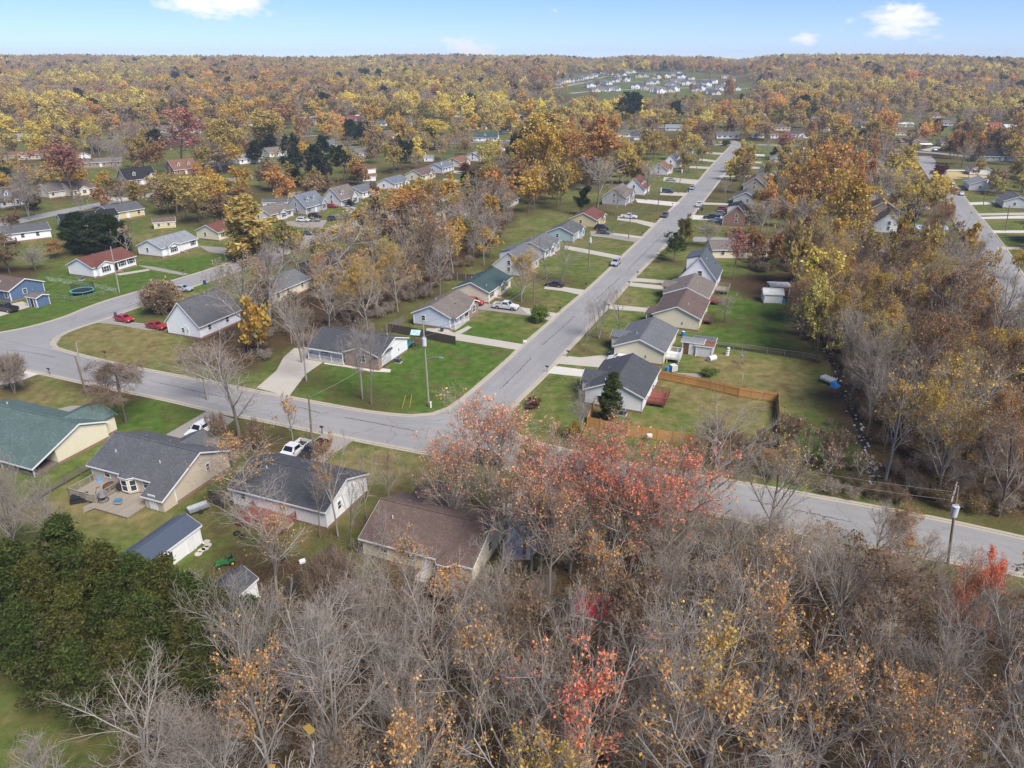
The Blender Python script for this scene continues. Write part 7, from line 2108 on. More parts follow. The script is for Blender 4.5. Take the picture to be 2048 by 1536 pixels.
T('full', 1060, 375, 205, 130, 'gold', "large golden tree left of centre, highest in the middle distance", 0)
T('full', 1080, 350, 225, 90, 'honey', "honey-coloured tree joined to the large golden tree", 1)
T('full', 1175, 370, 215, 130, 'orange', "broad orange oak right of the large golden tree", 2)
T('full', 1140, 345, 230, 90, 'orange', "orange oak between the golden tree and the broad oak", 0)
T('pine', 1245, 262, 172, 66, 'bluegreen', "tall dark pine standing above the orange oaks", 1)
T('pine', 1268, 262, 180, 44, 'bluegreen', "second dark pine right of the tall pine", 1)
T('pine', 598, 372, 268, 60, 'bluegreen', "dark pine left of the brown-roofed cape house", 0)
T('pine', 655, 380, 285, 66, 'bluegreen', "dark green pine above the brown-roofed cape house", 0)
T('pine', 640, 372, 295, 50, 'bluegreen', "dark pine between two taller pines")
T('pine', 690, 365, 290, 50, 'dkgreen', "dark pine right of the cape house pines")
T('full', 800, 342, 272, 56, 'bluegreen', "round dark green tree on the lawn by the tiny shed", 0)
T('full', 716, 292, 244, 62, 'bluegreen', "broad dark evergreen below the white ranch", 2)
T('cone', 753, 240, 208, 24, 'dkgreen', "dark pointed cedar above the white ranch")
T('full', 818, 300, 235, 70, 'gold', "gold tree left of the pale yellow one in mid distance", 0)
T('full', 870, 300, 240, 62, 'yellow', "pale yellow tree right of the gold one in mid distance", 1)
T('mhalf', 1640, 440, 283, 100, 'orange', "tall orange tree in the wood east of the main street", 1)
T('mhalf', 1610, 420, 300, 90, 'gold', "golden tree left of the tall orange one", 0)
T('mhalf', 1672, 512, 345, 120, 'gold', "dark-trunked tree with gold skirt beside the lane", 0)
T('mbare', 1575, 500, 395, 130, 'tan', "broad grey bare tree beside the lane", 1)
T('mbare', 1520, 480, 400, 90, 'tan', "grey bare tree behind the long beige house", 0)
T('mhalf', 1465, 560, 455, 60, 'pink', "pinkish orange tree over the long beige roof", 0)
T('full', 1620, 650, 500, 90, 'yellow', "bright yellow tree behind the small white shed", 1)
T('full', 1632, 720, 555, 100, 'lemon', "lemon yellow tree, most vivid at the wood's edge", 2)
T('half', 1725, 720, 590, 90, 'yellow', "yellow tree right of the lemon one in the wood", 1)
T('half', 1860, 760, 515, 150, 'rust', "rust-red tree with pale leaning trunk in the wood", 1)
T('bare', 1960, 780, 530, 150, 'tan', "tall pale bare tree near the east street", 0)
T('bare', 1925, 610, 462, 60, 'tan', "forked bare tree at the east street kerb", 2)
T('full', 1757, 305, 233, 74, 'honey', "broad willow-like honey-coloured tree before the brick ranch", 0)
T('full', 1925, 330, 252, 56, 'rust', "round rust-brown tree left of the big black roof", 0)
T('full', 1885, 410, 358, 76, 'rust', "rust and green tree overhanging the east street", 2)
T('full', 1868, 365, 326, 44, 'burgundy', "dark red tree above the rust and green one", 0)
T('cone', 1869, 272, 238, 26, 'dkgreen', "dark pointed evergreen right of the white metal roof")
T('full', 1817, 458, 412, 40, 'dkgreen', "round dark evergreen beside the white steep gable", 0)
T('mbare', 1752, 430, 330, 74, 'tan', "forked dark bare tree before the row of white gables", 2)
T('full', 1697, 330, 282, 44, 'olive', "olive green tree right of the tall gold wood", 0)
T('full', 1535, 280, 240, 48, 'rust', "rust-brown tree before the small cream house", 0)
T('mhalf', 1565, 318, 262, 60, 'pink', "pinkish red tree before the long white house", 0)
T('cone', 1548, 320, 294, 16, 'dkgreen', "small dark evergreen by the upper street driveways")
T('full', 1460, 205, 150, 34, 'orange', "bright orange tree on the rise beyond the street", 0)
T('full', 1395, 215, 183, 36, 'lemon', "vivid yellow tree below the hillside subdivision", 2)
T('mhalf', 1478, 388, 312, 40, 'brown', "twisted dark tree at the upper street's right side", 1)
T('mbare', 1449, 400, 355, 30, 'tan', "small bare tree on the upper street's right lawn", 0)
T('mbare', 1292, 400, 320, 60, 'tan', "bare tree before the white red-dormered house", 0)
T('mbare', 1230, 430, 370, 50, 'tan', "bare tree hiding the tall grey house front", 1)
T('mbare', 1195, 415, 310, 110, 'tan', "tall grey bare tree behind the yellow house", 0)
T('full', 1160, 430, 370, 40, 'dkgreen', "dark green conical tree behind the teal house", 3)
T('mhalf', 355, 430, 345, 90, 'honey', "honey-coloured tree on the far-left street", 0)
T('mhalf', 400, 445, 350, 90, 'honey', "honey-coloured tree over the yellow shed", 1)
T('mhalf', 445, 440, 345, 70, 'gold', "gold-leaved tree behind the conical golden tree", 0)
T('mhalf', 145, 395, 285, 130, 'pink', "large pinkish red tree at the far left", 0)
T('mbare', 60, 440, 330, 70, 'tan', "dark-trunked bare tree by the far-left street", 2)
T('full', 288, 340, 262, 80, 'honey', "pale honey tree in the left middle distance", 0)
T('mbare', 240, 370, 270, 80, 'tan', "grey bare tree behind the black-roofed cape house", 1)
T('mhalf', 365, 335, 210, 100, 'pink', "red-topped tree in the left wood", 1)
T('full', 470, 320, 225, 90, 'honey', "honey tree left of centre in the middle distance", 0)
T('full', 535, 300, 222, 70, 'honey', "second honey tree left of centre", 1)
T('bush', 330, 625, 560, 70, 'tan', "round twiggy bush with yellow leaves by the kerb", 0)
T('shrub', 320, 628, 565, 76, 'tan', "round bare bush at the west street kerb", 1)
T('mbare', 462, 640, 530, 70, 'tan', "bare tree over the steep white house's roof", 0)
T('bareleaf', 500, 690, 500, 130, 'tan', "pale bare tree behind the steep white house", 1)
T('bare', 540, 650, 470, 140, 'tan', "tall pale bare tree at the screened cream house", 0)
T('mbare', 1450, 645, 585, 64, 'tan', "small bare tree in the lawn behind brown-roofed house", 1)
T('mhalf', 20, 546, 470, 80, 'brown', 'brown-leaved tree at the left edge behind the blue house')
T('mbare', 72, 541, 492, 60, 'tan', 'low bare tree between the blue house and the dark pines')
T('mhalf', 115, 516, 480, 50, 'rust', 'rust-brown tree left of the dark pines')
T('bush', 1418, 752, 736, 36, 'lime', "bright yellow-green shrub by the weedy garden bed", 1)
for a in ((1452, 292, 'green'), (600, 428, 'green')):
    T('bush', a[0], a[1], a[1] - 12, 20, a[2], "clipped green shrub on the front lawn" + (" at the street's end" if a[0] > 1000 else " of the grey cape house"))
T('bush', 700, 412, 400, 22, 'dkgreen', "clipped dark shrub before the brown-roofed cape house")
T('bush', 753, 403, 394, 40, 'dkgreen', "clipped hedge before the hedge-fronted white house")
T('bush', 930, 346, 325, 22, 'burgundy', "burgundy shrub before the cream curve house")
T('bush', 1370, 322, 304, 14, 'dkgreen', "round evergreen shrub by the white cape house")
T('bush', 1978, 350, 336, 16, 'dkgreen', "clipped evergreen at the pale grey house at right")
T('bush', 1155, 880, 845, 40, 'gold', "yellow shrub left of the cedar at the orange fence")
T('bush', 900, 1190, 1140, 90, 'orange', "low orange bush under the cream bay window")
T('mhalf', 2030, 560, 500, 50, 'gold', "golden tree at the right edge of the east lawns", 0)
TT('half', 1960, 1110, 12, 120, 'coral', "red-orange tree among bare ones at the lower right", 2)
TT('half', 1800, 1000, 8, 90, 'orange', "orange sapling beside the right transformer pole", 0)
T('bareleaf', 1770, 960, 745, 150, 'gold', "tree with scattered gold leaves over the creek", 2)
T('half', 1700, 800, 690, 80, 'honey', "gold-leaved tree above the crate with blue tarp", 1)
T('bareleaf', 1880, 960, 720, 190, 'gold', "broad brown tree with gold flecks above the road's end", 1)
T('half', 1970, 790, 690, 90, 'gold', "gold-topped tree at the right edge of the wood", 2)

for (x_, yt_, h_, w_, k_, c_) in ((1015, 905, 15, 170, 'bareleaf', 'orange'), (1065, 885, 16, 180, 'bare', 'tan'), (1105, 940, 15, 170, 'bareleaf', 'orange'), (1275, 930, 15, 170, 'bareleaf', 'coral'),
                              (1355, 945, 15, 170, 'bare', 'tan'), (1390, 900, 15, 190, 'bareleaf', 'coral'), 
                              (1470, 1000, 12, 170, 'bare', 'tan'), (1545, 985, 11, 160, 'bare', 'tan'), (1600, 1050, 11, 160, 'bareleaf', 'brown'), (1665, 1045, 10, 150, 'bare', 'tan'), (1725, 1085, 11, 160, 'bareleaf', 'brown'), (1795, 1100, 10, 150, 'bareleaf', 'rust'), (1875, 1105, 11, 150, 'bare', 'tan'), (2020, 1110, 12, 160, 'bare', 'tan'),
                              (660, 1150, 12, 180, 'bare', 'tan'), (590, 1200, 13, 200, 'bare', 'tan'), (1440, 1085, 13, 180, 'bare', 'tan'), (1330, 1060, 14, 170, 'bare', 'tan'), (1000, 1060, 14, 170, 'bare', 'tan')):
    TT(k_, x_, yt_, h_, w_, c_, None)
# --- scatter in the woods and between the houses
road_pts = np.array([p for poly in ROADPOLY for p in poly])
def blocked(x, y, pad=1.0):
    m = np.zeros(x.shape, bool)
    for poly in ROADPOLY:
        b = np.array(poly)
        lo, hi = b.min(0) - pad - 1, b.max(0) + pad + 1
        s = (x > lo[0]) & (x < hi[0]) & (y > lo[1]) & (y < hi[1])
        if not s.any(): continue
        for dx, dy in ((0, 0), (pad, 0), (-pad, 0), (0, pad), (0, -pad)):
            m[s] |= inpoly(x[s] + dx, y[s] + dy, poly)
    for poly in FOOT:
        b = np.array(poly); lo, hi = b.min(0) - 1, b.max(0) + 1
        s = (x > lo[0]) & (x < hi[0]) & (y > lo[1]) & (y < hi[1])
        if s.any():
            m[s] |= inpoly(x[s], y[s], poly)
    return m
VIS = []
for (ox, oy, oz, w_, d_, yw_, ref, top) in HOUSES:
    if oy < 900:
        qx, qy = to_px(ox, oy, oz + 2.2); q2 = to_px(ox, oy, oz + top)
        VIS.append((qx, qy, q2[1], oy, w_ * .36 * FPX / math.hypot(oy, CAM_H), 1 if ref else .8))
for px_, py_ in ((1012, 612), (948, 602), (1109, 568), (402, 865), (590, 903), (616, 910), (250, 640), (314, 654), (165, 580), (1415, 770), (1500, 780), (1541, 575), (1544, 595), (1170, 1235), (1655, 760), (452, 1125), (1050, 1020), (850, 720), (930, 760),
                 (1040, 700), (560, 740), (370, 760), (250, 735), (760, 850), (700, 840), (640, 840), (860, 870), (1000, 790), (800, 940), (740, 960), (700, 900), (1480, 650), (1560, 660), (1500, 730), (1620, 920), (1600, 860), (220, 1090), (330, 1090), (1100, 760), (1120, 790), (1650, 1030), (1850, 1075), (1500, 1010), (690, 1010), (700, 1035), (670, 1030), (860, 1080), (800, 1090), (900, 1100), (780, 1020), (350, 640), (370, 620), (385, 610), (410, 620), (430, 640), (395, 655), (380, 640), (330, 665), (1930, 440), (1950, 480), (1975, 520), (1995, 560), (2020, 600), (2040, 640), (1300, 420), (1240, 440)):
    VIS.append((px_, py_, py_ - 8, P(px_, py_)[1], 14, 1))
VA = np.array(VIS)
def hides(s):
    x, y, h = s['x'], s['y'], s['h']; w = (s['w'] or h * .5) * .42
    g = float(hgt(x, y))
    bx, by = to_px(x, y, g + h * .25); tx, ty = to_px(x, y, g + h)
    pw = w * FPX / math.hypot(y, CAM_H - g)
    k = (VA[:, 3] > y + 1) & (np.abs(VA[:, 0] - tx) < pw + VA[:, 4] * .7) & (VA[:, 1] > ty) & (VA[:, 2] < by)
    return VA[k, 5].max() if k.any() else 0
SR = np.random.RandomState(77)
taken = [(s['x'], s['y']) for s in SPECS]
def scatter(poly, spacing, n, mix, hr, zone, wr=(.42, .62), keep=.9, pad=2.0, jit=.8):
    b = np.array(poly); lo, hi = b.min(0), b.max(0)
    pts = []
    cand = SR.uniform(lo, hi, (n * 40, 2))
    ok = inpoly(cand[:, 0], cand[:, 1], poly) & ~blocked(cand[:, 0], cand[:, 1], pad)
    kinds, wts = [m[:2] for m in mix], np.array([m[2] for m in mix], float)
    cnt = 0
    grid = {}
    def near(x, y):
        i, j = int(x // spacing), int(y // spacing)
        for a in (-1, 0, 1):
            for c in (-1, 0, 1):
                for (u, v) in grid.get((i + a, j + c), ()):
                    if (u - x) ** 2 + (v - y) ** 2 < spacing ** 2: return True
        return False
    for t in taken: grid.setdefault((int(t[0] // spacing), int(t[1] // spacing)), []).append(t)
    for (x, y) in cand[ok]:
        if cnt >= n: break
        if near(x, y): continue
        k = kinds[SR.choice(len(kinds), p=wts / wts.sum())]
        h = SR.uniform(*hr)
        s = dict(kind=k[0], x=x, y=y, h=h, w=h * SR.uniform(*wr), col=k[1], label=None, forced=False, var=None, zone=zone)
        hd_ = hides(s)
        if hd_ > 0 and SR.rand() < keep * hd_: continue
        SPECS.append(s); taken.append((x, y)); grid.setdefault((int(x // spacing), int(y // spacing)), []).append((x, y)); cnt += 1
    return cnt
FG = WP([(560, 1250), (700, 1150), (760, 1195), (960, 1190), (1090, 1125), (1330, 1085), (1570, 1100), (1800, 1145), (2048, 1200), (2500, 1320), (2600, 1640), (2100, 1990), (1000, 1990), (560, 1900), (420, 1560), (440, 1400)])
FGT = WP([(560, 1400), (720, 1330), (1100, 1290), (1500, 1310), (1800, 1350), (2100, 1400), (2500, 1500), (2600, 1700), (2100, 2050), (1000, 2050), (560, 1980), (420, 1700), (450, 1500)])
FGM = WP([(560, 1270), (760, 1215), (960, 1200), (1090, 1160), (1330, 1130), (1570, 1140), (1800, 1180), (2048, 1230), (2300, 1330), (2100, 1420), (1500, 1320), (1100, 1310), (700, 1350), (560, 1400), (500, 1360)])
MIXF = [('bare', 'tan', 6.5), ('bareleaf', 'orange', 1.9), ('bareleaf', 'gold', .8), ('bareleaf', 'brown', .8), ('rbare', 'brown', .4), ('bareleaf', 'coral', .25)]
scatter(FGT, 4.1, 66, MIXF, (13.5, 18.5), 'fg', (.45, .6), .6)
scatter(WP([(1390, 1100), (1560, 1105), (1780, 1150), (1960, 1180), (1960, 1215), (1560, 1150), (1390, 1140)]), 3.0, 15, [('bare', 'tan', 3), ('bareleaf', 'orange', 1)], (5.5, 9), 'fg', (.5, .75), 0)
scatter(FGM, 3.8, 38, MIXF + [('shrub', 'tan', 1)], (5.5, 9.5), 'fg', (.45, .7), .85)
scatter(WP([(690, 1190), (760, 1175), (960, 1185), (980, 1230), (760, 1240), (640, 1290)]), 4, 6, [('thin', 'tan', 2), ('bareleaf', 'orange', 1)], (6, 9), 'maple', (.5, .7), 0)
scatter(WP([(440, 900), (560, 880), (625, 885), (560, 915), (500, 925), (440, 920)]), 3.5, 5, [('bareleaf', 'orange', 1), ('shrub', 'tan', 1)], (5, 9), 'yard', keep=.3)
scatter(WP([(700, 1010), (780, 1000), (830, 985), (760, 1160), (690, 1110)]), 3.0, 4, [('thin', 'tan', 1), ('bareleaf', 'orange', 1)], (7, 10), 'maple', keep=.6)
RW = WP([(1580, 560), (1640, 535), (1730, 520), (1860, 530), (1940, 560), (2010, 640), (2110, 740), (2260, 860), (2240, 1060), (1960, 1035), (1790, 990), (1735, 880), (1690, 760), (1600, 680)])
scatter(RW, 4.0, 160, [('bare', 'tan', 3.6), ('rbare', 'brown', 2), ('rbare', 'gold', 2.4), ('rbare', 'rust', 1.2), ('half', 'gold', 1.3), ('half', 'honey', 1.3), ('half', 'rust', .6)], (11, 18), 'rw', (.42, .62), .95)
scatter(WP([(1560, 900), (1720, 955), (1760, 985), (1600, 965), (1480, 945), (1420, 925)]), 3.2, 12, [('shrub', 'tan', 3), ('bare', 'tan', 1)], (3.5, 7), 'fence', (.6, .9), keep=.3)
CB = WP([(490, 700), (500, 640), (560, 570), (690, 520), (800, 460), (900, 425), (1010, 405), (1030, 440), (960, 520), (850, 600), (760, 640), (640, 690), (560, 700), (500, 740)])
scatter(CB, 5.5, 70, [('bare', 'tan', 3.2), ('rbare', 'brown', 2.4), ('bareleaf', 'orange', 1.6), ('bareleaf', 'gold', 1.4), ('half', 'gold', .8), ('mhalf', 'rust', .6)], (9, 15), 'cb', (.5, .75), .75)
scatter(WP([(400, 700), (440, 700), (480, 745), (400, 742), (360, 725)]), 4, 5, [('shrub', 'tan', 1)], (2, 4), 'cb', keep=.5)
MIX = [('mbare', 'tan', 3.2), ('mhalf', 'rust', 1.5), ('full', 'rust', 1.2), ('full', 'honey', 1.5), ('full', 'gold', 1.2), ('mhalf', 'orange', 1.0), ('full', 'brown', 1.0), ('mhalf', 'pink', .6), ('full', 'yellow', .4), ('pine', 'dkgreen', .35), ('full', 'olive', .7)]
LF = WP([(-500, 640), (-260, 520), (-60, 480), (-30, 520), (60, 545), (-20, 560), (-200, 640)])
scatter(LF, 6, 16, MIX, (8, 14), 'left', keep=.6)
E2 = WP([(1490, 520), (1560, 497), (1690, 505), (1740, 515), (1580, 545), (1500, 545)])
scatter(E2, 4.5, 22, [('mbare', 'tan', 3), ('mhalf', 'rust', 1), ('mhalf', 'gold', .6)], (8, 13), 'lane', keep=.7)
E3 = WP([(1500, 470), (1560, 400), (1600, 330), (1680, 310), (1740, 320), (1750, 400), (1770, 480), (1700, 486), (1560, 480)])
scatter(E3, 6, 75, [('mbare', 'tan', 3.5), ('mhalf', 'rust', 1.2), ('full', 'gold', .8), ('full', 'orange', .8), ('mhalf', 'orange', 1), ('full', 'brown', .8), ('mhalf', 'gold', 1)], (11, 18), 'e3', keep=.85)
CB2 = WP([(965, 420), (1000, 350), (1030, 318), (1150, 312), (1260, 318), (1230, 350), (1180, 395), (1130, 430), (1040, 450)])
scatter(CB2, 6.5, 46, [('mbare', 'tan', 2.5), ('full', 'gold', 2), ('full', 'rust', 1.6), ('mhalf', 'honey', 1.4), ('full', 'orange', 1), ('mhalf', 'brown', 1), ('pine', 'dkgreen', .4)], (11, 18), 'cb2', (.5, .75), 1)
def band(y0, y1, spacing, prob, hr, x0=-.78, x1=.78, mixf=None):
    """continuous tree cover in a ground band, thinner near streets and houses"""
    n = int((x1 - x0) * (y1 * y1 - y0 * y0) / 2 / (spacing ** 2) * prob)
    r = np.sqrt(SR.uniform(y0 * y0, y1 * y1, n * 2)); a = SR.uniform(x0, x1, n * 2)
    X, Y = r * a, r
    ok = ~blocked(X, Y, 4.0)
    X, Y = X[ok][:n], Y[ok][:n]
    return X, Y
def mixpick(x, y):
    xa, ya = np.array([x]), np.array([y])
    c1, c2, c3 = nz2(xa, ya, 330, 21)[0], nz2(xa, ya, 240, 22)[0], nz2(xa, ya, 190, 23)[0]
    r = SR.rand()
    if r < (.22 if c3 > .75 else .022): return ('pine', 'dkgreen')
    if SR.rand() < .84:
        if c1 > .30: return ('full', SR.choice(['rust', 'orange', 'gold', 'tan', 'brown', 'honey']))
        if c1 < -.28: return (SR.choice(['full', 'mhalf']), SR.choice(['honey', 'yellow', 'lemon', 'honey']))
        if c2 > .28: return ('full', SR.choice(['gold', 'honey', 'gold', 'olive']))
        if c2 < -.25: return ('mbare', SR.choice(['tan', 'honey', 'tan', 'pink']))
    return (SR.choice(['mbare', 'mhalf', 'full'], p=[.4, .25, .35]), SR.choice(['honey', 'tan', 'gold', 'tan', 'tan', 'brown', 'honey', 'honey', 'rust']))
for (y0, y1, sp, pr, hr) in ((190, 330, 10, .5, (8, 14)), (330, 480, 11, .62, (10, 17)), (480, 720, 12, .52, (12, 20))):
    X, Y = band(y0, y1, sp, pr, hr)
    for x, y in zip(X, Y):
        pxx = to_px(x, y, 0)
        if y < 330 and 1020 < pxx[0] < 1480: continue
        if y < 260 and 0 < pxx[0] < 1020 and SR.rand() < .5: continue
        k = mixpick(x, y)
        h = SR.uniform(*hr) * (1.15 if (y > 420 and nz2(np.array([x]), np.array([y]), 200, 31)[0] > .2) else .9)
        s = dict(kind=k[0], x=x, y=y, h=h, w=h * SR.uniform(.6, .9), col=k[1], label=None, forced=False, var=None, zone='mid')
        hd_ = hides(s)
        if hd_ > 0 and SR.rand() < .95 * hd_: continue
        SPECS.append(s)
for (y0, y1, sp, pr, hr) in ((720, 1150, 13.5, .85, (14, 23)), (1150, 1700, 15, 1.05, (14, 24)), (1700, 2700, 18, 1.1, (15, 26))):
    X, Y = band(y0, y1, sp, pr, hr)
    for x, y in zip(X, Y):
        a = x / y
        if 950 < y < 1640 and .055 < a < .33:
            if SR.rand() < (.965 if .07 < a < .31 else .5): continue
        if 820 < y <= 1000 and .05 < a < .31 and SR.rand() < .86: continue
        k = mixpick(x, y)
        h = SR.uniform(*hr)
        if 760 < y <= 1640 and .05 < a < .32: h *= .6
        SPECS.append(dict(kind=k[0], x=x, y=y, h=h, w=h * SR.uniform(.6, .9), col=k[1], label=None, forced=False, var=None, zone='far'))

# leaves have dropped under every tree: more litter on the ground there
lit = a_lit.copy()
for s in SPECS:
    if s['y'] > 420 or s['kind'] in ('pine', 'cone', 'bush', 'willow'): continue
    r_ = max(2.0, (s['w'] or s['h'] * .5) * .62)
    i0, i1 = np.searchsorted(gx, [s['x'] - 2 * r_, s['x'] + 2 * r_]); j0, j1 = np.searchsorted(gy, [s['y'] - 2 * r_, s['y'] + 2 * r_])
    d2 = ((GX[j0:j1, i0:i1] - s['x']) ** 2 + (GY[j0:j1, i0:i1] - s['y']) ** 2) / r_ ** 2
    lit[j0:j1, i0:i1] = np.maximum(lit[j0:j1, i0:i1], .72 * np.exp(-d2))
GROUND.data.attributes["litter"].data.foreach_set("value", lit.reshape(-1).astype(np.float32))
# --- the largest 300 become single trees, the rest one far wood
for s in SPECS:
    g = float(hgt(s['x'], s['y'])); s['g'] = g
    s['size'] = s['h'] * (s['w'] or s['h'] * .5) / (s['y'] ** 2 + (CAM_H - g) ** 2)
    tx, ty = to_px(s['x'], s['y'], g + s['h'] * .7)
    s['px'] = (tx, ty); s['base'] = to_px(s['x'], s['y'], g)
    top = to_px(s['x'], s['y'], g + s['h'])
    pw = (s['w'] or s['h'] * .5) * .5 * FPX / math.hypot(s['y'], CAM_H - g)
    s['vis'] = (-pw < tx < 2048 + pw) and top[1] < 1536
    if not s['vis']: s['size'] = 0
forced = [s for s in SPECS if s['forced'] and s['vis']]
rest = sorted([s for s in SPECS if not s['forced'] and s['vis']], key=lambda s: -s['size'])
NIND = 310 - len(forced)
IND = forced + rest[:NIND]
FARS = rest[NIND:] + [s for s in SPECS if not s['vis']]

# short descriptions of places, for saying which tree is which
REFS = []
for (ox, oy, oz, w_, d_, yw_, ref, top) in HOUSES:
    if ref: REFS.append((*to_px(ox, oy, oz + 2.5), ref))
REFS += [(x, y, r) for x, y, r in ((1172, 1235, "the red metal roof"), (1908, 1020, "the transformer pole"), (590, 1200, "the dark board fence"), (1050, 1020, "the pale driveway"), (1555, 860, "the orange fence corner"), (1655, 760, "the crate with blue tarp"),
                                   (1540, 585, "the two lawn sheds"), (1857, 460, "the blue carport"), (775, 548, "the round pool"), (505, 470, "the conical golden tree"), (165, 590, "the trampoline"), (200, 470, "the dark pines"), (1250, 200, "the tall dark pine"), (1740, 930, "the stony creek"),
                                   (1850, 1080, "the road at lower right"), (480, 1190, "the small shed"), (210, 1260, "the cedar cluster"), (1235, 950, "the brightest maple"), (1404, 900, "the fenced yard's bare tree"), (1960, 440, "the east street"), (1060, 260, "the large golden tree"), (1440, 300, "the street's far end"),
                                   (1633, 600, "the lemon yellow tree"), (2000, 1190, "the red-orange tree at lower right"), (870, 520, "the tall central tree"), (330, 600, "the round bare bush"), (740, 560, "the gold central tree"), (1640, 350, "the tall orange tree"), (390, 395, "the honey trees"), (900, 1400, "the lower picture edge"),
                                   (1350, 1450, "the lower picture edge"), (1750, 1440, "the lower picture edge"), (600, 1440, "the lower picture edge"))]
def look(s):
    k, c = s['kind'], LOOK[s['col']]
    size = "tall" if s['h'] > 13.5 else ("small" if s['h'] < 8 else "")
    if k in ('bare', 'mbare', 'thin'): b = "bare grey tree"
    elif k in ('bareleaf', 'rbare'): b = "%s-flecked bare tree" % c
    elif k in ('half', 'mhalf', 'maple'): b = "thinly leaved %s tree" % c
    elif k == 'full': b = "full %s tree" % c
    elif k == 'pine': b = "dark pine"
    elif k == 'cone': b = "%s conical evergreen" % c
    elif k == 'cedar': b = "%s cedar" % c
    elif k == 'shrub': b = "bare grey shrub"
    else: b = "%s shrub" % c
    return (size + " " + b).strip()
bucket = {}
for s in IND:
    if s['label']: continue
    tx, ty = s['px']
    dist, ref, rx_, ry_ = min((math.hypot(a - tx, b - ty), r, a, b) for a, b, r in REFS)
    dx, dy = tx - rx_, ty - ry_
    if ref == "the lower picture edge": rel = "towards"
    elif dist < 60: rel = "at"
    elif abs(dx) > .9 * abs(dy): rel = "left of" if dx < 0 else "right of"
    else: rel = "beyond" if dy < 0 else "in front of"
    bucket.setdefault("%s %s %s" % (look(s), rel, ref), []).append(s)
for lab, lst in bucket.items():
    if len(lst) == 1: lst[0]['label'] = lab; continue
    lst.sort(key=lambda s: s['px'][0])
    nn = ["", "", "two", "three", "four", "five", "six", "seven", "eight", "nine", "ten", "eleven", "twelve"]
    for i, s in enumerate(lst):
        s['label'] = "%s, %s of %s from left" % (lab, ordinal(i + 1), nn[len(lst)] if len(lst) < 13 else "many")
for s in IND:
    w_ = s['label'].split()
    if len(w_) > 16: w_ = s['label'].replace("tall ", "").replace("small ", "").replace(" with few ", " of few ").replace(" from left", "").split()
    s['label'] = " ".join(w_)
    if len(w_) > 16: print("LONG", s['label'])
GRP = dict(maple="trees in autumn leaf", rbare="bare deciduous trees", thin="bare deciduous trees", bare="bare deciduous trees", bareleaf="bare deciduous trees", mbare="bare deciduous trees", half="trees in autumn leaf", mhalf="trees in autumn leaf", full="trees in autumn leaf", cone="evergreen trees", cedar="evergreen trees", pine="evergreen trees", shrub="garden shrubs", bush="garden shrubs")
for s in IND:
    kd = s['kind']
    lst = PR[kd]
    i = (s['var'] if s['var'] is not None else SR.randint(100)) % len(lst)
    p = lst[i]
    sz = s['h'] / p['h']; sw = (s['w'] / 2) / p['r'] if s['w'] else sz * SR.uniform(.85, 1.15)
    sw = min(max(sw, sz * .45), sz * 2.2)
    t = add(NAMES[kd], None, None, (s['x'], s['y'], s['g'] - .02), SR.uniform(0, 6.28))
    tag(t, s['label'], "shrub" if kd in ('shrub', 'bush') else "tree", GRP.get(kd))
    c = np.array(LC[s['col']]) * SR.uniform(.85, 1.15)
    for nm in ("trunk", "crown"):
        o = add(nm, p[nm], t)
        o.scale = (sw, sw, sz)
        o.color = (*np.clip(c, 0, 1), 1)

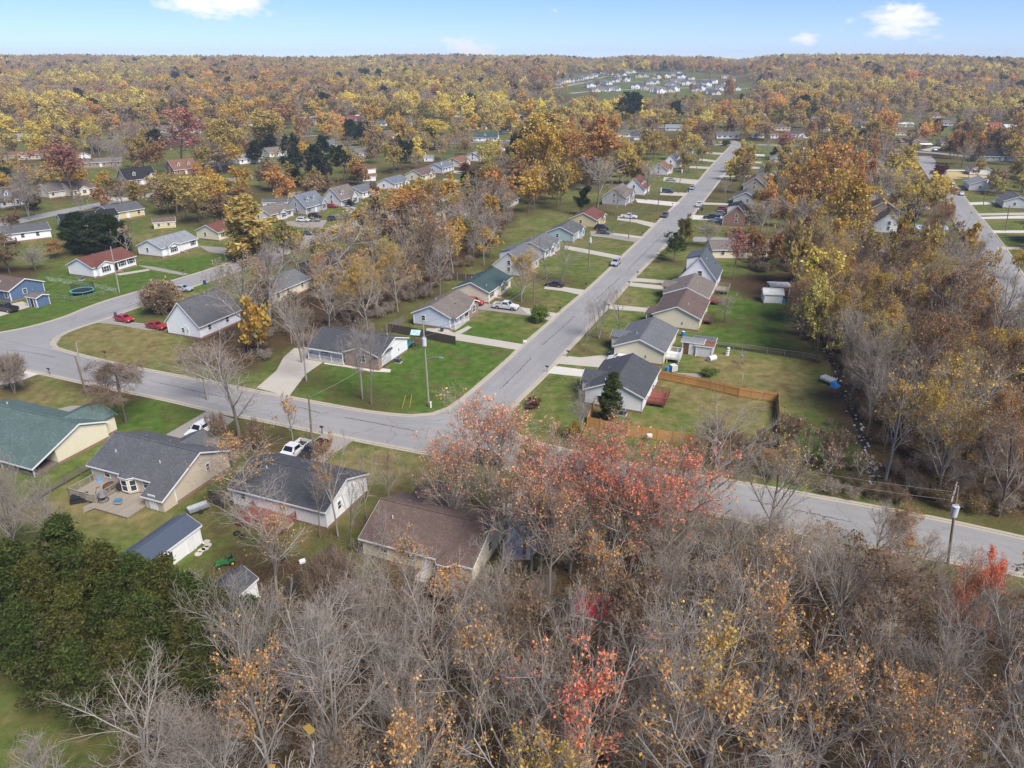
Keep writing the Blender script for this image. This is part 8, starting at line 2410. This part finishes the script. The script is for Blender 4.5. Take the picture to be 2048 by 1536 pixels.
# --- far wood and undergrowth: geometry-node instances of light trees (uncountable masses)
hidden = bpy.data.collections.new("light_trees")
ORDER = []
for k in ('fbare', 'ffull', 'fpine', 'fbrush'):
    for p in PR[k]:
        # one mesh per light tree
        bm = bmesh.new(); bm.from_mesh(p['trunk']); n0 = len(bm.faces); bm.from_mesh(p['crown'])
        me = bpy.data.meshes.new("light_tree"); 
        for mm in p['crown'].materials: me.materials.append(mm)
        bm.to_mesh(me); bm.free()
        o = bpy.data.objects.new("light_tree_%02d" % len(ORDER), me)
        hidden.objects.link(o); ORDER.append((k, p))
def instancer(name, items, label, cat=None):
    """items: (x, y, z, kind, h, w, colour)"""
    n = len(items)
    me = bpy.data.meshes.new(name)
    me.vertices.add(n); me.vertices.foreach_set("co", np.array([i[:3] for i in items], np.float32).reshape(-1))
    idx, scl, rot, col = [], [], [], []
    for (x, y, z, k, h, w, c) in items:
        fk = FARMAP.get(k, k)
        ch = [q for q, (kk, p) in enumerate(ORDER) if kk == fk]
        q = ch[SR.randint(len(ch))]; p = ORDER[q][1]
        idx.append(q); sw = (w / 2) / p['r']; scl.append((sw, sw, h / p['h'])); rot.append((0, 0, SR.uniform(0, 6.28)))
        cc = np.clip(np.array(LC[c]) * SR.uniform(.85, 1.15) * (1.25 if y > 500 and c != 'dkgreen' else 1.0), 0, .9); col.append((*cc, 1))  # distant leaf colours brightened to offset the self-shading of their sparse crowns
    for nm, ty, dat in (("idx", 'INT', idx), ("scl", 'FLOAT_VECTOR', scl), ("rot", 'FLOAT_VECTOR', rot), ("icol", 'FLOAT_COLOR', col)):
        a = me.attributes.new(nm, ty, 'POINT')
        a.data.foreach_set({"INT": "value", "FLOAT_VECTOR": "vector", "FLOAT_COLOR": "color"}[ty], np.array(dat, np.int32 if ty == 'INT' else np.float32).reshape(-1))
    ng = bpy.data.node_groups.new(name, 'GeometryNodeTree')
    ng.interface.new_socket("Geometry", in_out='INPUT', socket_type='NodeSocketGeometry'); ng.interface.new_socket("Geometry", in_out='OUTPUT', socket_type='NodeSocketGeometry')
    gi = ng.nodes.new("NodeGroupInput"); go = ng.nodes.new("NodeGroupOutput")
    ci = ng.nodes.new("GeometryNodeCollectionInfo"); ci.inputs["Collection"].default_value = hidden
    ci.inputs["Separate Children"].default_value = True; ci.inputs["Reset Children"].default_value = True
    ip = ng.nodes.new("GeometryNodeInstanceOnPoints"); ip.inputs["Pick Instance"].default_value = True
    def na(nm, ty):
        q = ng.nodes.new("GeometryNodeInputNamedAttribute"); q.data_type = ty; q.inputs["Name"].default_value = nm; return q.outputs["Attribute"]
    ng.links.new(gi.outputs[0], ip.inputs["Points"]); ng.links.new(ci.outputs[0], ip.inputs["Instance"])
    ng.links.new(na("idx", 'INT'), ip.inputs["Instance Index"]); ng.links.new(na("scl", 'FLOAT_VECTOR'), ip.inputs["Scale"])
    e2 = ng.nodes.new("FunctionNodeEulerToRotation"); ng.links.new(na("rot", 'FLOAT_VECTOR'), e2.inputs[0]); ng.links.new(e2.outputs[0], ip.inputs["Rotation"])
    ng.links.new(ip.outputs[0], go.inputs[0])
    o = add(name, me)
    md = o.modifiers.new("scatter", 'NODES'); md.node_group = ng
    return tag(o, label, cat, None, "stuff")
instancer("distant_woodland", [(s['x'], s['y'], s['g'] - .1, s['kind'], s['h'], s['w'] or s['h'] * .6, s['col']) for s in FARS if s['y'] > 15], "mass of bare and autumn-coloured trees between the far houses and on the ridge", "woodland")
und = []
for poly, sp, hr, mix in ((FG, 3.2, (.5, 1.6), ['tan', 'brown', 'orange', 'honey', 'olive', 'rust', 'lime']), (RW, 2.6, (1.2, 3.4), ['brown', 'tan', 'rust', 'honey', 'olive']), (CB, 3.2, (1.0, 3.0), ['brown', 'tan', 'rust']),
                          (WOODS[6], 2.4, (1, 2), ['tan', 'brown']), (WP([(130, 1180), (480, 1260), (520, 1300), (380, 1420), (420, 1560), (180, 1500)]), 3.5, (1, 2.4), ['olive', 'brown']), (E2, 2.5, (1.2, 3), ['brown', 'tan']), (WP([(1570, 820), (1690, 850), (1740, 960), (1690, 945), (1600, 935)]), 4, (.8, 2), ['olive', 'tan']),
                          (WP([(1480, 945), (1740, 975), (1840, 1020), (1700, 1000), (1560, 965)]), 2.4, (1, 2.6), ['tan', 'brown', 'olive'])):
    b = np.array(poly); lo, hi = b.min(0), b.max(0)
    n = int((hi[0] - lo[0]) * (hi[1] - lo[1]) / sp ** 2)
    c = SR.uniform(lo, hi, (n, 2)); ok = inpoly(c[:, 0], c[:, 1], poly) & ~blocked(c[:, 0], c[:, 1], .8)
    for x, y in c[ok]:
        h = SR.uniform(*hr); k = mix[SR.randint(len(mix))]
        s = dict(x=x, y=y, h=h, w=h * 1.2)
        if h > 1.6 and hides(s) and SR.rand() < .8: h *= .4
        und.append((x, y, -.05, 'fbrush', h, h * SR.uniform(.9, 1.5), k))
instancer("undergrowth", und, "tangled bare brush and low leafy growth on the wood floors", "undergrowth")
